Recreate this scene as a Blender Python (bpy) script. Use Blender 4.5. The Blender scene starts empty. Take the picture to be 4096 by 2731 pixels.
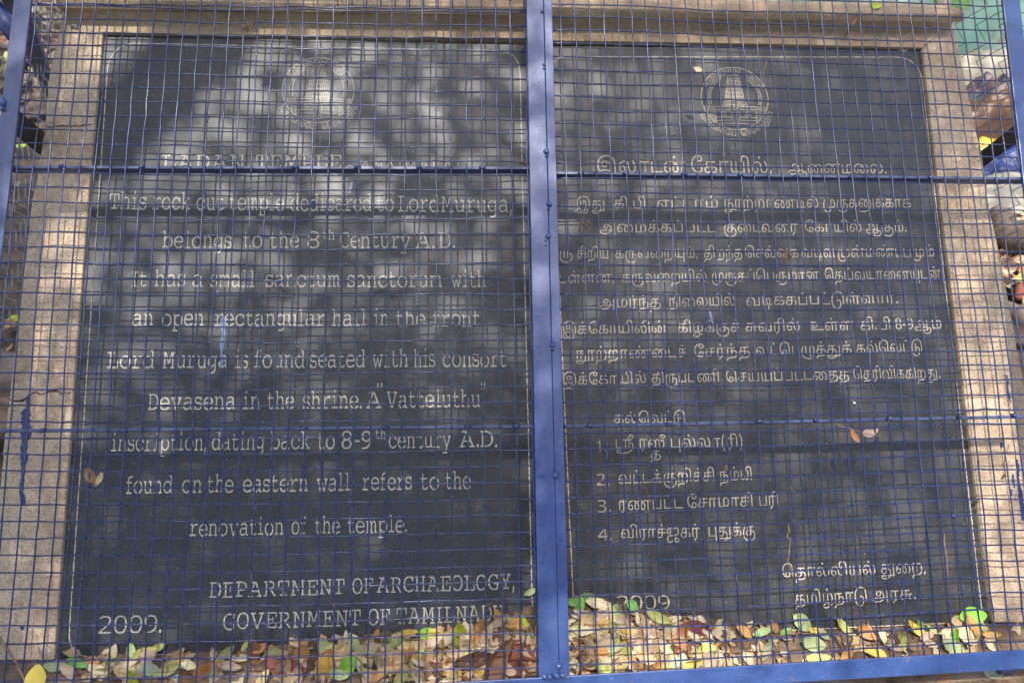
import bpy, bmesh, math, random
from mathutils import Vector, Matrix, noise
from mathutils.geometry import delaunay_2d_cdt
random.seed(7)
S = bpy.context.scene
COL = S.collection
R = math.radians

# ------------------------------------------------------------------ camera
CELL = 0.0254                       # one mesh cell of the cage, in metres
BETA = R(39)                        # slope of the reclining face above horizontal
CB, SB = math.cos(BETA), math.sin(BETA)
CR = ((0.997099, 0.019181, -0.07366), (-0.006124, 0.984808, 0.173541), (0.075869, -0.172586, 0.982068))
CG = (27.98307, 32.06592, -50.75366)          # camera in face coordinates (cells right, cells down, cells behind the cage)
F = 3186.0
OX, OZ = -CELL * CG[0], 0.861
def W(i, j, k=0.0):
    """face coordinates (right, down the slope, behind the cage, all in cells) -> world"""
    return Vector((OX + CELL * i, CELL * (-j * CB + k * SB), OZ - CELL * (j * SB + k * CB)))
def gv(g):
    return Vector((g[0], -g[1] * CB + g[2] * SB, -g[1] * SB - g[2] * CB))
CAMP = W(*CG)
def ray(px, py):
    d = ((px - 2048) / F, (py - 1365.5) / F, 1.0)
    return tuple(sum(CR[r][c] * d[r] for r in range(3)) for c in range(3))
def P(px, py, k=0.0):
    """where the sight line of a point of the photograph meets the face plane at depth k (face coordinates)"""
    d = ray(px, py)
    t = (k - CG[2]) / d[2]
    return (CG[0] + d[0] * t, CG[1] + d[1] * t, k)
def PW(px, py, k=0.0):
    return W(*P(px, py, k))
def PZ(px, py, z):
    d = gv(ray(px, py))
    t = (z - CAMP.z) / d.z
    return CAMP + d * t
def PY(px, py, y):
    d = gv(ray(px, py))
    t = (y - CAMP.y) / d.y
    return CAMP + d * t
cam = bpy.data.cameras.new('camera')
cam.lens, cam.sensor_width, cam.sensor_fit = 28.0, 36.0, 'HORIZONTAL'
cam.clip_start, cam.clip_end = 0.02, 200
cam.dof.use_dof, cam.dof.focus_distance, cam.dof.aperture_fstop = True, 1.36, 5.0
co = bpy.data.objects.new('camera', cam)
COL.objects.link(co)
rx, dn, fw = gv(CR[0]), gv(CR[1]), gv(CR[2])
m3 = Matrix((rx, -dn, -fw)).transposed()
co.matrix_world = Matrix.Translation(CAMP) @ m3.to_4x4()
S.camera = co

# ------------------------------------------------------------------ world, sun, exposure
SUN = Vector((-0.10, -0.24, 0.96)).normalized()
el = math.asin(SUN.z)
rot = math.atan2(SUN.x, SUN.y)
wd = bpy.data.worlds.new('World')
S.world = wd
wd.use_nodes = True
nt = wd.node_tree
sky = nt.nodes.new('ShaderNodeTexSky')
sky.sky_type = 'NISHITA'
sky.sun_disc = False
sky.sun_elevation, sky.sun_rotation = el, rot
sky.air_density, sky.dust_density, sky.ozone_density = 1.0, 3.0, 1.0
nt.links.new(sky.outputs[0], nt.nodes['Background'].inputs[0])
nt.nodes['Background'].inputs[1].default_value = 0.15
sl = bpy.data.lights.new('sun', 'SUN')
sl.energy, sl.angle, sl.color = 2.0, R(0.5), (1.0, 0.95, 0.88)
so = bpy.data.objects.new('sun', sl)
COL.objects.link(so)
so.rotation_euler = (-SUN).to_track_quat('-Z', 'Y').to_euler()
so.location = (0, 0, 8)
S.view_settings.view_transform = 'Standard'
S.view_settings.look = 'None'
S.view_settings.gamma = 1
S.view_settings.exposure = 1.9

# ------------------------------------------------------------------ materials
class N:
    def __init__(s, name):
        s.m = bpy.data.materials.new(name)
        s.m.use_nodes = True
        s.t = s.m.node_tree
        s.b = s.t.nodes['Principled BSDF']
        s.tc = s.t.nodes.new('ShaderNodeTexCoord').outputs['Object']
    def n(s, typ, **kw):
        x = s.t.nodes.new('ShaderNode' + typ)
        for k, v in kw.items():
            setattr(x, k, v)
        return x
    def link(s, a, b):
        s.t.links.new(a, b)
    def vec(s, scale):
        mp = s.n('Mapping')
        mp.inputs['Scale'].default_value = scale
        s.link(s.tc, mp.inputs[0])
        return mp.outputs[0]
    def noise(s, scale, detail=4, rough=0.55, stretch=None, dist=0.0):
        x = s.n('TexNoise')
        x.inputs['Scale'].default_value = scale
        x.inputs['Detail'].default_value = detail
        x.inputs['Roughness'].default_value = rough
        x.inputs['Distortion'].default_value = dist
        s.link(s.vec(stretch) if stretch else s.tc, x.inputs['Vector'])
        return x.outputs[0]
    def ramp(s, f, lo, hi, a=0.0, b=1.0):
        x = s.n('MapRange')
        x.inputs[1].default_value, x.inputs[2].default_value = lo, hi
        x.inputs[3].default_value, x.inputs[4].default_value = a, b
        s.link(f, x.inputs[0])
        return x.outputs[0]
    def mix(s, f, a, b):
        x = s.n('Mix', data_type='RGBA')
        for sock, v in ((x.inputs[0], f), (x.inputs[6], a), (x.inputs[7], b)):
            if isinstance(v, (tuple, list)):
                sock.default_value = (*v, 1) if len(v) == 3 else v
            elif isinstance(v, (int, float)):
                sock.default_value = v
            else:
                s.link(v, sock)
        return x.outputs[2]
    def mul(s, a, b):
        x = s.n('Math', operation='MULTIPLY')
        s.link(a, x.inputs[0])
        if isinstance(b, (int, float)):
            x.inputs[1].default_value = b
        else:
            s.link(b, x.inputs[1])
        return x.outputs[0]
    def bump(s, h, strength, dist):
        x = s.n('Bump')
        x.inputs['Strength'].default_value, x.inputs['Distance'].default_value = strength, dist
        s.link(h, x.inputs['Height'])
        s.link(x.outputs[0], s.b.inputs['Normal'])
    def done(s, col, rough=0.6, spec=0.5, metal=0.0):
        for nm, v in (('Base Color', col), ('Roughness', rough)):
            if isinstance(v, (tuple, list)):
                s.b.inputs[nm].default_value = (*v, 1)
            elif isinstance(v, (int, float)):
                s.b.inputs[nm].default_value = v
            else:
                s.link(v, s.b.inputs[nm])
        s.b.inputs['Specular IOR Level'].default_value = spec
        s.b.inputs['Metallic'].default_value = metal
        return s.m

def concrete(name, a, b, dark, red, streak):
    n = N(name)
    big = n.ramp(n.noise(7, 5, 0.6), 0.35, 0.65)
    col = n.mix(big, a, b)
    st = n.ramp(n.noise(1, 5, 0.6, (90, 90, 14)), 0.42, 0.68)
    col = n.mix(n.mul(st, streak), col, tuple(min(1, c * 1.45) for c in b))
    g1 = n.ramp(n.noise(520, 2, 0.6), 0.55, 0.66)
    col = n.mix(n.mul(g1, 0.75), col, dark)
    g2 = n.ramp(n.noise(310, 2, 0.5), 0.58, 0.66)
    col = n.mix(n.mul(g2, 0.7), col, red)
    g3 = n.ramp(n.noise(680, 2, 0.5), 0.62, 0.70)
    col = n.mix(n.mul(g3, 0.8), col, (0.72, 0.62, 0.48))
    stain = n.ramp(n.noise(4.5, 6, 0.65), 0.50, 0.72)
    col = n.mix(n.mul(stain, 0.45), col, tuple(c * 0.5 for c in a))
    n.bump(n.noise(330, 5, 0.7), 0.55, 0.004)
    return n.done(col, 0.9, 0.2)
M_CONC = concrete('weathered_sandstone', (0.37, 0.265, 0.17), (0.50, 0.385, 0.265), (0.07, 0.045, 0.03), (0.25, 0.11, 0.055), 0.55)
M_COPING = concrete('weathered_sandstone_top', (0.34, 0.24, 0.145), (0.47, 0.35, 0.225), (0.07, 0.045, 0.03), (0.24, 0.115, 0.05), 0.2)
M_STEP = concrete('dusty_concrete', (0.22, 0.155, 0.11), (0.30, 0.225, 0.17), (0.08, 0.05, 0.035), (0.2, 0.1, 0.06), 0.15)

def granite(name, base, dust, stain, stains, rlo, rhi):
    n = N(name)
    d = n.ramp(n.noise(6, 7, 0.65), 0.38, 0.70)
    col = n.mix(n.mul(d, 0.75), base, dust)
    sp = n.ramp(n.noise(620, 2, 0.6), 0.54, 0.68)
    col = n.mix(n.mul(sp, 0.5), col, tuple(c * 2.6 for c in dust))
    sp2 = n.ramp(n.noise(330, 1, 0.5), 0.71, 0.75)
    col = n.mix(n.mul(sp2, 0.55), col, (0.30, 0.29, 0.26))
    v = n.ramp(n.noise(1, 6, 0.65, (55, 9, 9)), 0.46, 0.70)
    col = n.mix(n.mul(v, stains), col, stain)
    rough = n.ramp(n.noise(9, 6, 0.7), 0.3, 0.7, rlo, rhi)
    n.bump(n.noise(420, 3, 0.6), 0.07, 0.002)
    return n.done(col, rough, 0.65)
M_SLABL = granite('dark_granite_bluish', (0.0125, 0.0148, 0.0195), (0.030, 0.0315, 0.036), (0.06, 0.05, 0.045), 0.25, 0.42, 0.54)
M_SLABR = granite('dark_granite_brownish', (0.0125, 0.0142, 0.0175), (0.028, 0.028, 0.0275), (0.085, 0.062, 0.045), 0.5, 0.45, 0.57)

def paint_fill(name, a, b):
    n = N(name)
    col = n.mix(n.ramp(n.noise(160, 4, 0.7), 0.35, 0.65), a, b)
    col = n.mix(n.mul(n.ramp(n.noise(420, 3, 0.6), 0.60, 0.70), 0.75), col, (0.10, 0.085, 0.065))
    n.bump(n.noise(500, 3, 0.6), 0.4, 0.002)
    return n.done(col, 0.85, 0.2)
M_LET = paint_fill('engraved_cream_fill', (0.40, 0.36, 0.28), (0.55, 0.505, 0.405))
M_LET2 = paint_fill('engraved_buff_fill', (0.40, 0.33, 0.235), (0.56, 0.475, 0.365))

def blue(name, a, b, rough, chips=0.0, streak=(30, 30, 30)):
    n = N(name)
    col = n.mix(n.ramp(n.noise(1, 5, 0.6, streak), 0.35, 0.70), a, b)
    sc = n.ramp(n.noise(260, 3, 0.6), 0.66, 0.72)
    col = n.mix(n.mul(sc, 0.35), col, (0.32, 0.36, 0.46))
    if chips:
        ch = n.ramp(n.noise(44, 6, 0.68), 0.62, 0.68)
        col = n.mix(n.mul(ch, chips), col, (0.16, 0.10, 0.06))
    r = n.ramp(n.noise(60, 5, 0.6), 0.3, 0.7, rough - 0.07, rough + 0.10)
    n.bump(n.noise(210, 4, 0.6), 0.16, 0.002)
    n.b.inputs['Coat Weight'].default_value = 0.15
    n.b.inputs['Coat Roughness'].default_value = 0.22
    return n.done(col, r, 0.6)
M_POST = blue('blue_enamel_post', (0.022, 0.048, 0.150), (0.036, 0.068, 0.19), 0.33, 0.25, (70, 14, 14))
M_RAIL = blue('blue_enamel_rail', (0.018, 0.045, 0.150), (0.032, 0.066, 0.19), 0.34, 0.55, (9, 60, 60))
M_SIDE = blue('blue_enamel_worn', (0.026, 0.042, 0.115), (0.055, 0.078, 0.165), 0.38, 0.30, (50, 12, 12))
M_WIRE = blue('blue_enamel_wire', (0.007, 0.014, 0.064), (0.015, 0.028, 0.105), 0.28, 0.7, (40, 40, 40))
M_BAR = blue('blue_enamel_bar', (0.020, 0.036, 0.110), (0.050, 0.072, 0.16), 0.5, 0.8, (30, 60, 60))
M_SPLASH = blue('blue_paint_splash', (0.014, 0.022, 0.10), (0.022, 0.034, 0.135), 0.4)
M_SPLASH2 = blue('pale_blue_paint_streak', (0.13, 0.17, 0.32), (0.17, 0.22, 0.38), 0.5)

def simple(name, a, b, scale=30, rough=0.7, bump=0.0, spec=0.4, lo=0.35, hi=0.65, c=None, cs=9, cl=0.6):
    n = N(name)
    col = n.mix(n.ramp(n.noise(scale, 5, 0.6), lo, hi), a, b)
    if c:
        col = n.mix(n.ramp(n.noise(cs, 5, 0.65), cl - 0.04, cl + 0.06), col, c)
    if bump:
        n.bump(n.noise(scale * 2, 5, 0.65), bump, 0.01)
    return n.done(col, rough, spec)
M_BLACK = simple('rusty_black_iron', (0.018, 0.016, 0.016), (0.035, 0.03, 0.028), 40, 0.55, 0.2, c=(0.10, 0.055, 0.03), cs=45, cl=0.66)
M_BRACE = blue('dark_blue_brace', (0.016, 0.030, 0.12), (0.028, 0.046, 0.17), 0.42, 0.2)
M_CHAIN = simple('galvanised_wire', (0.30, 0.30, 0.30), (0.46, 0.46, 0.45), 60, 0.5)
M_CHAINR = simple('weathered_dark_wire', (0.045, 0.04, 0.035), (0.12, 0.11, 0.10), 60, 0.6)
M_SOIL = simple('brown_soil', (0.050, 0.034, 0.023), (0.115, 0.08, 0.055), 16, 0.95, 0.8, 0.1, c=(0.17, 0.125, 0.09), cs=70, cl=0.62)
M_LEDGE = simple('dusty_ledge', (0.115, 0.075, 0.050), (0.23, 0.165, 0.12), 13, 0.95, 0.6, 0.1, c=(0.055, 0.036, 0.025), cs=24, cl=0.60)
M_GREEN = simple('mint_green_plaster', (0.24, 0.42, 0.33), (0.50, 0.60, 0.53), 3.2, 0.85, 0.1, 0.2, 0.40, 0.60, c=(0.30, 0.26, 0.18), cs=9, cl=0.63)
M_ROCK = simple('pinkish_rock', (0.17, 0.105, 0.07), (0.29, 0.20, 0.145), 12, 0.9, 0.7, 0.2, c=(0.14, 0.09, 0.06), cs=22, cl=0.62)
M_GREY = simple('grey_brown_rock', (0.13, 0.10, 0.08), (0.24, 0.19, 0.155), 12, 0.9, 0.7, 0.2)
M_BRICK = simple('terracotta', (0.16, 0.055, 0.035), (0.24, 0.09, 0.06), 18, 0.9, 0.4, 0.15, c=(0.16, 0.07, 0.045), cs=30, cl=0.6)
M_SHEET = simple('cream_cloth', (0.34, 0.29, 0.21), (0.44, 0.385, 0.29), 12, 0.8, 0.25)
M_WHITE = simple('white_cloth', (0.42, 0.43, 0.48), (0.52, 0.53, 0.58), 12, 0.7, 0.2)
M_YELLOW = simple('yellow_plastic', (0.62, 0.36, 0.03), (0.72, 0.46, 0.05), 14, 0.5, 0.2)
M_BROWNBAG = simple('brown_plastic', (0.11, 0.055, 0.024), (0.19, 0.10, 0.048), 9, 0.4, 0.3, 0.5)
M_PURPLE = simple('purple_foil', (0.035, 0.02, 0.04), (0.20, 0.115, 0.10), 18, 0.4, 0.4, 0.5, c=(0.04, 0.15, 0.19), cs=13, cl=0.58)
M_BLUEBAG = simple('blue_plastic', (0.010, 0.022, 0.12), (0.02, 0.05, 0.20), 16, 0.4, 0.3, 0.5)
M_TWIG = simple('dry_twig', (0.12, 0.075, 0.045), (0.24, 0.165, 0.105), 60, 0.9, 0.3)
M_ROOT = simple('dry_root_fibre', (0.17, 0.095, 0.045), (0.34, 0.215, 0.115), 80, 0.9)
M_CRACK = simple('crack_gap', (0.012, 0.009, 0.007), (0.03, 0.02, 0.015), 60, 1.0)
M_GAP = simple('dark_mortar', (0.016, 0.013, 0.011), (0.03, 0.025, 0.02), 60, 1.0)
M_CEM = simple('grey_cement', (0.16, 0.16, 0.155), (0.27, 0.26, 0.25), 50, 0.9, 0.6)
M_BARK = simple('tree_bark', (0.07, 0.05, 0.035), (0.15, 0.11, 0.08), 12, 0.95, 0.9)
M_CHALK = simple('white_speck', (0.6, 0.6, 0.58), (0.75, 0.75, 0.72), 60, 0.8)

def leafmat(name, a, b, spot, trans=0.12, rough=0.55):
    n = N(name)
    col = n.mix(n.ramp(n.noise(75, 4, 0.6), 0.35, 0.65), a, b)
    col = n.mix(n.mul(n.ramp(n.noise(190, 4, 0.65), 0.60, 0.70), 0.75), col, spot)
    oi = n.n('ObjectInfo')
    hs = n.n('HueSaturation')
    n.link(n.ramp(oi.outputs['Random'], 0, 1, 0.485, 0.515), hs.inputs['Hue'])
    n.link(n.ramp(oi.outputs['Random'], 0, 1, 0.85, 1.25), hs.inputs['Value'])
    n.link(col, hs.inputs['Color'])
    n.bump(n.noise(240, 3, 0.6), 0.25, 0.002)
    n.done(hs.outputs[0], rough, 0.4)
    n.b.inputs['Subsurface Weight'].default_value = 0.0
    tr = n.n('BsdfTranslucent')
    n.link(hs.outputs[0], tr.inputs[0])
    mx = n.n('MixShader')
    mx.inputs[0].default_value = trans
    out = n.t.nodes['Material Output']
    n.link(n.b.outputs[0], mx.inputs[1])
    n.link(tr.outputs[0], mx.inputs[2])
    n.link(mx.outputs[0], out.inputs[0])
    return n.m
BR = (0.12, 0.065, 0.035)
LEAF = {
 'tan': leafmat('tan_leaf', (0.41, 0.275, 0.135), (0.51, 0.375, 0.205), (0.25, 0.14, 0.065)),
 'cream': leafmat('cream_leaf', (0.54, 0.44, 0.27), (0.62, 0.53, 0.34), (0.36, 0.24, 0.12)),
 'pink': leafmat('pinkish_leaf', (0.47, 0.335, 0.225), (0.58, 0.45, 0.33), (0.30, 0.19, 0.12)),
 'brown': leafmat('brown_leaf', (0.17, 0.09, 0.045), (0.27, 0.155, 0.08), (0.09, 0.05, 0.03)),
 'dark brown': leafmat('dark_brown_leaf', (0.085, 0.045, 0.03), (0.14, 0.08, 0.055), (0.05, 0.03, 0.02)),
 'orange': leafmat('orange_leaf', (0.46, 0.205, 0.06), (0.54, 0.285, 0.11), (0.28, 0.11, 0.04)),
 'yellow': leafmat('yellow_leaf', (0.58, 0.39, 0.05), (0.66, 0.49, 0.12), (0.38, 0.22, 0.05)),
 'yellow-green': leafmat('yellow_green_leaf', (0.44, 0.47, 0.12), (0.55, 0.54, 0.20), (0.33, 0.28, 0.10)),
 'pale green': leafmat('pale_green_leaf', (0.33, 0.42, 0.17), (0.44, 0.50, 0.25), (0.27, 0.30, 0.13)),
 'green': leafmat('green_leaf', (0.12, 0.25, 0.05), (0.20, 0.33, 0.10), (0.12, 0.16, 0.05)),
 'bright green': leafmat('bright_green_leaf', (0.18, 0.38, 0.03), (0.28, 0.47, 0.06), (0.18, 0.25, 0.05), 0.2),
 'lime': leafmat('lime_leaf', (0.34, 0.50, 0.03), (0.52, 0.57, 0.06), (0.22, 0.34, 0.04), 0.2),
 'olive': leafmat('olive_leaf', (0.22, 0.22, 0.075), (0.32, 0.30, 0.13), (0.14, 0.12, 0.05)),
 'grey-green': leafmat('grey_green_leaf', (0.30, 0.34, 0.22), (0.39, 0.42, 0.29), (0.22, 0.22, 0.13)),
 'red': leafmat('red_leaf', (0.20, 0.065, 0.04), (0.30, 0.11, 0.065), (0.14, 0.035, 0.025)),
}
M_CROWN = leafmat('tree_foliage', (0.045, 0.085, 0.02), (0.085, 0.13, 0.035), (0.03, 0.05, 0.015), 0.25)

# ------------------------------------------------------------------ object helpers
def tag(o, label=None, cat=None, group=None, kind=None):
    for k, v in (('label', label), ('category', cat), ('group', group), ('kind', kind)):
        if v:
            o[k] = v
    return o
def thing(name, loc, label, cat, group=None):
    o = bpy.data.objects.new(name, None)
    o.empty_display_size = 0.05
    o.location = loc
    COL.objects.link(o)
    return tag(o, label, cat, group)
BASE = {}
def obj(name, vs, fs, mat, parent=None, label=None, smooth=False, origin=None):
    """one mesh object from world-space vertices"""
    vs = [Vector(v) for v in vs]
    if parent is not None:
        org = BASE.get(parent.name) or parent.location.copy()
    elif origin is not None:
        org = Vector(origin)
    else:
        lo = [min(v[a] for v in vs) for a in range(3)]
        hi = [max(v[a] for v in vs) for a in range(3)]
        org = Vector(((lo[0] + hi[0]) / 2, (lo[1] + hi[1]) / 2, lo[2]))
    me = bpy.data.meshes.new(name)
    me.from_pydata([v - org for v in vs], [], fs)
    mats = mat if isinstance(mat, (list, tuple)) else [mat]
    for mm in mats:
        me.materials.append(mm)
    if smooth:
        for p in me.polygons:
            p.use_smooth = True
    me.update()
    o = bpy.data.objects.new(name, me)
    COL.objects.link(o)
    if parent is not None:
        o.parent = parent
        BASE[o.name] = org
    else:
        o.location = org
        BASE[o.name] = org
    if label:
        o['label'] = label
    return o
class MB:
    def __init__(s):
        s.v, s.f = [], []
    def add(s, vs, fs):
        o = len(s.v)
        s.v += [Vector(v) for v in vs]
        s.f += [tuple(i + o for i in f) for f in fs]
    def hexa(s, c):
        s.add(c, [(0, 3, 2, 1), (4, 5, 6, 7), (0, 1, 5, 4), (1, 2, 6, 5), (2, 3, 7, 6), (3, 0, 4, 7)])
    def prism(s, front, back):
        n = len(front)
        s.add(list(front) + list(back), [tuple(range(n)), tuple(range(2 * n - 1, n - 1, -1))] +
              [(i, n + i, n + (i + 1) % n, (i + 1) % n) for i in range(n)])
    def tube(s, pts, r, sides=6, cap=True):
        pts = [Vector(p) for p in pts]
        n = len(pts)
        vs, fs = [], []
        up = None
        for a in range(n):
            t = (pts[min(a + 1, n - 1)] - pts[max(a - 1, 0)]).normalized()
            if up is None:
                up = t.orthogonal().normalized()
            up = (up - t * up.dot(t)).normalized()
            w = t.cross(up)
            ra = r[a] if isinstance(r, (list, tuple)) else r
            for q in range(sides):
                g = 2 * math.pi * q / sides
                vs.append(pts[a] + (up * math.cos(g) + w * math.sin(g)) * ra)
        for a in range(n - 1):
            for q in range(sides):
                q2 = (q + 1) % sides
                fs.append((a * sides + q, a * sides + q2, (a + 1) * sides + q2, (a + 1) * sides + q))
        if cap:
            fs += [tuple(range(sides - 1, -1, -1)), tuple((n - 1) * sides + q for q in range(sides))]
        s.add(vs, fs)
    def blob(s, c, r, seed=0, seg=8, rings=5, squash=(1, 1, 1), rough=0.25, freq=1.2):
        vs, fs = [], []
        c = Vector(c)
        off = Vector((seed * 7.3, seed * 1.7, seed * 3.1))
        for a in range(rings + 1):
            th = math.pi * a / rings
            for q in range(seg):
                ph = 2 * math.pi * q / seg
                d = Vector((math.sin(th) * math.cos(ph), math.sin(th) * math.sin(ph), math.cos(th)))
                k = 1 + rough * noise.noise(d * freq + off) * 1.6
                vs.append(c + Vector((d.x * squash[0], d.y * squash[1], d.z * squash[2])) * r * k)
        for a in range(rings):
            for q in range(seg):
                q2 = (q + 1) % seg
                fs.append((a * seg + q, (a + 1) * seg + q, (a + 1) * seg + q2, a * seg + q2))
        s.add(vs, fs)
    def out(s, name, mat, parent=None, label=None, smooth=False, origin=None):
        return obj(name, s.v, s.f, mat, parent, label, smooth, origin)
def gbox(mb, i0, i1, j0, j1, k0, k1):
    mb.hexa([W(i0, j0, k0), W(i1, j0, k0), W(i1, j1, k0), W(i0, j1, k0), W(i0, j0, k1), W(i1, j0, k1), W(i1, j1, k1), W(i0, j1, k1)])
def bevel(o, w, seg=2):
    b = o.modifiers.new('bevel', 'BEVEL')
    b.width, b.segments, b.limit_method = w, seg, 'ANGLE'
    return o
def ribbon(mb, pts, w, k, closed=False, jit=0.0):
    """flat band of engraving: pts in face coordinates (i, j), width in cells, lying at depth k"""
    pts = [Vector((p[0], p[1], 0)) for p in pts]
    n = len(pts)
    vs, fs = [], []
    for a in range(n):
        t = pts[(a + 1) % n if closed else min(a + 1, n - 1)] - pts[a - 1 if closed or a else 0]
        t.normalize()
        nn = Vector((-t.y, t.x, 0))
        ww = (w[a] if isinstance(w, (list, tuple)) else w) * 0.5
        e1, e2 = 1 + random.uniform(-jit, jit), 1 + random.uniform(-jit, jit)
        A, B = pts[a] + nn * ww * e1, pts[a] - nn * ww * e2
        vs += [W(A.x, A.y, k), W(B.x, B.y, k)]
    for a in range(n if closed else n - 1):
        b = (a + 1) % n
        fs.append((2 * a, 2 * b, 2 * b + 1, 2 * a + 1))
    mb.add(vs, fs)
def subdiv(pts, step):
    out = []
    for a, b in zip(pts, pts[1:]):
        n = max(1, int(math.hypot(b[0] - a[0], b[1] - a[1]) / step))
        out += [(a[0] + (b[0] - a[0]) * q / n, a[1] + (b[1] - a[1]) * q / n) for q in range(n)]
    return out + [pts[-1]]

KF, KS = 3.8, 4.15          # depth of the surround's face and of the slabs behind the cage plane
ZL = 0.10                   # level of the ledge at the foot of the slabs

# ------------------------------------------------------------------ ground
def ground():
    vs, fs = [], []
    nx, ny = 90, 90
    for b in range(ny + 1):
        for a in range(nx + 1):
            u, v = a / nx * 2 - 1, b / ny * 2 - 1
            x, y = 30 * u * abs(u) ** 1.6, 30 * v * abs(v) ** 1.6
            z = 0.03 * noise.noise(Vector((x * 2.1, y * 2.1, 0))) + 0.012 * noise.noise(Vector((x * 9, y * 9, 3)))
            vs.append((x, y, z - 0.02))
    for b in range(ny):
        for a in range(nx):
            q = b * (nx + 1) + a
            fs.append((q, q + 1, q + nx + 2, q + nx + 1))
    o = obj('ground', vs, fs, M_SOIL, smooth=True, origin=(0, 0, 0))
    tag(o, 'bare brown soil around the stone monument', 'ground', kind='structure')
ground()

# ------------------------------------------------------------------ the stone monument
LO = [(262, -120), (247, 60), (240, 100), (221, 190), (198, 287), (186, 400), (178, 517), (163, 610), (152, 695), (138, 760), (126, 804), (118, 895), (109, 962), (88, 1140), (65, 1328), (52, 1460), (35, 1600), (14, 1790), (-4, 1990), (-40, 2330), (-66, 2640)]
RO = [(3800, -40), (3813, 61), (3829, 150), (3849, 260), (3868, 350), (3890, 444), (3909, 545), (3931, 658), (3936, 730), (3966, 870), (4000, 1011), (4032, 1190), (4066, 1373), (4096, 1540), (4128, 1740), (4160, 1930), (4215, 2240), (4262, 2490)]
SL = dict(tl=(411, 138), tm=(2168, 180), tm2=(2176, 184), tr=(3690, 196), bl=(216, 2640), bm=(2176, 2574), br=(3971, 2488))
mon = thing('stone_monument', (0, W(0, 42, 6).y + 0.12, 0), 'buff sandstone surround with moulded top holding two dark inscribed slabs', 'monument')
def pier(outer, inner, bot, sgn):
    pts = [P(*p, KF) for p in outer]
    jig = []
    for q in subdiv([(p[0], p[1]) for p in pts], 0.35):
        jig.append((q[0] + sgn * 0.06 * noise.noise(Vector((q[0] * 3, q[1] * 1.9, 1))), q[1]))
    inn = [P(*p, KF) for p in inner]
    inn = subdiv([(p[0], p[1]) for p in inn], 0.5)
    inn = [(q[0] + 0.025 * noise.noise(Vector((q[0] * 3, q[1] * 2.9, 5))), q[1]) for q in inn]
    loop = jig + inn[::-1]
    mb = MB()
    f = [W(a, b, KF) for a, b in loop]
    bk = [W(a, b, 11) for a, b in loop]
    mb.prism(f, bk)
    o = mb.out('pier', M_CONC, mon)
    return bevel(o, 0.0025, 2)
pier(LO, [(411, 131), (360, 700), (305, 1400), (258, 2050), (216, 2640)], 0, -1)
pier(RO, [(3690, 192), (3768, 850), (3850, 1500), (3915, 2040), (3971, 2488)], 0, 1)
# lintel with a projecting coping
def lintel():
    xs = [262, 411, 800, 1100, 1449, 1800, 2048, 2213, 2600, 3072, 3400, 3690, 3813]
    lowp = {262: 130, 411: 131, 800: 137, 1100: 140, 1449: 146, 1800: 152, 2048: 157, 2213: 163, 2600: 169, 3072: 176, 3400: 185, 3690: 191, 3813: 193}
    bandp = lambda x: 82 + (x - 262) / 3550 * 30
    front = lambda x: 6 + (x - 262) / 3550 * 58
    rows = []
    n = 80
    for a in range(n + 1):
        x = 262 + (3810 - 262) * a / n
        ks = sorted(xs)
        lo = next(lowp[p] + (lowp[q] - lowp[p]) * (x - p) / (q - p) for p, q in zip(ks, ks[1:]) if p <= x <= q)
        i0, j0, _ = P(x, lo, KF + 0.01)
        _, j1, _ = P(x, bandp(x), KF + 0.01)
        _, j2, _ = P(x, front(x), 2.1)
        jj = 0.03 * noise.noise(Vector((x * 0.02, 2, 1)))
        endk = max(0.0, min(1.0, (3815 - x) / 75)) ** 0.5
        top = j2 - 1.15 * (0.35 + 0.65 * endk)
        prof = [(j0 + 0.03 * noise.noise(Vector((x * .03, 0, 7))), KF + 0.006), (j1 + 0.3 + jj, KF + 0.004), (j1 + jj, KF - 0.12), (j1 - 0.35, KF - 0.55), (j2 + 0.25, 2.55), (j2 + 0.03, 2.2),
                (j2 - 0.12, 2.06 + jj), (top + 0.5, 2.02 + jj), (top + 0.12, 2.15), (top, 2.45), (top - 0.05, 8.0), (j0 - 0.3, 11.0), (j0, 11.0)]
        rows.append([W(i0, jv, kv) for jv, kv in prof])
    vs = [v for r_ in rows for v in r_]
    m = len(rows[0])
    fs = [tuple(range(m - 1, -1, -1)), tuple(n * m + q for q in range(m))]
    for a in range(n):
        for q in range(m):
            q2 = (q + 1) % m
            fs.append((a * m + q, (a + 1) * m + q, (a + 1) * m + q2, a * m + q2))
    o = obj('moulded_lintel', vs, fs, M_COPING, mon)
    bevel(o, 0.002, 1)
lintel()
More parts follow.
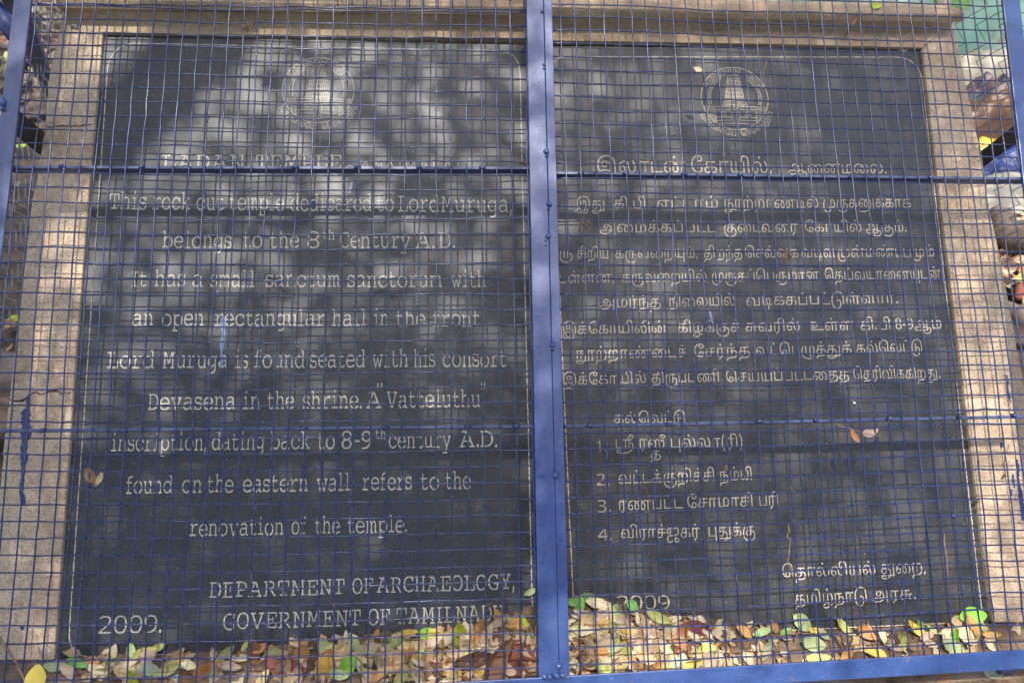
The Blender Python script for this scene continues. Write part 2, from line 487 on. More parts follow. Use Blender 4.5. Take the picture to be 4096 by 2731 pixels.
# core behind the slabs, plinth and ledge
xl, xr = W(*P(330, 1300, KF)).x, W(*P(3800, 1300, KF)).x
def core():
    a = W(0, 0.6, 7.0)
    b = W(0, 42.3, 7.0)
    top = W(0, 0.2, 11)
    prof = [(b.y, b.z), (a.y, a.z), (top.y + 0.05, top.z), (top.y + 0.12, -0.05), (b.y - 0.02, -0.05)]
    mb = MB()
    mb.prism([Vector((xl + 0.03, y, z)) for y, z in prof], [Vector((xr - 0.02, y, z)) for y, z in prof])
    mb.out('core', M_CONC, mon)
core()
yb = PZ(2096, 2600, ZL).y           # back of ledge, near the slab foot
ye = PZ(3700, 2722, ZL).y           # front edge of the ledge
def plinth():
    mb = MB()
    x0, x1 = -1.45, 1.45
    n, mrow = 140, 26
    vs, fs = [], []
    for b in range(mrow + 1):
        for a in range(n + 1):
            x = x0 + (x1 - x0) * a / n
            y = ye + (yb + 0.16 - ye) * b / mrow
            z = ZL + 0.0035 * noise.noise(Vector((x * 12, y * 12, 0))) + 0.002 * noise.noise(Vector((x * 40, y * 40, 0)))
            vs.append((x, y, z))
    for b in range(mrow):
        for a in range(n):
            q = b * (n + 1) + a
            fs.append((q, q + 1, q + n + 2, q + n + 1))
    base = len(vs)
    for a in range(n + 1):
        x = x0 + (x1 - x0) * a / n
        vs.append((x, ye - 0.004, ZL - 0.012))
        vs.append((x, ye - 0.004, -0.05))
    for a in range(n):
        fs.append((a, base + 2 * a, base + 2 * a + 2, a + 1))
        fs.append((base + 2 * a, base + 2 * a + 1, base + 2 * a + 3, base + 2 * a + 2))
    c = len(vs)
    vs += [(x0, yb + 0.16, -0.05), (x1, yb + 0.16, -0.05)]
    top0 = mrow * (n + 1)
    fs.append(tuple([c, c + 1] + [top0 + a for a in range(n, -1, -1)]))
    fs.append(tuple([top0 - (n + 1) * q for q in range(mrow + 1)] + [base, base + 1, c]))
    fs.append(tuple([n + (n + 1) * q for q in range(mrow + 1)] + [c + 1, base + 2 * n + 1, base + 2 * n]))
    obj('plinth', vs, fs, M_LEDGE, mon, smooth=True)
    mb = MB()
    mb.hexa([(x0 - .1, ye - 0.35, -0.05), (x1 + .1, ye - 0.35, -0.05), (x1 + .1, ye - 0.0045, -0.05), (x0 - .1, ye - 0.0045, -0.05),
             (x0 - .1, ye - 0.35, ZL - 0.045), (x1 + .1, ye - 0.35, ZL - 0.045), (x1 + .1, ye - 0.0045, ZL - 0.045), (x0 - .1, ye - 0.0045, ZL - 0.045)])
    bevel(mb.out('step', M_STEP, mon), 0.006)
plinth()
# cracks, cement splat, paint splashes on the surround
def face_mark(name, pxs, wpx, mat, parent, k, label=None, step=0.12, jit=0.5):
    mb = MB()
    g = [P(*p, k) for p in pxs]
    ws = wpx if isinstance(wpx, (list, tuple)) else [wpx] * len(pxs)
    pts, wl = [], []
    for (a, b, wa, wb) in zip(g, g[1:], ws, ws[1:]):
        n = max(1, int(math.hypot(b[0] - a[0], b[1] - a[1]) / step))
        for q in range(n):
            t = q / n
            pts.append((a[0] + (b[0] - a[0]) * t, a[1] + (b[1] - a[1]) * t))
            wl.append((wa + (wb - wa) * t) / 56)
    pts.append(g[-1][:2])
    wl.append(ws[-1] / 56)
    ribbon(mb, pts, wl, k, jit=jit)
    return mb.out(name, mat, parent, label)
KM = KF - 0.02
face_mark('crack', [(180, 505), (200, 509), (218, 508), (240, 504), (262, 503), (279, 508), (300, 503), (322, 506), (336, 500), (350, 502), (374, 495)], [2, 4, 5, 4, 5, 6, 4, 5, 6, 4, 2], M_CRACK, mon, KM)
face_mark('crack', [(30, 1596), (60, 1603), (87, 1603), (107, 1592), (118, 1578), (144, 1568), (155, 1576), (165, 1577), (196, 1566), (226, 1562), (250, 1575), (279, 1571)], [3, 5, 6, 6, 4, 4, 5, 4, 4, 5, 3, 2], M_CRACK, mon, KM)
face_mark('crack', [(3694, 190), (3708, 176), (3716, 166), (3735, 156), (3742, 148)], [4, 3, 4, 3, 2], M_CRACK, mon, KM)
mb = MB()
mb.blob(PW(300, 105, KF), 0.0075, 3, 10, 6, (1, 1, 0.6), 0.5, 2)
mb.out('cement_lump', M_CEM, mon, smooth=True)
face_mark('paint_splash', [(117, 1580), (112, 1600), (108, 1632)], [9, 14, 6], M_SPLASH, mon, KM, jit=0.2)
face_mark('paint_splash', [(106, 1632), (104, 1645), (102, 1690), (104, 1720), (103, 1745), (97, 1770), (96, 1800), (97, 1830), (92, 1860), (91, 1900), (86, 1945), (84, 1975), (92, 1990), (90, 2010), (87, 2020)], [14, 34, 30, 34, 30, 24, 20, 27, 14, 11, 14, 11, 20, 22, 6], M_SPLASH, mon, KM, jit=0.35)
face_mark('paint_splash', [(4026, 1500), (4031, 1530), (4030, 1555), (4036, 1585), (4042, 1606)], [7, 10, 7, 11, 5], M_SPLASH, mon, KM, jit=0.3)
face_mark('paint_splash', [(4067, 1836), (4073, 1870), (4072, 1920), (4080, 1960), (4090, 2030), (4096, 2080)], [8, 13, 11, 16, 22, 20], M_SPLASH, mon, KM, jit=0.3)
face_mark('paint_splash', [(4051, 1897), (4053, 1925), (4058, 1950)], [9, 10, 5], M_SPLASH, mon, KM, jit=0.3)
face_mark('paint_splash', [(4044, 1955), (4046, 1975), (4042, 1992)], [8, 10, 5], M_SPLASH, mon, KM, jit=0.3)
face_mark('paint_splash', [(4004, 1766), (4008, 1780), (4007, 1790)], [7, 14, 8], M_SPLASH, mon, KM, jit=0.3)
face_mark('paint_splash', [(90, 2498), (88, 2508), (92, 2518)], [8, 18, 8], M_SPLASH, mon, KM, jit=0.3)
face_mark('paint_splash', [(3600, 66), (3606, 78), (3614, 90)], [9, 13, 7], M_SPLASH, mon, 2.95, jit=0.3)

# ------------------------------------------------------------------ the inscribed slabs
def _mesh(i0, j0, pi, pj, s):
    """measured bends of a mesh panel: hundredths of a cell off an even grid"""
    return [[(i0 + pi * a + float(q.split(',')[0]) / 100, j0 + pj * b + float(q.split(',')[1]) / 100) for b, q in enumerate(r_.split(' '))] for a, r_ in enumerate(s.split('|'))]
MESHL = _mesh(0.483,0.081,0.9983,0.9932,'0,0 -2,0 -5,-1 -7,-11 -9,-12 -12,-7 -14,-5 -17,-10 -19,-14 -22,-13 -24,-13 -26,-11 -28,-12 -28,-11 -28,-10 -28,-7 -28,-9 -29,-10 -29,-9 -29,-8 -29,-9 -30,-5 -30,-10 -30,-6 -30,-4 -30,-2 -31,0 -31,-1 -31,1 -31,0 -32,-1 -32,-1 -32,-2 -32,0 -33,-2 -33,-3 -33,-3 -33,-3 -33,-6 -34,-3 -34,-4 -34,-3 -34,-1 -35,0|1,0 -2,-1 -5,-2 -8,-12 -11,-13 -14,-8 -17,-6 -20,-10 -23,-14 -26,-13 -29,-13 -32,-12 -33,-12 -33,-11 -33,-10 -33,-7 -34,-9 -34,-10 -34,-9 -34,-8 -34,-9 -34,-5 -34,-9 -34,-5 -34,-3 -34,-1 -33,1 -33,0 -32,2 -32,2 -31,1 -31,1 -30,0 -30,2 -29,0 -29,0 -29,0 -28,0 -28,-3 -27,0 -27,0 -26,0 -26,3 -25,4|-7,0 -10,-1 -12,-3 -14,-14 -17,-13 -20,-10 -22,-8 -24,-11 -27,-13 -29,-12 -32,-13 -34,-11 -36,-11 -36,-10 -36,-9 -36,-6 -37,-8 -37,-9 -37,-7 -37,-6 -38,-7 -38,-4 -38,-7 -38,-4 -38,-2 -37,0 -36,2 -35,1 -34,4 -33,4 -32,3 -32,3 -31,2 -30,4 -30,2 -31,2 -32,2 -33,3 -34,-1 -35,3 -36,3 -37,3 -38,6 -39,7|-5,0 -8,-1 -11,-4 -14,-15 -16,-14 -19,-11 -22,-9 -25,-11 -28,-12 -31,-12 -33,-12 -36,-11 -37,-10 -37,-8 -37,-7 -37,-5 -37,-6 -37,-7 -37,-6 -37,-5 -37,-5 -38,-2 -38,-5 -38,-3 -36,0 -35,2 -34,4 -33,3 -32,5 -31,5 -30,5 -29,5 -28,4 -27,6 -27,5 -28,5 -30,5 -31,5 -32,2 -34,5 -35,6 -36,7 -38,10 -39,11|-17,0 -19,-2 -21,-4 -22,-17 -24,-14 -26,-12 -29,-11 -30,-11 -32,-12 -34,-11 -36,-12 -38,-10 -39,-8 -39,-7 -39,-5 -39,-4 -39,-5 -39,-6 -39,-4 -39,-3 -39,-2 -40,0 -40,-2 -40,-2 -39,2 -38,4 -36,5 -35,5 -34,7 -33,7 -32,7 -31,7 -30,6 -29,8 -29,7 -29,7 -30,7 -30,7 -31,4 -31,7 -32,7 -32,8 -33,10 -33,12|-28,0 -30,-2 -31,-5 -33,-18 -35,-15 -36,-13 -38,-12 -40,-12 -41,-11 -43,-11 -45,-12 -46,-10 -47,-7 -47,-6 -47,-4 -47,-3 -47,-4 -47,-5 -47,-2 -48,-2 -48,0 -48,1 -48,0 -48,-1 -47,4 -46,6 -45,7 -44,7 -43,9 -42,9 -41,8 -40,9 -40,8 -39,10 -39,9 -40,9 -41,8 -42,9 -43,6 -44,8 -45,8 -46,9 -47,11 -48,13|-29,1 -31,-2 -33,-6 -34,-20 -37,-15 -39,-14 -41,-14 -43,-12 -45,-11 -47,-11 -48,-11 -51,-9 -51,-6 -51,-5 -51,-2 -51,-2 -50,-3 -50,-3 -50,-1 -50,0 -50,2 -50,3 -50,3 -50,0 -49,7 -48,7 -48,8 -47,9 -47,10 -46,11 -45,10 -45,11 -44,10 -44,12 -44,11 -44,11 -45,10 -45,11 -46,8 -46,10 -47,10 -48,10 -48,11 -49,13|-33,0 -35,-3 -37,-7 -38,-21 -40,-16 -42,-15 -44,-15 -47,-13 -49,-10 -51,-10 -53,-11 -55,-9 -55,-5 -55,-4 -56,0 -56,-1 -56,-2 -56,-2 -56,1 -57,2 -57,4 -57,4 -57,5 -57,1 -57,9 -56,9 -55,10 -55,10 -54,12 -53,12 -52,12 -52,13 -51,12 -50,13 -50,13 -50,13 -50,12 -49,13 -49,10 -49,11 -49,11 -49,12 -49,12 -48,14|-34,-1 -36,-4 -38,-7 -40,-21 -42,-16 -44,-15 -45,-15 -47,-12 -49,-10 -51,-10 -53,-10 -55,-8 -56,-5 -56,-3 -56,1 -57,0 -57,-1 -57,-1 -57,3 -57,3 -58,7 -58,6 -58,8 -58,2 -57,11 -57,11 -56,12 -55,12 -54,14 -53,14 -52,14 -51,15 -51,15 -50,15 -50,15 -50,15 -51,14 -51,15 -51,12 -52,13 -52,13 -53,13 -53,12 -54,15|-36,-2 -37,-4 -38,-8 -40,-21 -41,-16 -43,-15 -44,-14 -45,-12 -47,-10 -48,-10 -50,-10 -51,-8 -52,-5 -52,-3 -52,1 -53,1 -53,0 -53,0 -54,3 -54,4 -55,7 -55,7 -55,9 -56,4 -55,12 -54,12 -53,13 -53,14 -52,15 -51,16 -50,16 -50,16 -49,16 -48,17 -48,17 -48,17 -49,16 -49,17 -49,14 -50,15 -50,14 -50,14 -51,12 -51,16|-39,-3 -40,-5 -41,-8 -42,-21 -43,-16 -44,-15 -45,-14 -46,-11 -48,-10 -49,-10 -50,-9 -51,-7 -52,-5 -52,-2 -52,2 -53,2 -53,1 -54,2 -54,4 -54,5 -55,8 -55,8 -56,10 -56,6 -55,13 -54,14 -53,14 -52,15 -52,17 -51,17 -50,17 -49,18 -48,18 -47,19 -47,19 -48,19 -48,19 -49,19 -49,17 -50,17 -50,17 -51,17 -51,15 -52,18|-38,-3 -39,-6 -40,-9 -41,-21 -42,-16 -44,-15 -45,-13 -46,-11 -47,-10 -48,-10 -50,-9 -51,-7 -51,-5 -52,-2 -52,2 -53,3 -53,2 -54,3 -54,5 -54,6 -55,9 -55,9 -56,12 -56,8 -55,14 -54,15 -53,16 -51,17 -50,18 -49,18 -48,18 -47,19 -46,19 -44,20 -44,21 -45,21 -45,21 -46,21 -46,19 -47,19 -47,19 -47,20 -48,17 -48,21|-40,-4 -41,-7 -43,-10 -44,-21 -45,-16 -46,-14 -47,-13 -49,-10 -50,-10 -51,-9 -52,-8 -53,-7 -54,-5 -53,-1 -53,2 -53,4 -53,3 -53,4 -53,6 -53,7 -53,10 -53,10 -53,13 -53,11 -52,15 -51,17 -50,17 -50,18 -49,20 -48,20 -48,19 -47,21 -46,20 -46,22 -46,22 -47,23 -48,23 -49,23 -50,21 -51,21 -52,22 -53,22 -54,20 -56,23|-42,-5 -43,-7 -43,-10 -44,-21 -45,-17 -45,-14 -46,-12 -47,-10 -47,-10 -48,-9 -49,-8 -49,-6 -50,-5 -50,0 -51,3 -51,5 -52,4 -52,5 -53,7 -53,8 -54,11 -54,11 -55,14 -55,12 -55,16 -54,18 -53,18 -52,20 -51,21 -51,21 -50,20 -49,22 -48,22 -47,23 -48,24 -48,25 -49,25 -50,25 -51,24 -51,24 -52,24 -53,25 -54,22 -54,25|-41,-6 -42,-8 -43,-11 -44,-21 -46,-17 -47,-14 -48,-12 -49,-9 -51,-10 -52,-9 -53,-7 -54,-6 -55,-5 -55,0 -55,3 -55,6 -55,5 -55,6 -55,8 -55,9 -55,11 -55,12 -55,15 -55,15 -54,17 -54,20 -54,19 -54,21 -54,23 -54,22 -54,21 -53,24 -53,23 -53,25 -53,25 -54,26 -54,27 -54,27 -54,26 -55,26 -55,27 -55,27 -55,25 -56,28|-45,-7 -46,-9 -46,-11 -47,-21 -48,-17 -48,-14 -49,-11 -50,-9 -51,-10 -52,-9 -52,-7 -53,-5 -53,-4 -54,1 -54,4 -54,6 -55,6 -55,7 -55,9 -56,10 -56,12 -56,14 -56,17 -57,17 -57,18 -57,21 -56,21 -56,23 -56,24 -56,23 -56,22 -56,25 -56,24 -56,26 -56,26 -57,28 -57,29 -58,29 -58,28 -59,28 -60,29 -60,30 -61,27 -62,30|-46,-8 -47,-10 -48,-12 -49,-22 -50,-17 -51,-13 -52,-11 -54,-8 -55,-10 -56,-9 -57,-6 -58,-5 -58,-4 -58,1 -58,4 -58,7 -58,7 -58,8 -58,10 -58,11 -58,13 -58,15 -58,18 -58,19 -58,20 -57,23 -57,22 -57,24 -56,26 -56,25 -56,23 -55,26 -55,25 -55,28 -55,28 -56,30 -57,31 -58,31 -59,30 -60,30 -61,32 -62,33 -63,30 -64,33|-47,-9 -48,-11 -48,-13 -49,-22 -49,-18 -50,-14 -51,-11 -51,-8 -52,-10 -53,-9 -53,-6 -54,-5 -54,-5 -54,1 -55,4 -55,8 -55,7 -55,9 -55,10 -56,12 -56,14 -56,16 -56,19 -56,21 -57,21 -57,24 -57,23 -57,26 -58,27 -58,26 -58,24 -58,28 -59,27 -59,29 -59,29 -59,32 -58,33 -58,34 -58,32 -57,33 -57,34 -56,36 -56,33 -56,35|-45,-11 -46,-12 -47,-14 -48,-23 -50,-19 -51,-15 -53,-12 -54,-10 -55,-11 -57,-11 -58,-8 -60,-6 -60,-6 -60,0 -60,3 -60,6 -60,6 -60,8 -61,9 -61,11 -61,13 -61,15 -61,19 -61,20 -61,20 -62,24 -62,23 -62,26 -62,27 -63,26 -63,24 -63,28 -64,27 -64,30 -64,30 -63,33 -63,34 -63,35 -62,34 -62,34 -61,36 -61,37 -60,34 -60,37|-47,-12 -48,-13 -49,-16 -50,-24 -52,-20 -53,-16 -54,-13 -55,-11 -57,-12 -58,-12 -59,-9 -60,-7 -60,-8 -60,-2 -60,1 -60,4 -60,5 -60,7 -59,8 -59,10 -59,12 -59,15 -59,18 -59,19 -59,19 -59,23 -60,23 -60,25 -60,27 -61,26 -61,24 -61,28 -62,27 -62,30 -62,30 -63,32 -63,34 -63,35 -64,34 -64,34 -64,36 -65,37 -65,34 -65,37|-41,-14 -42,-14 -43,-17 -44,-25 -45,-21 -46,-18 -47,-14 -48,-12 -49,-13 -50,-13 -51,-10 -52,-9 -53,-9 -53,-3 -53,0 -53,2 -53,3 -53,6 -53,7 -53,9 -53,11 -53,14 -53,17 -53,18 -53,18 -53,22 -54,22 -54,25 -55,27 -55,26 -55,24 -56,28 -56,27 -56,30 -57,30 -56,32 -56,34 -56,35 -55,34 -55,34 -55,36 -55,38 -54,35 -54,37|-45,-15 -46,-15 -47,-18 -48,-25 -49,-22 -50,-19 -51,-15 -53,-13 -54,-14 -55,-15 -56,-12 -57,-10 -57,-11 -57,-5 -57,-2 -57,1 -57,2 -57,4 -57,6 -57,8 -57,11 -57,13 -57,16 -57,18 -57,17 -58,22 -58,22 -59,24 -60,26 -60,25 -61,24 -61,27 -62,27 -62,30 -63,30 -62,32 -62,33 -61,35 -61,34 -60,35 -60,36 -59,38 -59,35 -58,38|-40,-16 -41,-16 -42,-20 -43,-26 -45,-23 -46,-20 -47,-16 -48,-14 -49,-15 -50,-16 -51,-13 -52,-11 -52,-12 -53,-7 -53,-4 -54,-1 -54,1 -54,3 -55,5 -55,7 -56,10 -56,13 -56,15 -57,17 -57,17 -58,21 -58,21 -59,24 -59,26 -59,25 -60,24 -60,27 -61,27 -61,30 -61,30 -61,32 -60,33 -59,35 -59,34 -58,35 -58,36 -57,38 -57,35 -56,38|-43,-18 -44,-18 -45,-21 -45,-27 -46,-24 -47,-21 -48,-17 -48,-16 -49,-16 -50,-17 -51,-14 -51,-13 -52,-14 -52,-8 -52,-5 -52,-3 -52,-1 -52,2 -53,4 -53,5 -53,9 -53,12 -53,14 -53,16 -54,16 -54,20 -55,21 -55,23 -56,25 -56,25 -56,24 -57,27 -57,27 -58,30 -58,29 -58,32 -57,33 -57,35 -57,34 -56,35 -56,36 -56,38 -55,35 -55,38|-42,-19 -43,-19 -44,-22 -44,-28 -45,-26 -46,-23 -47,-18 -47,-17 -48,-17 -49,-19 -50,-16 -50,-14 -51,-15 -51,-10 -51,-7 -51,-5 -52,-2 -52,1 -52,3 -52,4 -52,8 -53,12 -53,14 -53,15 -53,15 -54,19 -54,20 -55,23 -55,25 -56,25 -56,24 -57,26 -57,26 -58,30 -58,29 -58,32 -57,33 -57,35 -56,34 -56,35 -56,36 -55,38 -55,35 -54,38|-40,-21 -41,-20 -41,-23 -42,-29 -42,-27 -43,-24 -43,-20 -44,-18 -44,-18 -45,-20 -45,-17 -46,-15 -47,-17 -48,-11 -48,-9 -49,-7 -50,-3 -51,-1 -52,2 -52,3 -53,8 -54,11 -55,13 -56,14 -56,14 -55,19 -55,20 -55,22 -55,25 -55,24 -55,24 -55,26 -55,26 -54,31 -54,29 -54,32 -54,33 -54,36 -54,34 -54,35 -54,36 -54,38 -54,35 -54,38|-36,-22 -37,-21 -38,-25 -39,-30 -41,-28 -42,-25 -43,-21 -44,-19 -46,-19 -47,-22 -48,-18 -49,-16 -50,-18 -50,-13 -51,-10 -51,-8 -52,-5 -52,-2 -53,1 -53,2 -53,7 -54,10 -54,12 -55,13 -55,13 -55,18 -54,19 -54,21 -54,24 -54,24 -54,24 -54,26 -54,26 -54,31 -54,29 -53,32 -53,33 -53,36 -52,34 -52,35 -52,36 -52,38 -51,36 -51,38|-37,-24 -37,-22 -37,-26 -37,-30 -38,-29 -38,-27 -38,-22 -38,-21 -39,-20 -39,-23 -39,-20 -39,-18 -40,-20 -40,-15 -40,-12 -41,-10 -41,-6 -41,-3 -41,0 -42,1 -42,6 -42,10 -43,11 -43,13 -43,12 -44,17 -44,19 -44,21 -44,24 -45,24 -45,23 -45,26 -45,26 -46,31 -46,29 -46,32 -46,33 -46,36 -46,34 -46,36 -46,36 -46,38 -46,36 -46,38|-38,-25 -38,-23 -38,-27 -39,-31 -39,-30 -39,-28 -39,-23 -40,-22 -40,-20 -40,-24 -40,-21 -41,-19 -41,-21 -42,-16 -42,-14 -43,-12 -44,-7 -44,-4 -45,-1 -46,-1 -46,5 -47,9 -48,10 -48,12 -48,11 -48,17 -48,18 -48,20 -48,23 -48,24 -48,23 -48,25 -48,26 -48,31 -48,29 -48,32 -47,33 -47,36 -47,34 -47,36 -47,36 -46,38 -46,36 -46,38|-28,-27 -29,-25 -30,-29 -31,-32 -32,-31 -33,-29 -34,-24 -34,-23 -35,-21 -36,-26 -37,-22 -38,-20 -38,-22 -39,-18 -39,-15 -40,-14 -40,-9 -40,-5 -41,-2 -41,-2 -42,5 -42,9 -43,10 -43,11 -43,10 -44,16 -44,18 -44,20 -45,23 -45,23 -45,23 -46,25 -46,26 -46,31 -46,29 -46,32 -46,33 -45,36 -45,34 -45,36 -45,36 -44,38 -44,36 -44,38|-26,-28 -26,-26 -27,-30 -28,-33 -29,-32 -30,-30 -31,-25 -32,-24 -33,-22 -33,-27 -34,-24 -35,-22 -36,-24 -36,-19 -37,-17 -37,-16 -38,-10 -38,-7 -38,-3 -39,-3 -39,4 -40,8 -40,9 -41,10 -41,10 -41,15 -42,17 -42,19 -43,23 -43,23 -43,23 -44,25 -44,26 -44,31 -45,29 -45,32 -45,33 -45,36 -45,34 -45,36 -45,36 -45,38 -45,36 -45,38|-24,-30 -25,-27 -25,-31 -25,-34 -26,-34 -26,-32 -27,-26 -27,-26 -28,-23 -28,-29 -28,-25 -29,-23 -30,-25 -30,-21 -31,-18 -32,-18 -33,-11 -34,-8 -34,-4 -35,-4 -36,3 -37,7 -37,8 -38,9 -38,9 -38,15 -38,17 -39,19 -39,23 -39,23 -39,24 -39,25 -39,27 -39,32 -39,29 -39,33 -40,34 -40,37 -41,35 -41,37 -42,37 -42,39 -42,38 -43,40|-22,-32 -23,-30 -24,-34 -24,-36 -25,-36 -25,-34 -26,-28 -26,-27 -27,-25 -28,-30 -28,-26 -29,-24 -29,-26 -30,-22 -30,-19 -31,-18 -31,-12 -32,-8 -32,-5 -33,-4 -33,3 -34,8 -34,9 -35,10 -35,10 -35,16 -36,18 -36,20 -36,24 -37,25 -37,25 -38,27 -38,28 -38,34 -39,31 -38,35 -38,36 -38,40 -37,38 -37,41 -37,40 -37,43 -36,41 -36,44|0,-36 -2,-33 -4,-37 -7,-39 -9,-38 -11,-36 -14,-30 -16,-29 -18,-27 -20,-32 -23,-28 -25,-25 -25,-28 -25,-23 -25,-20 -25,-19 -25,-12 -25,-8 -25,-5 -25,-4 -25,4 -25,8 -25,9 -25,11 -26,10 -27,17 -27,19 -28,22 -29,25 -30,27 -30,27 -31,29 -32,30 -33,36 -33,34 -34,37 -34,39 -35,43 -35,41 -36,44 -36,44 -37,46 -37,45 -38,47')
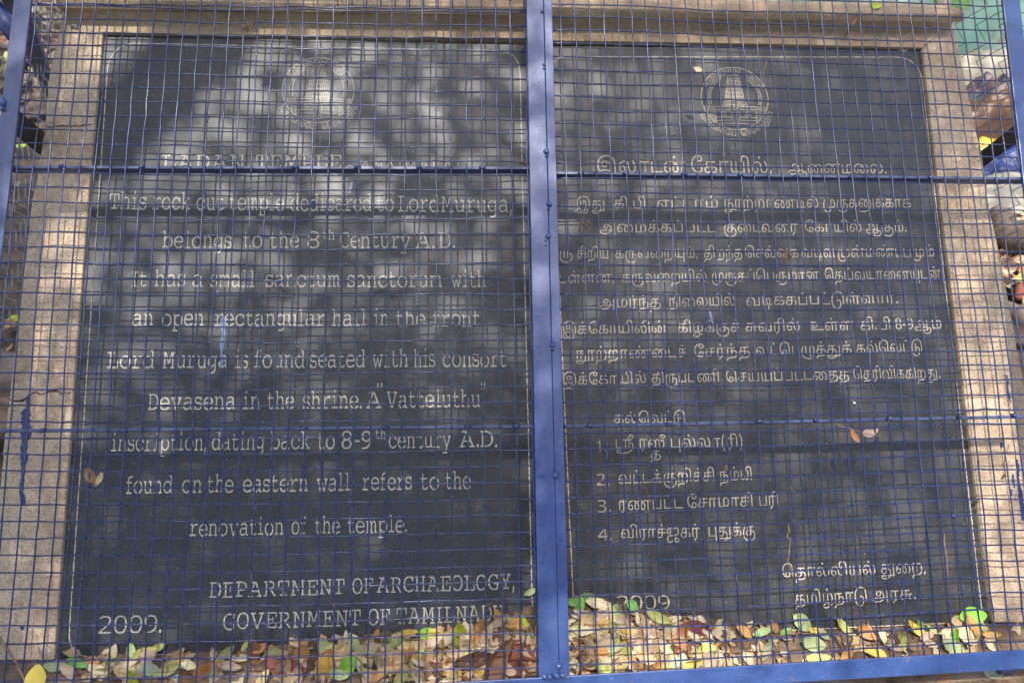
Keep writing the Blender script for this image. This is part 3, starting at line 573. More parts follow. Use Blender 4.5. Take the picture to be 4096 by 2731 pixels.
MESHR = _mesh(35.765,-0.963,0.9858,1.0025,'0,0 0,-6 1,-8 1,-7 1,-4 2,-5 2,-7 2,-8 3,-8 3,-12 4,-9 4,-11 4,-13 4,-14 4,-17 4,-12 4,-11 4,-13 4,-16 4,-10 4,-14 4,-7 4,-6 4,-5 4,-5 4,-4 4,-2 4,-1 4,1 4,-2 4,-1 4,1 4,1 4,4 4,4 4,4 3,2 2,1 1,1 0,2 -1,0 -2,1 -3,0 -4,-2 -5,0|2,-3 3,-9 3,-10 4,-9 4,-6 5,-6 5,-8 6,-9 6,-9 7,-13 7,-10 8,-12 8,-14 9,-14 9,-17 8,-12 8,-11 8,-12 8,-16 8,-10 8,-13 8,-6 8,-6 8,-4 8,-4 8,-4 7,-2 7,0 7,2 7,-1 7,0 7,1 7,2 7,4 7,4 7,4 6,1 5,1 4,0 2,1 1,0 0,1 -1,0 -2,-2 -3,-1|6,-2 7,-7 8,-9 8,-9 9,-6 9,-6 10,-7 10,-8 11,-8 11,-12 12,-9 13,-11 13,-13 13,-14 13,-16 13,-12 12,-10 12,-11 12,-15 11,-10 11,-13 11,-6 10,-5 10,-4 10,-4 10,-3 10,-1 10,1 9,2 9,0 9,1 9,2 9,2 9,3 9,4 9,4 8,1 7,0 7,0 6,1 5,-1 5,0 4,-1 3,-3 3,-2|14,-1 14,-6 14,-8 15,-8 15,-6 15,-5 16,-7 16,-7 16,-7 17,-10 17,-8 17,-10 17,-13 17,-14 17,-16 17,-12 16,-10 16,-11 16,-14 15,-9 15,-12 15,-5 14,-4 14,-4 14,-3 14,-3 14,0 15,1 15,3 16,1 16,2 16,2 17,3 17,3 18,4 18,3 17,0 17,0 16,-1 15,0 15,-2 14,-1 13,-1 13,-3 12,-3|15,0 16,-5 16,-6 17,-7 18,-5 19,-5 19,-6 20,-6 21,-5 22,-9 22,-7 23,-9 24,-13 24,-14 24,-15 23,-11 23,-9 23,-10 23,-12 22,-9 22,-11 22,-4 21,-3 21,-3 21,-2 21,-2 20,0 20,2 19,4 19,2 19,2 18,2 18,3 18,3 17,4 17,3 17,-1 17,-1 17,-1 17,-1 17,-2 18,-2 18,-1 18,-4 18,-5|14,1 15,-3 15,-5 16,-7 16,-5 17,-4 17,-5 18,-5 18,-4 18,-8 19,-6 19,-8 20,-12 20,-13 20,-14 20,-11 20,-9 20,-9 20,-11 20,-8 20,-11 20,-4 20,-2 20,-3 20,-2 19,-2 19,1 19,3 18,5 18,3 18,3 18,3 17,4 17,3 17,4 16,3 17,-1 18,-2 18,-2 19,-1 19,-3 20,-2 20,-2 21,-5 21,-6|14,2 15,-2 16,-4 16,-6 17,-5 18,-3 19,-5 19,-4 20,-3 21,-7 22,-5 22,-8 23,-12 23,-13 23,-13 23,-10 23,-8 23,-8 22,-10 22,-8 22,-10 22,-3 22,-2 22,-2 21,-1 22,-1 22,1 22,4 22,5 22,4 22,4 22,3 23,4 23,3 23,4 23,3 23,-2 23,-2 22,-2 22,-2 22,-4 22,-3 22,-2 21,-5 21,-7|14,3 15,-1 16,-3 17,-5 17,-5 18,-3 19,-4 20,-2 20,-2 21,-5 22,-5 23,-7 23,-11 23,-13 23,-12 23,-10 23,-8 23,-7 22,-9 22,-8 22,-9 22,-2 22,-1 22,-2 21,-1 21,-1 21,2 21,4 21,6 21,5 20,4 20,4 20,5 20,2 20,4 20,3 19,-3 19,-3 19,-3 19,-3 19,-4 19,-4 19,-3 18,-6 18,-8|15,4 15,1 16,-1 17,-5 18,-4 18,-2 19,-3 20,-1 21,-1 21,-4 22,-4 23,-6 24,-11 24,-13 24,-11 24,-10 24,-7 24,-7 23,-8 23,-7 23,-9 23,-2 23,0 23,-2 23,0 23,-1 22,3 21,5 21,7 20,5 19,5 19,4 18,5 18,2 17,4 16,3 17,-3 17,-3 17,-3 18,-3 18,-5 18,-5 19,-3 19,-6 19,-9|16,5 17,2 18,0 19,-4 20,-4 21,-2 22,-3 23,0 24,0 25,-3 26,-3 27,-5 28,-11 28,-12 27,-10 27,-9 26,-6 25,-6 25,-7 24,-7 23,-8 23,-1 22,1 21,-1 21,1 20,0 20,3 20,6 19,7 19,6 19,6 18,5 18,6 17,2 17,3 17,2 17,-4 17,-4 17,-4 17,-4 17,-5 17,-6 17,-4 17,-7 17,-10|14,6 15,3 16,1 17,-3 18,-4 19,-1 20,-2 20,1 21,1 22,-2 23,-2 24,-5 25,-10 25,-12 25,-9 25,-9 25,-6 24,-5 24,-6 24,-7 24,-8 24,0 23,1 23,-1 23,1 22,0 21,4 20,6 18,8 17,7 16,6 15,5 14,6 13,2 12,3 11,2 11,-5 12,-4 13,-4 14,-4 15,-6 16,-6 17,-4 18,-7 18,-11|16,7 17,5 18,3 19,-3 19,-4 20,0 21,-1 22,2 23,2 24,0 25,-1 25,-4 26,-10 26,-12 26,-9 26,-8 26,-5 26,-4 26,-5 26,-6 26,-7 26,0 26,2 26,-1 26,2 25,1 24,4 23,7 22,9 21,8 20,7 19,6 18,7 17,2 16,3 15,2 15,-6 15,-5 14,-5 14,-5 14,-6 14,-7 13,-5 13,-8 13,-12|24,9 25,6 26,4 27,-2 29,-3 30,0 31,-1 33,3 34,4 35,1 37,0 38,-3 39,-9 39,-12 39,-8 39,-8 39,-5 38,-3 38,-4 38,-6 38,-6 37,1 37,3 37,0 37,2 35,1 34,5 32,8 31,10 29,9 28,8 26,6 25,7 23,1 22,3 20,1 20,-7 20,-6 20,-6 19,-7 19,-8 19,-9 19,-7 19,-11 19,-14|21,10 22,7 23,5 24,-1 25,-3 26,1 27,0 28,4 29,5 30,2 31,1 32,-2 33,-9 34,-11 34,-7 34,-8 34,-4 34,-3 34,-3 34,-6 34,-6 34,1 34,3 34,-1 35,2 33,1 31,4 29,7 28,8 26,8 24,6 22,4 21,5 19,0 17,1 15,-1 15,-8 16,-8 16,-8 16,-9 17,-10 17,-11 17,-9 18,-13 18,-17|22,11 23,9 24,6 25,-1 26,-3 28,1 29,1 30,5 31,5 33,3 34,1 35,-2 36,-9 37,-11 38,-6 38,-7 39,-4 40,-3 40,-3 41,-6 42,-6 43,1 43,2 44,-1 45,2 43,0 40,3 38,5 35,7 32,6 30,4 28,2 25,3 23,-2 20,-1 18,-3 17,-10 18,-10 18,-10 18,-11 19,-12 19,-14 20,-12 20,-16 20,-19|18,11 20,9 21,7 23,0 25,-1 26,2 28,2 30,5 32,6 33,3 35,1 37,-2 38,-8 39,-10 39,-6 40,-7 40,-4 41,-3 41,-4 41,-6 42,-6 42,0 43,1 43,-2 43,1 42,-1 39,2 37,4 35,5 33,4 31,2 28,0 26,1 24,-4 22,-3 20,-5 19,-12 20,-12 20,-13 21,-14 21,-14 22,-16 22,-15 23,-18 23,-21|16,12 18,10 20,8 22,1 24,0 26,3 29,2 31,6 33,6 35,3 37,1 39,-2 41,-8 41,-10 41,-6 41,-7 42,-4 42,-4 42,-4 42,-6 42,-6 42,-1 42,1 42,-2 42,0 41,-1 39,1 37,2 35,4 33,3 31,0 30,-2 28,-1 26,-5 24,-5 22,-7 21,-14 21,-14 21,-15 21,-16 20,-16 20,-18 20,-17 19,-21 19,-23|18,13 20,10 22,9 24,3 25,1 27,4 29,3 31,6 33,6 35,4 36,1 38,-2 40,-8 40,-9 40,-6 40,-7 41,-4 41,-4 41,-4 41,-6 41,-6 41,-1 41,0 41,-3 41,0 40,-2 38,0 36,1 34,2 32,1 31,-2 29,-3 27,-3 25,-7 23,-7 21,-10 21,-15 20,-16 20,-17 20,-18 20,-18 20,-21 19,-20 19,-24 19,-26|17,13 19,11 20,10 22,4 23,2 25,5 26,4 28,6 29,6 31,4 32,1 34,-2 35,-8 36,-9 37,-6 38,-7 38,-4 39,-5 40,-5 41,-6 41,-6 42,-2 43,-1 43,-3 44,-1 42,-3 40,-1 37,-1 35,1 32,0 30,-4 27,-5 25,-5 22,-9 20,-9 17,-12 16,-17 16,-18 16,-19 16,-20 16,-20 16,-23 16,-22 16,-26 15,-28|23,14 24,11 25,11 27,5 28,4 29,6 31,5 32,7 34,6 35,4 36,1 37,-2 39,-8 39,-8 38,-5 38,-7 37,-4 36,-5 36,-5 35,-6 35,-6 34,-2 34,-2 33,-4 33,-1 32,-4 31,-2 30,-2 29,-1 29,-2 28,-5 27,-7 26,-7 25,-10 25,-11 24,-14 23,-19 21,-20 20,-21 19,-23 18,-22 16,-25 15,-25 14,-29 12,-30|17,15 19,12 21,12 22,6 24,5 26,7 28,5 30,7 31,6 33,4 35,1 37,-2 38,-7 39,-8 38,-5 38,-7 38,-4 38,-5 38,-5 37,-7 37,-6 37,-3 37,-3 37,-4 36,-2 35,-4 34,-4 32,-3 31,-2 29,-3 28,-7 26,-9 25,-9 23,-12 22,-13 20,-16 19,-21 18,-22 18,-24 17,-25 16,-24 15,-27 15,-27 14,-31 13,-32|19,16 20,12 22,12 24,7 25,6 27,8 29,6 30,7 32,6 34,4 35,1 37,-2 39,-7 38,-8 38,-5 37,-7 37,-4 36,-6 36,-5 35,-7 35,-7 34,-3 34,-3 33,-5 33,-2 32,-5 31,-5 29,-5 28,-4 27,-5 26,-9 25,-11 24,-10 23,-13 22,-15 20,-18 20,-22 19,-23 18,-26 17,-27 17,-26 16,-30 15,-30 15,-34 14,-35|16,16 17,13 19,13 20,8 21,7 22,8 24,7 25,8 26,6 27,5 29,1 30,-2 31,-7 31,-7 31,-5 31,-7 31,-4 30,-6 30,-6 30,-7 30,-7 30,-4 30,-4 29,-5 29,-3 28,-6 27,-6 25,-6 24,-5 22,-6 21,-11 20,-12 18,-12 17,-15 15,-16 14,-20 13,-24 13,-25 12,-28 12,-29 12,-28 12,-32 12,-32 12,-37 11,-37|17,17 18,14 19,14 20,9 22,8 23,9 24,7 25,8 27,6 28,5 29,1 30,-2 32,-7 32,-7 32,-4 32,-7 32,-4 33,-7 33,-6 33,-7 33,-7 33,-4 33,-5 34,-6 34,-4 32,-7 31,-7 29,-8 27,-7 25,-8 24,-13 22,-14 20,-14 18,-17 17,-18 15,-22 14,-26 14,-27 14,-30 15,-32 15,-30 15,-34 16,-35 16,-39 16,-39|12,18 13,14 14,15 16,10 17,10 19,10 20,8 22,8 23,6 24,5 26,1 27,-2 29,-7 29,-6 29,-4 29,-7 29,-4 30,-7 30,-6 30,-7 30,-7 30,-5 30,-6 31,-6 31,-4 30,-7 28,-8 27,-9 26,-8 24,-10 23,-15 21,-16 20,-16 18,-18 17,-20 16,-24 15,-28 15,-29 15,-32 15,-34 15,-33 15,-37 15,-38 15,-42 15,-42|11,18 13,15 15,16 16,11 18,11 20,11 22,9 24,9 26,6 28,5 30,1 32,-2 34,-6 33,-6 33,-4 33,-7 32,-4 32,-7 31,-7 31,-7 30,-7 30,-6 29,-7 29,-7 28,-5 27,-8 26,-9 24,-11 23,-10 22,-11 20,-17 19,-18 17,-18 16,-20 15,-22 13,-26 12,-29 12,-31 12,-34 12,-36 13,-35 13,-39 13,-40 13,-44 13,-44|6,19 7,15 9,17 10,12 11,12 13,12 14,10 16,9 17,6 19,6 20,1 22,-3 23,-6 23,-5 24,-4 24,-7 24,-4 24,-8 25,-7 25,-7 25,-7 25,-6 25,-7 26,-7 26,-5 25,-9 24,-10 22,-12 21,-11 19,-13 18,-18 17,-20 15,-20 14,-21 12,-24 11,-29 10,-31 9,-33 9,-36 8,-38 7,-36 7,-41 6,-43 5,-47 5,-46|6,20 7,16 9,18 10,13 12,13 14,13 15,10 17,9 18,6 20,6 22,1 23,-3 25,-6 25,-5 25,-3 25,-7 25,-4 24,-8 24,-7 24,-7 24,-7 24,-7 24,-8 24,-8 24,-6 23,-10 23,-11 22,-13 21,-13 20,-14 20,-20 19,-21 18,-22 18,-23 17,-26 16,-31 15,-33 13,-35 12,-39 10,-40 8,-37 6,-41 4,-42 3,-46 1,-44|5,21 6,16 8,18 9,15 11,15 12,14 14,11 15,10 17,7 18,6 20,1 21,-3 23,-6 23,-4 23,-3 23,-7 23,-4 22,-8 22,-7 22,-8 22,-7 22,-7 22,-9 22,-8 22,-6 22,-10 21,-12 21,-15 21,-14 20,-16 20,-22 19,-22 19,-22 19,-23 18,-25 18,-30 17,-31 15,-33 12,-36 10,-37 7,-35 4,-39 2,-39 -1,-43 -3,-41|7,21 8,17 9,19 10,16 11,16 13,14 14,12 15,10 16,7 17,6 19,1 20,-3 21,-6 21,-4 21,-3 21,-6 21,-4 21,-9 21,-8 21,-8 21,-7 20,-8 20,-10 20,-9 20,-7 20,-10 19,-12 19,-15 18,-13 17,-15 17,-20 16,-21 15,-21 14,-21 14,-24 13,-28 12,-29 12,-31 11,-34 10,-35 10,-32 9,-36 8,-36 8,-40 7,-38|6,22 7,17 9,20 10,17 11,17 12,15 13,13 14,10 15,7 16,6 17,1 18,-3 19,-6 20,-3 20,-3 20,-7 21,-5 21,-9 21,-8 21,-8 22,-7 22,-8 22,-9 22,-8 23,-6 23,-10 23,-11 24,-14 24,-12 24,-13 24,-19 25,-19 25,-19 25,-19 26,-21 26,-26 26,-27 26,-28 27,-31 27,-32 27,-29 27,-32 28,-33 28,-36 28,-34|3,23 4,18 5,21 6,18 7,18 8,16 8,13 9,11 10,6 11,6 12,1 13,-3 14,-6 15,-4 16,-4 17,-7 18,-5 19,-10 20,-8 21,-8 22,-7 23,-7 23,-9 24,-8 25,-5 26,-9 27,-10 28,-13 29,-11 30,-12 31,-18 32,-18 33,-17 34,-17 35,-19 36,-23 37,-24 38,-25 38,-28 39,-29 40,-25 41,-29 42,-29 43,-32 44,-30|2,23 2,17 3,21 4,17 5,17 6,15 7,12 8,9 9,5 10,5 11,-1 12,-5 13,-7 14,-5 15,-4 16,-8 17,-6 18,-10 19,-8 20,-8 21,-7 22,-7 23,-9 24,-7 25,-5 26,-8 26,-10 27,-12 28,-10 29,-11 30,-16 31,-16 32,-16 33,-16 34,-17 35,-21 36,-22 37,-23 38,-26 39,-26 40,-23 41,-26 42,-26 43,-29 44,-27|0,20 1,15 1,18 2,15 3,15 3,13 4,10 5,7 5,3 6,3 7,-2 7,-6 8,-8 9,-6 9,-5 10,-8 11,-6 11,-10 12,-9 13,-8 14,-7 14,-7 15,-9 16,-7 16,-4 17,-8 18,-9 18,-11 19,-9 20,-10 20,-15 21,-15 22,-14 22,-14 23,-16 24,-20 24,-20 25,-21 26,-24 26,-24 27,-20 28,-24 29,-24 29,-26 30,-24')
GL={
'm2119':['33,2 29,3 28,7 28,10 29,11 31,12 34,12 54,12 54,104 23,104 22,76 21,71 21,68 19,67 16,67 12,68 11,73 12,109 14,113 18,114 102,114 107,113 108,109 109,72 108,68 104,67 101,67 100,68 99,71 99,77 98,104 66,104 66,12 86,12 91,11 92,7 91,3 87,2'],
'm2473':['11,2 11,14 48,51 58,61 67,70 73,79 78,87 81,96 82,106 80,117 74,125 66,130 55,132 45,131 36,128 28,123 21,119 14,128 21,133 31,138 42,142 55,143 72,141 85,133 94,122 96,107 95,96 92,87 87,77 79,68 71,58 60,47 30,18 30,14 102,14 102,2'],
'm2111':['13,2 9,3 8,7 8,10 9,11 12,12 17,12 31,12 31,104 17,104 12,104 9,105 8,106 8,109 8,112 10,113 13,114 17,114 66,114 70,113 71,109 71,106 70,105 67,104 61,104 43,104 43,12 99,12 99,39 99,45 100,48 101,49 104,49 107,49 108,48 109,45 109,39 109,7 108,3 104,2'],
'm2100':['10,2 6,2 4,3 2,4 2,7 2,10 3,11 6,12 9,12 13,12 47,103 31,104 26,104 24,105 22,106 22,109 22,112 24,113 27,114 34,114 61,114 65,114 67,113 69,112 71,108 109,12 112,12 116,12 118,11 119,10 119,7 119,4 118,3 116,2 112,2 86,2 81,2 78,3 77,4 76,7 77,10 78,11 81,12 85,12 97,12 86,39 34,39 24,12 36,12 41,12 44,11 45,10 46,7 45,4 44,3 41,2 36,2','38,48 82,48 59,105'],
'm2103':['51,1 49,1 48,1 46,1 44,2 42,2 40,2 38,2 37,2 17,2 13,3 12,7 12,10 13,11 15,12 19,12 23,12 23,104 19,104 15,104 13,105 12,106 12,109 12,112 14,113 17,114 21,114 58,114 73,112 86,107 96,99 103,88 108,74 110,58 108,41 103,27 94,16 84,8 70,3','49,11 70,14 86,22 94,37 97,58 94,79 85,93 70,101 48,104 45,104 42,104 40,104 35,103 35,12 43,12'],
'm2113':['94,0 91,0 90,1 89,2 87,5 33,96 32,12 46,12 50,12 52,11 53,10 54,7 53,4 52,3 49,2 44,2 15,2 11,3 10,7 10,10 12,11 14,12 18,12 22,12 22,104 13,104 8,105 6,106 5,109 6,111 8,113 12,114 20,114 29,114 33,114 35,113 36,112 38,109 90,22 91,104 78,104 72,105 70,109 70,112 71,113 74,114 79,114 106,114 110,113 112,109 111,106 110,105 108,104 104,104 101,104 101,4 100,1 100,1 98,0 95,0'],
'm2104':['14,2 10,3 8,7 9,10 10,11 13,12 18,12 26,12 26,104 18,104 13,104 10,105 9,106 8,109 9,112 10,113 13,114 18,114 99,114 103,112 104,108 104,85 104,81 103,79 102,78 99,78 96,78 95,79 94,81 94,85 94,104 38,104 38,67 67,67 67,74 68,78 68,80 69,81 72,82 74,81 75,80 76,77 76,72 76,54 76,48 75,46 74,44 72,44 70,44 68,46 68,49 67,54 67,59 38,59 38,12 94,12 94,30 94,35 95,38 96,39 99,40 102,39 103,38 104,36 104,32 104,7 103,3 99,2'],
'm2112':['9,2 5,3 3,7 4,10 5,11 7,12 11,12 16,12 19,104 15,104 11,105 9,105 8,107 8,109 9,113 13,114 28,114 34,113 37,108 60,45 83,108 86,113 92,114 108,114 111,113 113,109 112,107 111,105 109,105 105,104 102,104 104,12 109,12 113,12 116,11 117,10 117,7 116,3 112,2 85,2 81,2 78,3 77,4 77,7 77,9 79,11 82,12 87,12 93,12 91,98 68,42 66,39 65,37 63,37 60,36 57,37 54,37 53,39 51,42 32,98 27,12 35,12 39,12 42,11 43,10 44,7 43,4 42,3 40,2 36,2'],
'm2115':['16,2 12,3 11,7 12,11 16,12 30,12 30,104 22,104 16,104 12,105 11,106 11,109 12,113 16,114 61,114 96,105 107,80 96,54 61,45 42,45 42,12 64,12 70,11 71,7 71,4 70,3 68,2 63,2','42,55 62,55 86,61 95,79 86,98 62,104 42,104'],
'm776':['10,48 10,60 55,60 55,48'],
'm2108':['26,2 22,3 21,7 21,10 22,11 25,12 31,12 54,12 54,104 31,104 25,104 22,105 21,106 21,109 21,112 23,113 26,114 31,114 94,114 98,113 100,109 99,106 98,105 95,104 90,104 66,104 66,12 90,12 95,12 98,11 99,10 100,7 99,4 98,3 95,2 90,2'],
'm2133':['18,2 13,3 12,7 12,10 14,11 17,12 21,12 25,12 25,116 17,116 14,117 12,118 12,121 13,125 18,126 32,126 36,125 36,123 37,77 53,88 67,91 79,89 88,82 95,72 97,58 97,12 103,12 109,11 110,7 109,3 104,2 78,2 75,2 74,3 73,4 72,7 73,10 74,11 76,12 80,12 86,12 86,54 84,65 80,73 73,78 63,79 57,79 50,76 45,72 40,67 37,61 36,54 36,12 42,12 46,12 48,11 49,10 50,7 49,4 49,3 47,2 44,2'],
'm2134':['61,111 57,111 54,112 53,114 53,118 53,124 54,128 54,131 56,132 58,132 61,133 66,132 68,131 69,128 69,121 69,115 68,112 66,111','24,2 20,3 18,7 20,11 25,12 56,12 56,78 36,78 31,80 29,83 31,87 35,88 63,88 67,88 67,86 67,12 100,12 105,11 106,7 106,4 105,3 103,2 100,2'],
'm2144':['25,0 21,1 19,7 19,24 21,29 24,30 27,29 30,25 34,19 41,14 51,10 63,9 73,10 81,13 86,19 88,26 86,33 82,37 74,40 64,40 59,40 41,42 29,47 22,55 20,65 22,76 29,84 40,89 55,91 66,90 77,87 78,87 78,87 79,87 80,87 82,87 83,87 85,89 87,90 89,90 90,90 94,89 95,82 95,71 94,65 90,63 88,64 83,69 70,79 53,82 44,81 37,78 32,72 31,66 33,60 37,56 41,54 46,53 52,53 58,53 71,52 82,50 90,47 96,42 99,35 101,27 98,16 91,7 80,2 64,0 50,1 34,4 28,0'],
'm2143':['19,2 14,3 13,7 14,11 19,12 38,12 38,78 25,78 19,80 17,83 19,87 23,88 45,88 48,88 49,86 49,67 71,85 92,91 99,90 105,87 108,84 109,80 109,77 107,75 105,73 102,73 100,73 96,75 91,78 85,79 68,73 49,55 49,12 83,12 87,11 89,7 88,4 87,3 86,2 82,2'],
'm2140':['60,-1 46,1 34,5 25,12 17,21 12,32 11,45 12,58 17,69 24,78 34,85 46,89 60,91 74,89 86,85 96,78 103,69 108,58 109,45 108,32 103,21 96,12 86,5 74,1','60,9 70,11 79,14 86,19 92,27 95,35 96,45 95,55 92,63 86,71 79,76 70,80 60,81 50,80 42,76 34,71 29,63 25,55 24,45 25,35 29,27 34,20 42,14 50,11'],
'm2128':['59,-1 46,1 34,5 25,13 18,22 13,33 11,45 13,58 18,69 25,78 34,85 46,89 59,91 73,89 91,82 91,84 93,88 97,89 100,89 101,87 102,84 102,79 102,61 101,57 97,55 94,57 90,60 87,66 83,70 79,74 73,77 67,79 61,79 51,78 42,75 35,70 29,63 26,54 25,45 27,31 35,20 46,13 60,10 76,14 92,24 94,26 98,26 100,26 101,25 102,23 103,21 102,18 99,15 95,11 89,7 83,4 75,2 67,0'],
'm2136':['19,2 14,3 12,7 13,10 14,11 18,12 23,12 29,12 29,116 24,116 18,116 14,117 13,118 12,121 14,125 18,126 37,126 40,125 41,123 41,51 73,78 67,82 66,84 68,87 73,88 99,88 104,87 105,84 104,80 100,79 94,78 88,76 82,73 75,68 59,54 98,12 107,12 110,12 112,11 113,10 113,7 112,3 107,2 81,2 76,3 75,6 76,9 83,13 51,48 41,38 41,9 40,5 39,3 38,2 36,2'],
'm2146':['53,0 30,8 22,33 22,78 16,78 11,80 9,83 11,87 15,88 30,88 32,88 33,88 33,87 34,84 34,36 35,25 39,17 47,12 57,11 65,11 71,14 77,18 81,23 84,29 85,36 85,78 70,78 66,80 65,83 66,87 71,88 91,88 94,88 95,87 96,85 96,81 96,12 102,12 108,11 109,7 108,3 103,2 89,2 86,3 85,4 85,13 75,7 68,3 61,1'],
'm2145':['68,0 49,4 38,14 36,22 35,35 35,73 17,73 12,74 11,78 11,81 13,82 16,83 22,83 35,83 35,110 36,115 41,116 44,116 45,114 46,111 47,105 47,83 87,83 92,82 94,78 93,74 88,73 46,73 46,38 47,29 48,22 51,16 55,13 60,11 67,11 77,12 88,16 98,20 103,21 105,21 107,19 108,18 108,16 107,13 104,11 100,8 93,5 87,3 80,1 73,0'],
'm2130':['59,-1 46,1 34,5 25,12 18,21 13,32 12,45 14,58 18,69 26,78 35,85 47,89 61,91 74,89 85,85 94,79 101,71 106,61 107,50 106,45 104,43 101,43 95,42 25,42 28,27 36,18 46,12 61,10 68,10 75,12 83,15 91,18 97,21 102,22 104,21 105,20 106,19 107,17 106,15 103,12 98,8 91,5 84,3 75,1 67,0','25,52 94,52 90,65 83,74 73,79 61,81 49,79 38,74 30,65'],
'm2138':['8,2 3,3 2,7 3,9 4,11 7,12 12,12 15,12 15,78 9,78 4,80 2,83 3,87 8,88 23,88 25,88 26,88 26,87 27,82 38,89 47,91 57,88 65,78 75,88 87,91 97,89 104,83 108,73 109,58 109,12 113,12 117,12 120,11 121,10 121,7 120,3 116,2 104,2 99,4 98,10 98,54 97,67 95,74 91,78 85,79 78,78 72,73 69,65 68,54 68,12 71,12 76,12 78,11 79,10 80,7 78,3 74,2 62,2 59,2 58,3 57,6 57,11 57,62 56,69 53,75 48,78 43,79 33,77 26,68 26,12 32,12 36,12 39,11 40,10 40,7 40,4 39,3 37,2 34,2'],
'm2141':['15,-37 10,-36 8,-32 9,-29 10,-28 13,-27 18,-27 22,-27 22,78 16,78 10,80 9,83 10,87 15,88 29,88 32,88 33,86 34,74 50,85 67,89 79,87 90,83 99,76 105,67 110,56 111,44 110,32 106,22 99,13 91,7 80,3 69,2 50,5 34,17 33,-27 58,-27 63,-28 64,-32 64,-35 63,-36 61,-37 58,-37','65,12 79,15 89,22 96,32 98,45 97,54 94,61 89,68 82,73 74,76 65,77 56,76 48,73 42,68 37,61 34,53 33,45 34,36 37,28 42,22 48,17 56,13'],
'm2137':['26,2 22,3 20,7 22,11 27,12 55,12 55,116 37,116 30,116 26,117 25,119 25,121 26,125 31,126 63,126 66,125 67,123 67,12 99,12 103,11 104,7 104,4 103,3 102,2 98,2'],
'm2129':['52,-1 41,1 31,5 23,12 16,21 12,32 11,44 12,56 17,67 24,76 33,83 43,87 55,89 73,85 88,74 89,116 82,116 76,116 72,117 71,118 70,121 72,125 76,126 96,126 99,125 100,123 100,12 106,12 112,11 113,7 112,3 108,2 90,2 88,3 88,5 87,16 71,3','56,11 65,12 73,16 80,21 85,28 88,36 89,45 88,54 85,62 80,68 74,73 66,77 56,78 43,75 33,68 26,57 24,44 26,31 33,21 43,14'],
'm2126':['46,-1 33,1 23,7 17,16 15,27 18,40 26,49 40,55 59,57 70,57 84,54 84,57 78,75 60,81 51,80 42,76 38,75 34,73 32,73 30,72 29,73 27,74 26,76 26,78 28,82 35,87 47,90 60,91 76,89 87,83 93,73 95,58 95,12 102,12 107,12 110,11 111,10 112,7 110,3 105,2 91,2 87,3 85,7 84,15 64,3','48,11 57,12 65,14 72,17 78,22 82,27 84,32 84,45 72,48 61,48 47,47 36,43 29,36 27,28 29,21 33,16 40,12'],
'm2132':['55,-37 40,-35 36,-30 36,-28 38,-26 40,-25 42,-24 44,-24 46,-24 48,-25 50,-25 55,-25 59,-26 71,-24 80,-18 85,-9 87,5 86,20 71,9 55,6 44,7 35,11 26,18 20,26 16,36 15,47 16,59 20,68 27,77 35,83 45,87 56,89 70,86 86,77 87,86 88,88 91,88 105,88 110,87 111,83 111,81 110,79 107,79 102,78 98,78 98,3 98,-7 96,-15 94,-21 91,-25 87,-29 81,-32 70,-36','57,17 70,19 80,26 86,35 88,47 86,59 80,69 70,76 57,78 45,76 36,69 29,60 27,47 29,35 35,26 45,19'],
'm452':['10,-24 13,-14 16,-1 18,12 20,21 36,21 36,21 34,10 29,-2 24,-14 20,-24'],
'm2127':['67,0 50,4 35,15 35,5 34,3 32,2 15,2 10,3 9,7 9,10 10,11 13,12 18,12 22,12 22,116 14,116 10,117 10,118 9,119 9,119 9,121 10,125 15,126 29,126 32,125 33,123 34,74 49,85 67,88 79,87 90,82 99,75 105,67 110,56 111,44 110,32 105,22 98,13 89,6 79,1','65,12 78,14 89,21 96,32 98,45 97,54 94,62 89,68 82,73 74,77 65,78 56,77 48,73 42,68 37,62 34,54 33,45 34,36 37,28 42,21 48,16 56,13'],
'm2139':['19,2 14,3 12,7 13,10 14,11 17,12 22,12 26,12 26,78 20,78 14,80 12,84 13,86 14,87 18,88 24,88 33,88 36,88 37,86 37,77 53,88 67,91 79,89 89,82 95,72 97,58 97,12 103,12 109,11 111,7 110,4 109,3 106,2 102,2 81,2 76,2 74,3 73,4 73,7 73,10 74,11 76,12 81,12 86,12 86,54 80,73 64,79 57,79 51,76 45,72 40,67 38,61 37,55 37,12 43,12 47,12 49,11 50,10 50,7 50,4 49,3 46,2 42,2'],
'm2499':['60,-1 49,0 40,3 33,8 27,15 23,24 22,34 23,43 27,50 33,57 43,63 28,76 23,92 25,101 28,109 34,115 41,120 50,124 60,125 70,124 79,120 87,115 92,109 96,101 97,92 92,76 77,63 87,57 93,50 97,42 98,33 97,24 93,15 88,8 80,3 71,0','60,68 70,70 78,75 83,82 85,92 83,101 78,109 70,114 60,115 50,114 42,109 37,101 36,92 37,82 42,75 50,70','60,9 71,10 79,15 84,23 86,33 84,43 79,51 70,56 60,58 50,56 42,51 36,43 35,33 36,24 42,16 50,10'],
'm2102':['63,-1 49,1 36,6 25,15 17,27 11,41 10,58 11,74 17,88 25,100 36,109 49,115 64,117 76,116 92,110 95,115 98,116 102,115 103,113 104,110 104,104 104,95 104,83 104,80 103,79 102,78 99,77 96,78 94,79 93,81 92,87 89,95 83,102 74,106 64,108 47,104 34,94 26,78 24,58 25,45 29,33 35,24 43,16 53,12 64,10 81,13 96,22 99,24 101,25 103,24 105,23 106,22 106,20 106,17 103,14 99,11 93,7 86,4 79,1 71,-1'],
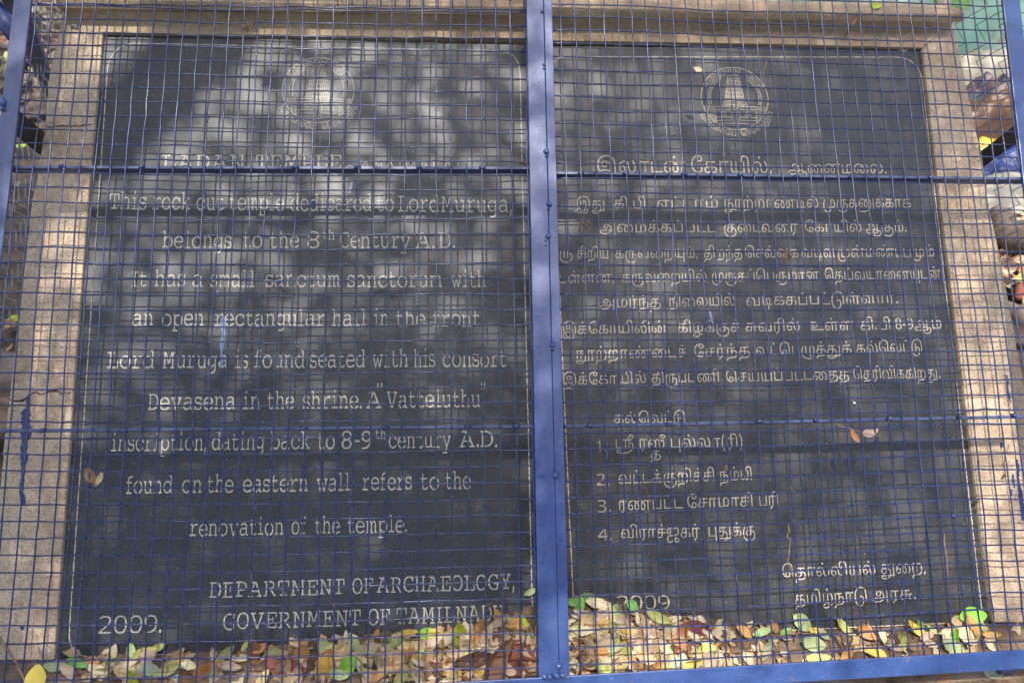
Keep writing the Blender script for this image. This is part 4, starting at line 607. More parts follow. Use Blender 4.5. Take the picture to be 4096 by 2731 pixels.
'm2150':['16,-37 13,-37 11,-36 10,-35 10,-32 11,-28 16,-27 38,-27 55,6 18,78 12,79 9,79 8,81 8,83 9,87 14,88 41,88 45,88 47,87 48,86 48,83 48,81 46,79 44,79 39,78 33,78 61,20 91,78 85,78 79,79 76,79 75,81 75,83 75,86 76,87 78,88 82,88 106,88 111,87 112,83 112,81 111,80 108,79 103,78 50,-27 57,-27 62,-27 65,-28 67,-29 67,-32 66,-36 61,-37'],
'm1322':['27,-1 23,0 19,2 17,5 16,11 17,16 19,20 23,22 27,22 31,22 34,20 37,16 37,11 37,5 34,2 31,0'],
'm2148':['39,-2 36,-1 34,0 32,2 31,6 8,78 3,79 1,79 0,81 0,83 1,87 6,88 32,88 36,88 37,87 38,86 39,83 38,81 37,79 34,79 29,78 20,78 39,15 53,60 56,64 60,65 63,65 65,64 66,62 68,58 82,15 100,78 91,78 86,79 83,79 82,81 82,83 82,86 83,87 85,88 88,88 114,88 118,87 119,83 118,81 117,79 116,79 111,78 89,4 86,0 82,-2 79,-1 77,0 76,2 74,6 59,52 45,4 43,0'],
'm2131':['27,2 22,3 21,7 22,11 27,12 45,12 45,75 27,75 22,77 21,81 22,85 27,86 44,86 44,90 44,91 44,93 44,95 46,109 53,119 66,124 85,126 100,124 104,118 104,116 103,114 101,113 98,113 94,113 90,114 84,115 78,115 68,114 61,110 57,103 56,94 56,92 56,91 56,89 56,86 92,86 97,85 98,81 97,77 92,75 56,75 56,12 90,12 95,11 96,7 95,3 90,2'],
'm2147':['59,-2 55,-1 53,0 51,2 49,6 17,78 11,79 8,79 7,81 6,83 8,87 12,88 39,88 43,88 45,87 46,86 47,83 46,81 45,79 42,79 37,78 31,78 59,10 90,78 82,78 76,79 72,79 71,81 70,83 71,86 72,87 74,88 78,88 108,88 112,87 114,83 113,81 112,79 109,79 105,78 102,78 69,6 67,2 65,0 63,-1'],
'm2121':['59,1 55,1 53,3 52,6 49,11 13,104 7,104 5,105 4,106 3,109 5,113 9,114 38,114 42,114 44,113 46,112 46,109 44,105 39,104 26,103 61,14 96,103 81,104 75,105 73,109 74,112 75,113 77,114 81,114 112,114 116,113 117,109 117,106 116,105 113,104 110,104 107,104 72,10 70,6 68,3 66,1 64,1'],
'm1391':['55,93 52,141 67,141 63,93','19,93 15,141 30,141 26,93'],
'm2500':['36,-1 30,-1 26,0 24,1 23,3 24,6 25,7 29,8 36,8 54,11 68,21 79,37 84,61 70,51 57,47 47,49 39,52 32,58 26,66 23,75 22,86 23,97 26,106 32,114 39,120 47,123 57,125 68,123 78,118 86,110 92,99 96,86 98,70 96,50 90,32 81,18 69,7 54,1','58,58 68,60 75,66 81,75 82,85 81,96 76,106 68,112 58,114 48,112 41,107 36,98 35,87 36,75 41,66 49,60'],
'm2117':['13,2 9,3 8,7 8,10 9,11 11,12 14,12 25,12 25,104 14,104 9,106 8,109 9,113 13,114 54,114 67,114 77,112 84,110 89,108 93,104 96,99 100,91 101,82 99,73 95,64 87,58 74,52 78,49 80,47 82,45 84,43 104,12 108,12 112,12 114,11 115,10 116,7 114,3 110,2 100,2 97,2 95,3 94,5 92,8 89,12 86,17 82,23 78,28 75,33 72,38 67,45 62,49 57,51 51,52 37,52 37,12 45,12 49,12 52,11 53,10 54,7 53,4 52,3 50,2 46,2','37,61 59,61 80,67 88,83 81,99 59,104 37,104'],
'm2114':['60,-1 46,1 34,6 24,15 16,27 11,42 9,58 11,75 16,89 24,101 34,110 46,115 60,117 74,115 86,110 97,101 104,89 110,75 111,58 110,41 104,27 97,15 86,6 74,1','60,9 75,12 87,22 95,37 97,58 95,79 87,94 75,104 60,107 45,104 33,94 26,79 23,58 26,37 33,22 45,12'],
'm2105':['16,2 12,3 11,7 11,10 12,11 14,12 18,12 29,12 29,104 17,104 13,105 11,109 12,113 16,114 102,114 106,112 107,108 107,83 106,79 102,78 100,78 98,79 98,81 97,85 97,104 41,104 41,67 70,67 70,71 70,77 71,80 72,81 74,82 77,80 79,75 79,51 78,47 78,45 77,44 74,44 72,44 71,46 70,49 70,54 70,59 41,59 41,12 63,12 68,11 69,7 68,3 64,2'],
'm2107':['17,2 13,3 12,7 12,10 13,11 15,12 19,12 23,12 23,104 19,104 15,104 13,105 12,106 12,109 12,112 14,113 17,114 21,114 42,114 47,114 50,113 51,112 52,109 51,106 50,105 47,104 41,104 35,104 35,66 85,66 85,104 77,104 73,104 70,105 69,106 68,109 69,112 70,113 73,114 80,114 103,114 107,113 109,109 108,106 107,105 105,104 101,104 97,104 97,12 101,12 105,12 107,11 108,10 109,7 108,4 107,3 104,2 98,2 79,2 74,2 70,3 69,4 68,7 69,10 70,11 74,12 79,12 85,12 85,56 35,56 35,12 43,12 48,12 50,11 52,10 52,7 51,4 50,3 47,2 43,2'],
'm2106':['65,-1 49,1 35,6 24,15 16,27 10,41 9,58 10,74 16,88 24,100 35,109 48,115 63,117 76,116 91,111 94,115 97,116 100,115 102,114 103,110 103,102 103,89 103,86 102,84 100,83 97,82 97,82 96,82 95,83 95,83 93,84 91,89 87,96 81,102 73,106 63,108 47,104 34,95 25,79 23,58 24,44 28,32 35,22 44,15 54,10 67,9 79,10 93,16 93,42 67,42 64,43 63,47 63,49 64,50 65,51 67,51 109,51 112,50 113,46 112,44 112,43 110,42 107,42 104,42 104,11 104,9 103,7 102,6 100,5 96,4 92,2 86,1 80,0 73,-1'],
'm2124':['36,2 32,2 29,3 28,4 28,7 28,10 29,11 32,12 38,12 54,12 54,47 20,104 18,104 13,104 11,105 10,106 9,109 10,112 11,113 14,114 19,114 42,114 46,114 48,113 49,112 50,109 49,106 48,105 45,104 40,104 35,103 61,57 88,103 81,104 77,104 75,105 74,106 74,109 74,112 75,113 78,114 83,114 101,114 106,114 109,113 110,112 110,109 110,106 109,105 107,104 102,104 100,104 66,45 66,12 82,12 87,12 90,11 91,10 92,7 91,4 90,3 88,2 83,2'],
'm2120':['60,-1 44,2 31,10 23,24 20,45 20,104 16,104 12,104 10,105 8,106 8,109 9,112 10,113 13,114 18,114 38,114 44,114 47,113 48,112 48,109 48,106 47,105 43,104 38,104 32,104 32,47 34,30 39,19 48,11 61,9 74,11 83,19 88,30 90,47 90,104 83,104 77,104 74,105 72,106 72,109 72,112 73,113 76,114 81,114 107,114 111,113 112,109 112,106 110,105 108,104 104,104 101,104 101,45 91,10'],
'm2471':['57,0 37,5 23,18 14,41 12,72 13,93 16,111 22,125 31,135 42,141 57,143 77,139 91,125 100,102 103,72 102,50 98,33 92,18 83,8 72,2','57,11 72,15 82,27 87,45 89,72 87,97 82,116 72,128 57,132 42,128 32,116 27,97 26,72 27,46 32,27 42,15'],
'm2480':['38,0 34,0 29,0 25,1 22,1 22,13 28,11 38,11 51,12 62,15 70,21 77,28 82,37 85,47 87,58 88,72 84,72 78,65 71,60 62,56 51,55 35,58 23,66 15,79 12,97 13,110 17,122 24,131 32,137 43,142 56,143 68,141 79,136 89,128 96,116 101,101 102,82 102,67 100,52 96,38 90,25 82,15 71,7 56,2','55,65 64,66 72,70 79,74 84,80 87,87 88,93 87,102 84,111 80,119 74,126 66,130 56,132 44,130 34,123 28,112 26,97 27,84 33,74 42,67'],
't8':['51,-63 39,-62 29,-59 21,-53 16,-46 12,-37 11,-27 13,-14 18,-2 26,7 37,15 50,21 64,26 80,28 96,29 111,29 125,27 137,23 148,19 158,13 166,6 173,-1 177,-9 180,-18 181,-27 178,-42 170,-53 157,-61 140,-63 126,-62 113,-59 100,-55 87,-48 77,-42 67,-34 58,-25 49,-15 41,-4 35,6 27,23 21,40 17,57 16,76 18,93 22,109 29,125 40,139 53,151 70,160 90,166 113,168 136,166 155,161 171,152 184,141 191,131 197,121 201,109 204,96 206,81 207,64 207,1 191,1 191,54 191,73 189,89 186,103 182,115 176,126 169,135 159,144 146,150 131,153 113,155 97,153 82,149 68,143 55,134 45,123 38,109 33,93 31,75 32,63 33,52 35,42 39,32 43,23 47,13 53,3 60,-7 68,-17 78,-27 89,-35 101,-42 110,-46 118,-49 128,-50 138,-51 151,-49 159,-44 164,-36 166,-26 164,-16 159,-7 152,1 143,7 133,11 121,14 109,16 96,17 80,16 65,13 53,9 43,4 36,-2 30,-10 27,-17 26,-26 27,-36 32,-44 41,-49 54,-51 62,-50 71,-49 79,-47 87,-44 99,-37 110,-28 119,-18 128,-7 134,5 139,16 141,25 143,33 144,41 144,50 143,63 140,75 135,84 130,91 123,96 116,99 106,100 105,100 103,100 101,100 99,100 92,100 86,98 80,95 76,91 73,86 73,80 74,73 77,67 83,63 91,61 98,63 104,66 107,72 108,80 108,87 106,93 103,98 99,102 113,101 115,98 117,95 119,91 121,87 122,83 122,78 121,71 118,64 114,58 108,53 100,51 90,50 82,51 74,53 68,58 63,64 60,71 59,80 60,90 65,98 71,104 80,109 91,111 103,112 120,110 134,105 145,95 153,83 158,68 159,51 159,41 158,30 155,19 151,7 146,-4 139,-15 132,-25 123,-34 114,-42 104,-49 91,-55 78,-59 65,-62'],
't33':['50,-1 40,0 31,4 23,10 17,20 14,32 12,48 14,63 17,76 23,87 30,96 39,103 49,108 60,111 72,112 81,112 91,110 100,106 108,100 113,94 117,88 119,80 121,72 122,62 122,50 123,44 123,37 124,32 126,27 128,22 131,18 134,15 138,13 143,12 149,11 155,12 161,15 166,19 170,26 173,35 174,47 173,60 170,72 166,83 161,93 155,102 149,109 163,119 173,103 182,86 187,68 189,49 188,33 184,21 178,11 170,4 160,0 147,-1 139,-1 132,1 126,4 120,8 115,15 111,25 108,36 107,50 107,57 106,65 105,72 103,80 100,86 95,92 91,95 85,97 79,99 71,99 58,98 47,93 38,84 31,74 28,61 26,46 27,35 29,25 33,18 38,14 44,11 51,10 56,11 60,13 64,16 67,20 68,25 69,31 68,40 64,47 57,51 49,53 41,52 34,48 27,43 22,38 20,49 26,55 34,60 43,63 52,65 65,62 75,56 81,46 83,33 82,23 79,14 74,8 68,3 60,0'],
't41':['19,1 19,110 124,110 124,97 90,97 90,1 74,1 74,97 34,97 34,1'],
't23':['19,1 19,110 34,110 34,13 134,13 134,1'],
't86':['50,-1 40,0 31,4 23,10 17,20 14,32 12,49 15,67 21,82 31,95 45,104 62,110 82,112 91,112 100,111 108,109 116,106 124,103 132,98 141,90 150,80 158,67 162,53 164,38 163,26 160,16 156,8 149,3 142,0 133,-1 122,0 114,4 108,10 104,17 101,27 100,37 101,47 103,57 106,66 109,75 115,83 121,90 131,98 137,101 143,104 151,107 159,108 170,109 184,110 242,110 242,97 208,97 208,1 193,1 193,97 179,97 173,97 167,97 161,96 155,95 150,94 145,92 140,90 136,87 129,82 124,75 120,66 118,57 116,47 115,38 116,26 120,17 125,12 132,10 138,11 142,14 146,19 148,24 149,30 149,36 147,52 143,65 135,77 125,87 115,93 104,97 92,99 80,99 66,98 53,94 43,87 35,79 30,68 27,57 27,54 26,51 26,49 26,47 27,35 29,25 33,18 38,14 44,11 51,10 56,11 60,13 64,16 67,20 68,25 69,31 68,40 64,47 57,51 49,53 41,52 34,48 27,43 22,38 20,49 26,55 34,60 43,63 52,65 65,62 75,56 81,46 83,33 82,23 79,14 74,8 68,3 60,0','124,137 119,137 115,140 112,144 111,149 112,154 115,158 119,161 124,161 129,161 132,158 135,154 136,149 135,144 132,140 129,137'],
't47':['90,-1 75,0 60,4 47,11 35,20 26,32 18,47 14,64 12,83 14,102 19,119 26,134 36,146 49,155 63,162 78,166 95,168 106,167 117,164 125,160 132,153 136,144 138,133 137,124 133,116 128,110 122,105 114,103 105,102 96,103 88,106 82,110 77,116 75,123 74,131 75,139 77,147 81,153 86,157 95,154 92,150 90,145 88,139 88,133 89,125 92,119 98,115 105,114 113,115 119,119 122,126 123,133 122,140 120,146 115,150 110,153 103,155 96,155 94,155 91,155 88,155 85,155 73,152 63,148 53,142 45,134 37,124 32,112 29,99 27,84 28,69 31,55 36,44 43,34 50,26 59,19 69,15 80,12 83,11 87,11 90,11 93,11 100,11 107,13 113,16 117,21 120,27 121,35 119,43 116,50 110,55 102,56 94,55 88,51 84,44 83,34 84,27 85,20 89,14 92,9 82,7 77,12 73,19 70,27 69,37 70,45 73,53 78,59 84,64 92,67 102,68 111,67 119,64 125,60 131,53 134,45 135,35 133,23 129,14 122,7 113,2 102,0'],
't18':['52,-1 41,0 31,2 23,7 16,13 12,21 11,30 12,40 16,48 23,55 34,60 48,64 66,65 102,65 112,64 120,64 127,62 133,61 139,58 143,55 148,51 151,45 153,38 154,30 152,17 145,8 135,1 120,-1 116,0 111,0 105,1 102,2 105,13 107,13 111,12 115,12 119,11 127,13 134,16 138,22 139,31 138,38 136,43 132,46 128,49 122,51 116,52 110,52 104,53 65,53 56,52 48,51 41,50 35,47 31,44 28,41 27,36 26,31 28,22 34,16 43,12 54,11 62,12 69,14 75,18 80,24 82,32 83,43 83,97 47,97 47,61 33,58 33,110 136,110 136,97 98,97 98,45 98,33 96,24 93,18 90,12 83,6 74,2 64,-1'],
't30':['72,1 72,110 87,110 87,13 159,13 159,110 174,110 174,1','48,-1 41,-1 36,1 31,4 27,8 25,11 23,14 21,19 20,24 19,31 19,40 19,110 34,110 34,45 34,36 35,28 36,21 40,16 42,14 45,12 48,11 52,11 57,12 63,14 68,18 71,23 71,8 67,5 62,2 55,0'],
't42':['-16,168 -6,167 4,164 12,160 19,154 23,149 27,143 30,135 32,125 33,113 34,98 34,1 19,1 19,94 18,107 17,118 16,127 14,134 11,140 8,144 3,149 -3,152 -9,154 -16,155 -24,154 -31,151 -37,147 -41,142 -43,135 -44,127 -44,121 -42,115 -40,109 -38,104 -54,104 -56,109 -58,115 -59,121 -59,127 -58,137 -56,145 -52,152 -46,158 -40,162 -32,165 -24,167'],
't92':['50,-1 40,0 31,4 23,10 17,20 14,32 12,48 14,63 17,76 23,87 30,96 39,103 49,108 60,111 72,112 81,112 91,110 100,106 108,100 113,94 117,88 119,80 121,72 122,62 122,50 123,44 123,37 124,32 126,27 128,22 131,18 134,15 138,13 143,12 149,11 155,12 161,15 166,19 170,26 173,35 174,47 173,60 170,72 166,83 161,93 155,102 149,109 163,119 173,103 182,86 187,68 189,49 188,33 184,21 178,11 170,4 160,0 147,-1 139,-1 132,1 126,4 120,8 115,15 111,25 108,36 107,50 107,57 106,65 105,72 103,80 100,86 95,92 91,95 85,97 79,99 71,99 58,98 47,93 38,84 31,74 28,61 26,46 27,35 29,25 33,18 38,14 44,11 51,10 56,11 60,13 64,16 67,20 68,25 69,31 68,40 64,47 57,51 49,53 41,52 34,48 27,43 22,38 20,49 26,55 34,60 43,63 52,65 65,62 75,56 81,46 83,33 82,23 79,14 74,8 68,3 60,0','101,137 96,137 93,140 90,144 89,149 90,154 93,158 96,161 101,161 106,161 110,158 113,154 114,149 113,144 110,140 106,137'],
't179':['35,22 36,21 34,14 31,6 28,-2 25,-10 22,-18 19,-25 7,-25 9,-18 11,-9 13,-1 14,8 16,16 17,22'],
't7':['64,-24 47,-23 32,-19 21,-14 13,-6 8,2 7,12 7,17 9,21 12,26 15,29 18,31 21,32 24,33 28,34 34,34 41,34 190,34 190,22 43,22 38,22 34,22 31,21 29,21 27,20 25,19 23,16 22,11 25,2 33,-5 47,-10 65,-11 69,-11 88,-10 104,-6 117,-1 128,7 137,16 143,26 144,30 145,35 146,40 147,45 147,50 146,62 143,73 138,82 130,90 121,96 109,100 106,100 104,100 101,100 99,100 92,100 87,98 82,95 78,91 76,86 75,79 76,72 80,66 85,62 93,61 100,62 106,66 109,72 111,80 110,86 108,92 105,98 102,102 111,104 114,101 118,98 120,94 122,89 124,84 124,79 124,73 122,67 120,62 116,57 112,54 106,51 100,50 93,49 84,50 77,53 70,57 65,62 62,70 61,79 62,90 67,98 73,104 81,109 91,111 101,112 115,111 127,107 138,101 147,93 153,84 158,73 161,62 162,50 162,45 162,40 161,35 160,30 159,26 151,11 140,-1 126,-11 109,-18 90,-22 68,-24','184,-63 162,-61 145,-55 134,-44 131,-31 131,-25 133,-20 137,-16 142,-12 149,-10 157,-9 162,-9 167,-10 173,-12 177,-13 175,-24 171,-23 167,-22 162,-21 158,-21 152,-22 148,-24 145,-27 144,-31 145,-36 148,-41 153,-45 161,-48 171,-50 185,-51 187,-51 203,-50 217,-46 229,-41 238,-33 244,-24 246,-13 245,-4 241,2 234,6 226,7 220,7 215,5 210,3 207,2 208,13 211,15 216,17 222,19 229,19 237,18 244,15 251,11 256,5 260,-3 261,-13 259,-27 252,-39 241,-49 226,-57 207,-62 186,-63','190,-24 190,110 206,110 206,-24'],
't48':['50,-1 40,0 31,4 23,10 17,20 14,32 12,49 15,67 21,82 31,95 45,104 62,110 82,112 91,112 100,111 108,109 116,106 124,103 131,99 138,92 149,81 157,68 162,53 164,38 163,26 160,16 156,8 149,3 142,0 133,-1 122,0 114,4 108,10 104,17 101,27 100,37 101,48 103,58 106,68 110,76 115,84 120,91 129,99 137,105 146,109 155,111 166,112 182,110 196,104 206,95 213,84 217,71 218,56 218,43 216,32 213,22 209,13 205,5 201,-1 188,7 193,16 198,27 202,40 203,55 201,68 198,79 193,87 185,94 176,98 164,99 155,99 148,97 141,94 134,89 128,81 123,74 120,66 117,57 116,48 115,38 116,26 120,17 125,12 132,10 138,11 142,14 146,19 148,24 149,30 149,36 147,52 143,65 135,77 125,87 115,93 104,97 92,99 80,99 66,98 53,94 43,87 35,79 30,68 27,57 27,54 26,51 26,49 26,47 27,35 29,25 33,18 38,14 44,11 51,10 56,11 61,13 64,16 67,20 68,25 69,31 68,40 64,47 57,51 49,53 41,52 34,48 27,43 22,38 20,49 26,55 34,60 43,63 52,65 65,62 75,56 81,46 83,33 82,23 79,14 74,8 68,3 60,0'],
't27':['50,-1 40,0 31,4 23,10 17,20 14,32 12,49 15,67 21,82 31,95 45,104 62,110 82,112 91,112 100,111 108,109 116,106 124,103 132,98 141,90 150,80 158,67 162,53 164,38 163,26 160,16 156,8 149,3 142,0 133,-1 122,0 114,4 108,10 104,17 101,27 100,37 101,47 103,57 106,66 109,75 115,83 121,90 131,98 137,101 143,104 151,107 159,108 170,109 184,110 242,110 242,97 208,97 208,1 193,1 193,97 179,97 173,97 167,97 161,96 155,95 150,94 145,92 140,90 136,87 129,82 124,75 120,66 118,57 116,47 115,38 116,26 120,17 125,12 132,10 138,11 142,14 146,19 148,24 149,30 149,36 147,52 143,65 135,77 125,87 115,93 104,97 92,99 80,99 66,98 53,94 43,87 35,79 30,68 27,57 27,54 26,51 26,49 26,47 27,35 29,25 33,18 38,14 44,11 51,10 56,11 60,13 64,16 67,20 68,25 69,31 68,40 64,47 57,51 49,53 41,52 34,48 27,43 22,38 20,49 26,55 34,60 43,63 52,65 65,62 75,56 81,46 83,33 82,23 79,14 74,8 68,3 60,0'],
't29':['116,112 129,110 140,105 148,96 154,84 157,69 158,52 158,40 155,29 152,20 146,13 141,9 136,6 129,4 122,2 113,1 102,1 19,1 19,110 34,110 34,13 81,13 81,71 82,82 83,90 86,97 90,102 95,107 100,110 107,112','116,100 112,100 109,99 106,97 103,95 100,91 98,86 97,78 96,68 96,13 107,13 119,14 128,17 135,23 140,30 142,40 143,53 142,66 140,77 137,86 131,93 124,98'],
't181':['27,-1 22,-1 19,2 16,5 15,11 16,17 19,21 22,23 27,24 31,23 35,21 37,17 38,11 37,5 35,2 31,-1'],
't122':['52,-1 41,0 31,2 23,7 16,13 12,21 11,31 12,40 16,48 23,55 34,60 48,64 66,65 97,65 110,64 121,61 131,57 139,51 145,43 150,34 153,24 154,12 154,4 152,-4 150,-11 147,-18 143,-30 134,-40 124,-48 111,-55 97,-59 81,-62 63,-63 60,-63 47,-62 34,-60 24,-56 16,-50 10,-43 9,-33 9,-30 10,-26 12,-24 14,-21 17,-20 21,-19 25,-18 33,-18 186,-18 186,-30 137,-30 124,-30 31,-30 29,-30 26,-31 24,-33 23,-36 26,-42 32,-47 44,-50 59,-51 62,-51 76,-50 88,-48 99,-46 109,-42 117,-37 124,-31 131,-18 133,-14 135,-10 137,-5 138,0 138,5 138,11 137,24 133,35 127,43 118,48 107,52 94,53 65,53 56,52 48,51 41,50 35,47 31,44 28,41 27,36 26,31 28,22 34,16 43,12 54,11 62,12 69,14 75,18 80,24 82,32 83,43 83,97 47,97 47,61 33,58 33,110 136,110 136,97 98,97 98,45 98,33 96,24 93,18 90,12 83,6 74,2 64,-1','184,-30 184,110 200,110 200,-30'],
't28':['19,1 19,110 34,110 34,13 122,13 122,110 137,110 137,1'],
't12':['50,-1 40,0 31,4 23,10 17,20 14,32 12,48 14,62 17,74 23,84 31,93 37,98 45,102 54,106 64,108 76,109 90,110 101,110 101,97 88,97 76,97 66,96 58,94 52,92 47,89 42,85 35,78 30,69 27,58 26,46 27,35 29,25 33,18 38,14 44,11 51,10 56,11 60,13 64,16 67,20 68,25 69,31 68,40 64,47 57,51 49,53 41,52 34,48 27,43 22,38 20,49 26,55 34,60 43,63 52,65 65,62 75,56 81,46 83,33 82,23 79,14 74,8 68,3 60,0','107,1 107,97 99,97 100,110 156,110 156,97 122,97 122,1'],
't82':['19,1 19,110 34,110 34,13 134,13 134,1','69,137 64,137 61,140 58,144 57,149 58,154 61,158 64,161 69,161 74,161 78,158 81,154 82,149 81,144 78,140 74,137'],
't88':['116,112 129,110 140,105 148,96 154,84 157,69 158,52 158,40 155,29 152,20 146,13 141,9 136,6 129,4 122,2 113,1 102,1 19,1 19,110 34,110 34,13 81,13 81,71 82,82 83,90 86,97 90,102 95,107 100,110 107,112','116,100 112,100 109,99 106,97 103,95 100,91 98,86 97,78 96,68 96,13 107,13 119,14 128,17 135,23 140,30 142,40 143,53 142,66 140,77 137,86 131,93 124,98','86,137 81,137 77,140 74,144 74,149 74,154 77,158 81,161 86,161 91,161 95,158 98,154 98,149 98,144 95,140 91,137'],
't126':['111,71 121,70 129,66 137,60 142,51 146,40 147,26 147,13 145,2 142,-8 138,-18 133,-29 124,-40 114,-48 102,-55 88,-59 73,-62 57,-63 53,-63 42,-62 32,-60 22,-56 15,-51 10,-43 9,-33 9,-30 10,-26 12,-24 14,-21 17,-20 21,-19 25,-18 33,-18 180,-18 181,-30 131,-30 114,-30 31,-30 29,-30 26,-31 24,-33 23,-36 24,-40 27,-44 32,-47 38,-49 46,-50 56,-51 58,-51 75,-49 90,-46 103,-40 115,-31 121,-18 126,-10 129,1 131,12 131,25 130,39 126,50 118,57 107,59 101,58 96,56 90,53 87,51 86,64 91,67 97,69 104,71','19,1 19,110 121,110 121,97 86,97 86,1 71,1 71,97 34,97 34,1','178,-30 178,110 280,110 280,97 245,97 245,-30 230,-30 230,97 193,97 193,-30'],
't91':['114,112 128,110 139,105 148,96 155,83 159,68 160,49 158,27 154,9 147,-4 137,-15 129,-20 120,-24 111,-27 100,-29 89,-30 78,-30 54,-30 46,-31 41,-31 36,-33 32,-35 29,-38 27,-42 26,-46 25,-53 25,-56 25,-58 26,-61 26,-62 11,-63 11,-60 10,-56 10,-52 10,-49 11,-41 13,-34 17,-29 21,-25 25,-22 28,-21 32,-19 37,-18 42,-18 49,-18 73,-18 91,-17 105,-15 117,-11 127,-5 135,4 140,15 143,31 144,49 143,66 140,79 135,88 129,95 121,99 113,100 107,99 102,98 98,96 94,92 91,87 88,81 87,74 87,64 87,1 71,1 71,64 71,73 70,81 69,88 66,93 64,96 61,98 57,99 52,100 48,99 44,98 41,96 39,93 36,88 34,81 34,74 33,65 33,1 18,1 18,68 18,77 19,84 20,90 22,96 25,100 28,104 33,108 38,110 44,112 51,112 58,112 64,109 70,106 74,101 78,96 81,90 79,91 82,96 86,101 91,106 97,109 105,111','87,137 82,137 78,140 75,144 74,149 75,154 78,158 82,161 87,161 92,161 96,158 98,154 99,149 98,144 96,140 92,137'],
't32':['114,112 128,110 139,105 148,96 155,83 159,68 160,49 158,27 154,9 147,-4 137,-15 129,-20 120,-24 111,-27 100,-29 89,-30 78,-30 54,-30 46,-31 41,-31 36,-33 32,-35 29,-38 27,-42 26,-46 25,-53 25,-56 25,-58 26,-61 26,-62 11,-63 11,-60 10,-56 10,-52 10,-49 11,-41 13,-34 17,-29 21,-25 25,-22 28,-21 32,-19 37,-18 42,-18 49,-18 73,-18 91,-17 105,-15 117,-11 127,-5 135,4 140,15 143,31 144,49 143,66 140,79 135,88 129,95 121,99 113,100 107,99 102,98 98,96 94,92 91,87 88,81 87,74 87,64 87,1 71,1 71,64 71,73 70,81 69,88 66,93 64,96 61,98 57,99 52,100 48,99 44,98 41,96 39,93 36,88 34,81 34,74 33,65 33,1 18,1 18,68 18,77 19,84 20,90 22,96 25,100 28,104 33,108 38,110 44,112 51,112 58,112 64,109 70,106 74,101 78,96 81,90 79,91 82,96 86,101 91,106 97,109 105,111'],
't83':['50,-1 40,0 31,4 23,10 17,20 14,32 12,49 15,67 21,82 31,95 45,104 62,110 82,112 91,112 100,111 108,109 116,106 124,103 132,98 140,91 150,80 158,67 162,53 164,38 163,26 160,16 156,8 149,3 142,0 133,-1 122,0 114,4 108,10 104,17 101,27 100,37 101,47 103,57 105,66 109,75 114,83 120,90 129,98 139,104 150,109 161,111 173,112 182,112 190,111 197,109 203,106 210,103 216,99 225,91 232,84 237,76 241,67 244,58 246,48 247,38 246,26 243,16 239,8 232,3 225,0 215,-1 205,0 197,4 191,10 187,17 184,27 183,37 184,47 185,56 188,65 192,74 198,83 205,91 214,98 220,101 226,104 234,107 242,108 253,109 267,110 325,110 325,97 291,97 291,1 276,1 276,97 262,97 256,97 250,97 244,96 239,95 234,94 229,92 224,90 219,87 212,82 207,75 203,67 201,58 199,48 198,38 199,26 203,17 208,12 215,10 221,11 225,14 229,19 231,24 232,30 232,36 231,48 229,58 225,67 221,75 216,82 210,87 201,93 192,97 183,99 174,100 163,99 153,97 143,93 134,87 128,80 123,73 119,64 117,56 116,47 115,38 116,26 120,17 125,12 132,10 138,11 142,14 146,19 148,24 149,30 149,36 147,52 143,65 135,77 125,87 115,93 104,97 92,99 80,99 66,98 53,94 43,87 35,79 30,68 27,57 27,54 26,51 26,49 26,47 27,35 29,25 33,18 38,14 44,11 51,10 56,11 60,13 64,16 67,20 68,25 69,31 68,40 64,47 57,51 49,53 41,52 34,48 27,43 22,38 20,49 26,55 34,60 43,63 52,65 65,62 75,56 81,46 83,33 82,23 79,14 74,8 68,3 60,0','165,137 160,137 156,140 153,144 153,149 153,154 156,158 160,161 165,161 170,161 174,158 177,154 177,149 177,144 174,140 170,137'],
't114':['19,1 19,110 34,110 34,13 155,13 155,1','98,93 105,93 112,91 117,88 121,84 124,79 126,74 127,68 128,62 127,53 126,44 124,34 121,25 99,-56 85,-52 100,2 101,5 105,19 108,30 110,40 112,51 112,61 111,69 109,76 104,80 98,81 90,79 85,75 81,67 80,57 81,48 84,39 88,31 93,23 99,17 104,11 91,5 85,12 79,20 73,29 69,38 67,48 66,59 67,68 69,76 74,83 80,89 88,92'],
't134':['84,-56 69,-54 56,-51 44,-45 34,-36 26,-25 20,-11 16,5 15,23 15,30 16,45 19,60 23,75 29,88 35,100 42,109 55,102 44,86 36,67 31,48 30,27 30,24 31,7 34,-7 39,-18 45,-27 53,-34 63,-39 73,-41 84,-42 99,-41 112,-37 121,-31 129,-22 133,-11 136,1 150,1 148,-14 142,-28 133,-40 120,-48 104,-54','171,112 184,110 195,105 203,96 209,84 212,69 213,52 212,40 210,29 206,20 201,13 196,9 191,6 184,4 177,2 168,1 157,1 73,1 73,110 89,110 89,13 136,13 136,71 136,82 138,90 141,97 145,102 149,107 155,110 162,112','170,100 167,100 163,99 160,97 158,95 155,91 153,86 151,78 151,68 151,13 161,13 174,14 183,17 190,23 194,30 197,40 198,53 197,66 195,77 191,86 186,93 179,98'],
't140':['164,63 174,61 182,57 190,51 195,41 198,30 199,16 198,-4 192,-21 184,-34 173,-45 159,-53 144,-59 128,-62 111,-63 107,-63 88,-62 71,-58 57,-52 45,-44 35,-35 27,-24 22,-13 18,0 15,13 15,25 15,29 16,45 18,60 23,74 28,87 35,99 42,109 55,102 45,85 37,68 32,49 30,29 30,25 31,11 34,-3 40,-16 48,-27 59,-37 72,-44 89,-48 108,-50 110,-50 131,-48 149,-43 164,-34 175,-21 182,-5 184,15 183,26 181,35 178,41 174,46 168,49 161,50 155,50 150,48 145,46 142,44 143,56 146,59 151,61 157,62','73,1 73,110 176,110 176,97 141,97 141,1 125,1 125,97 88,97 88,1'],
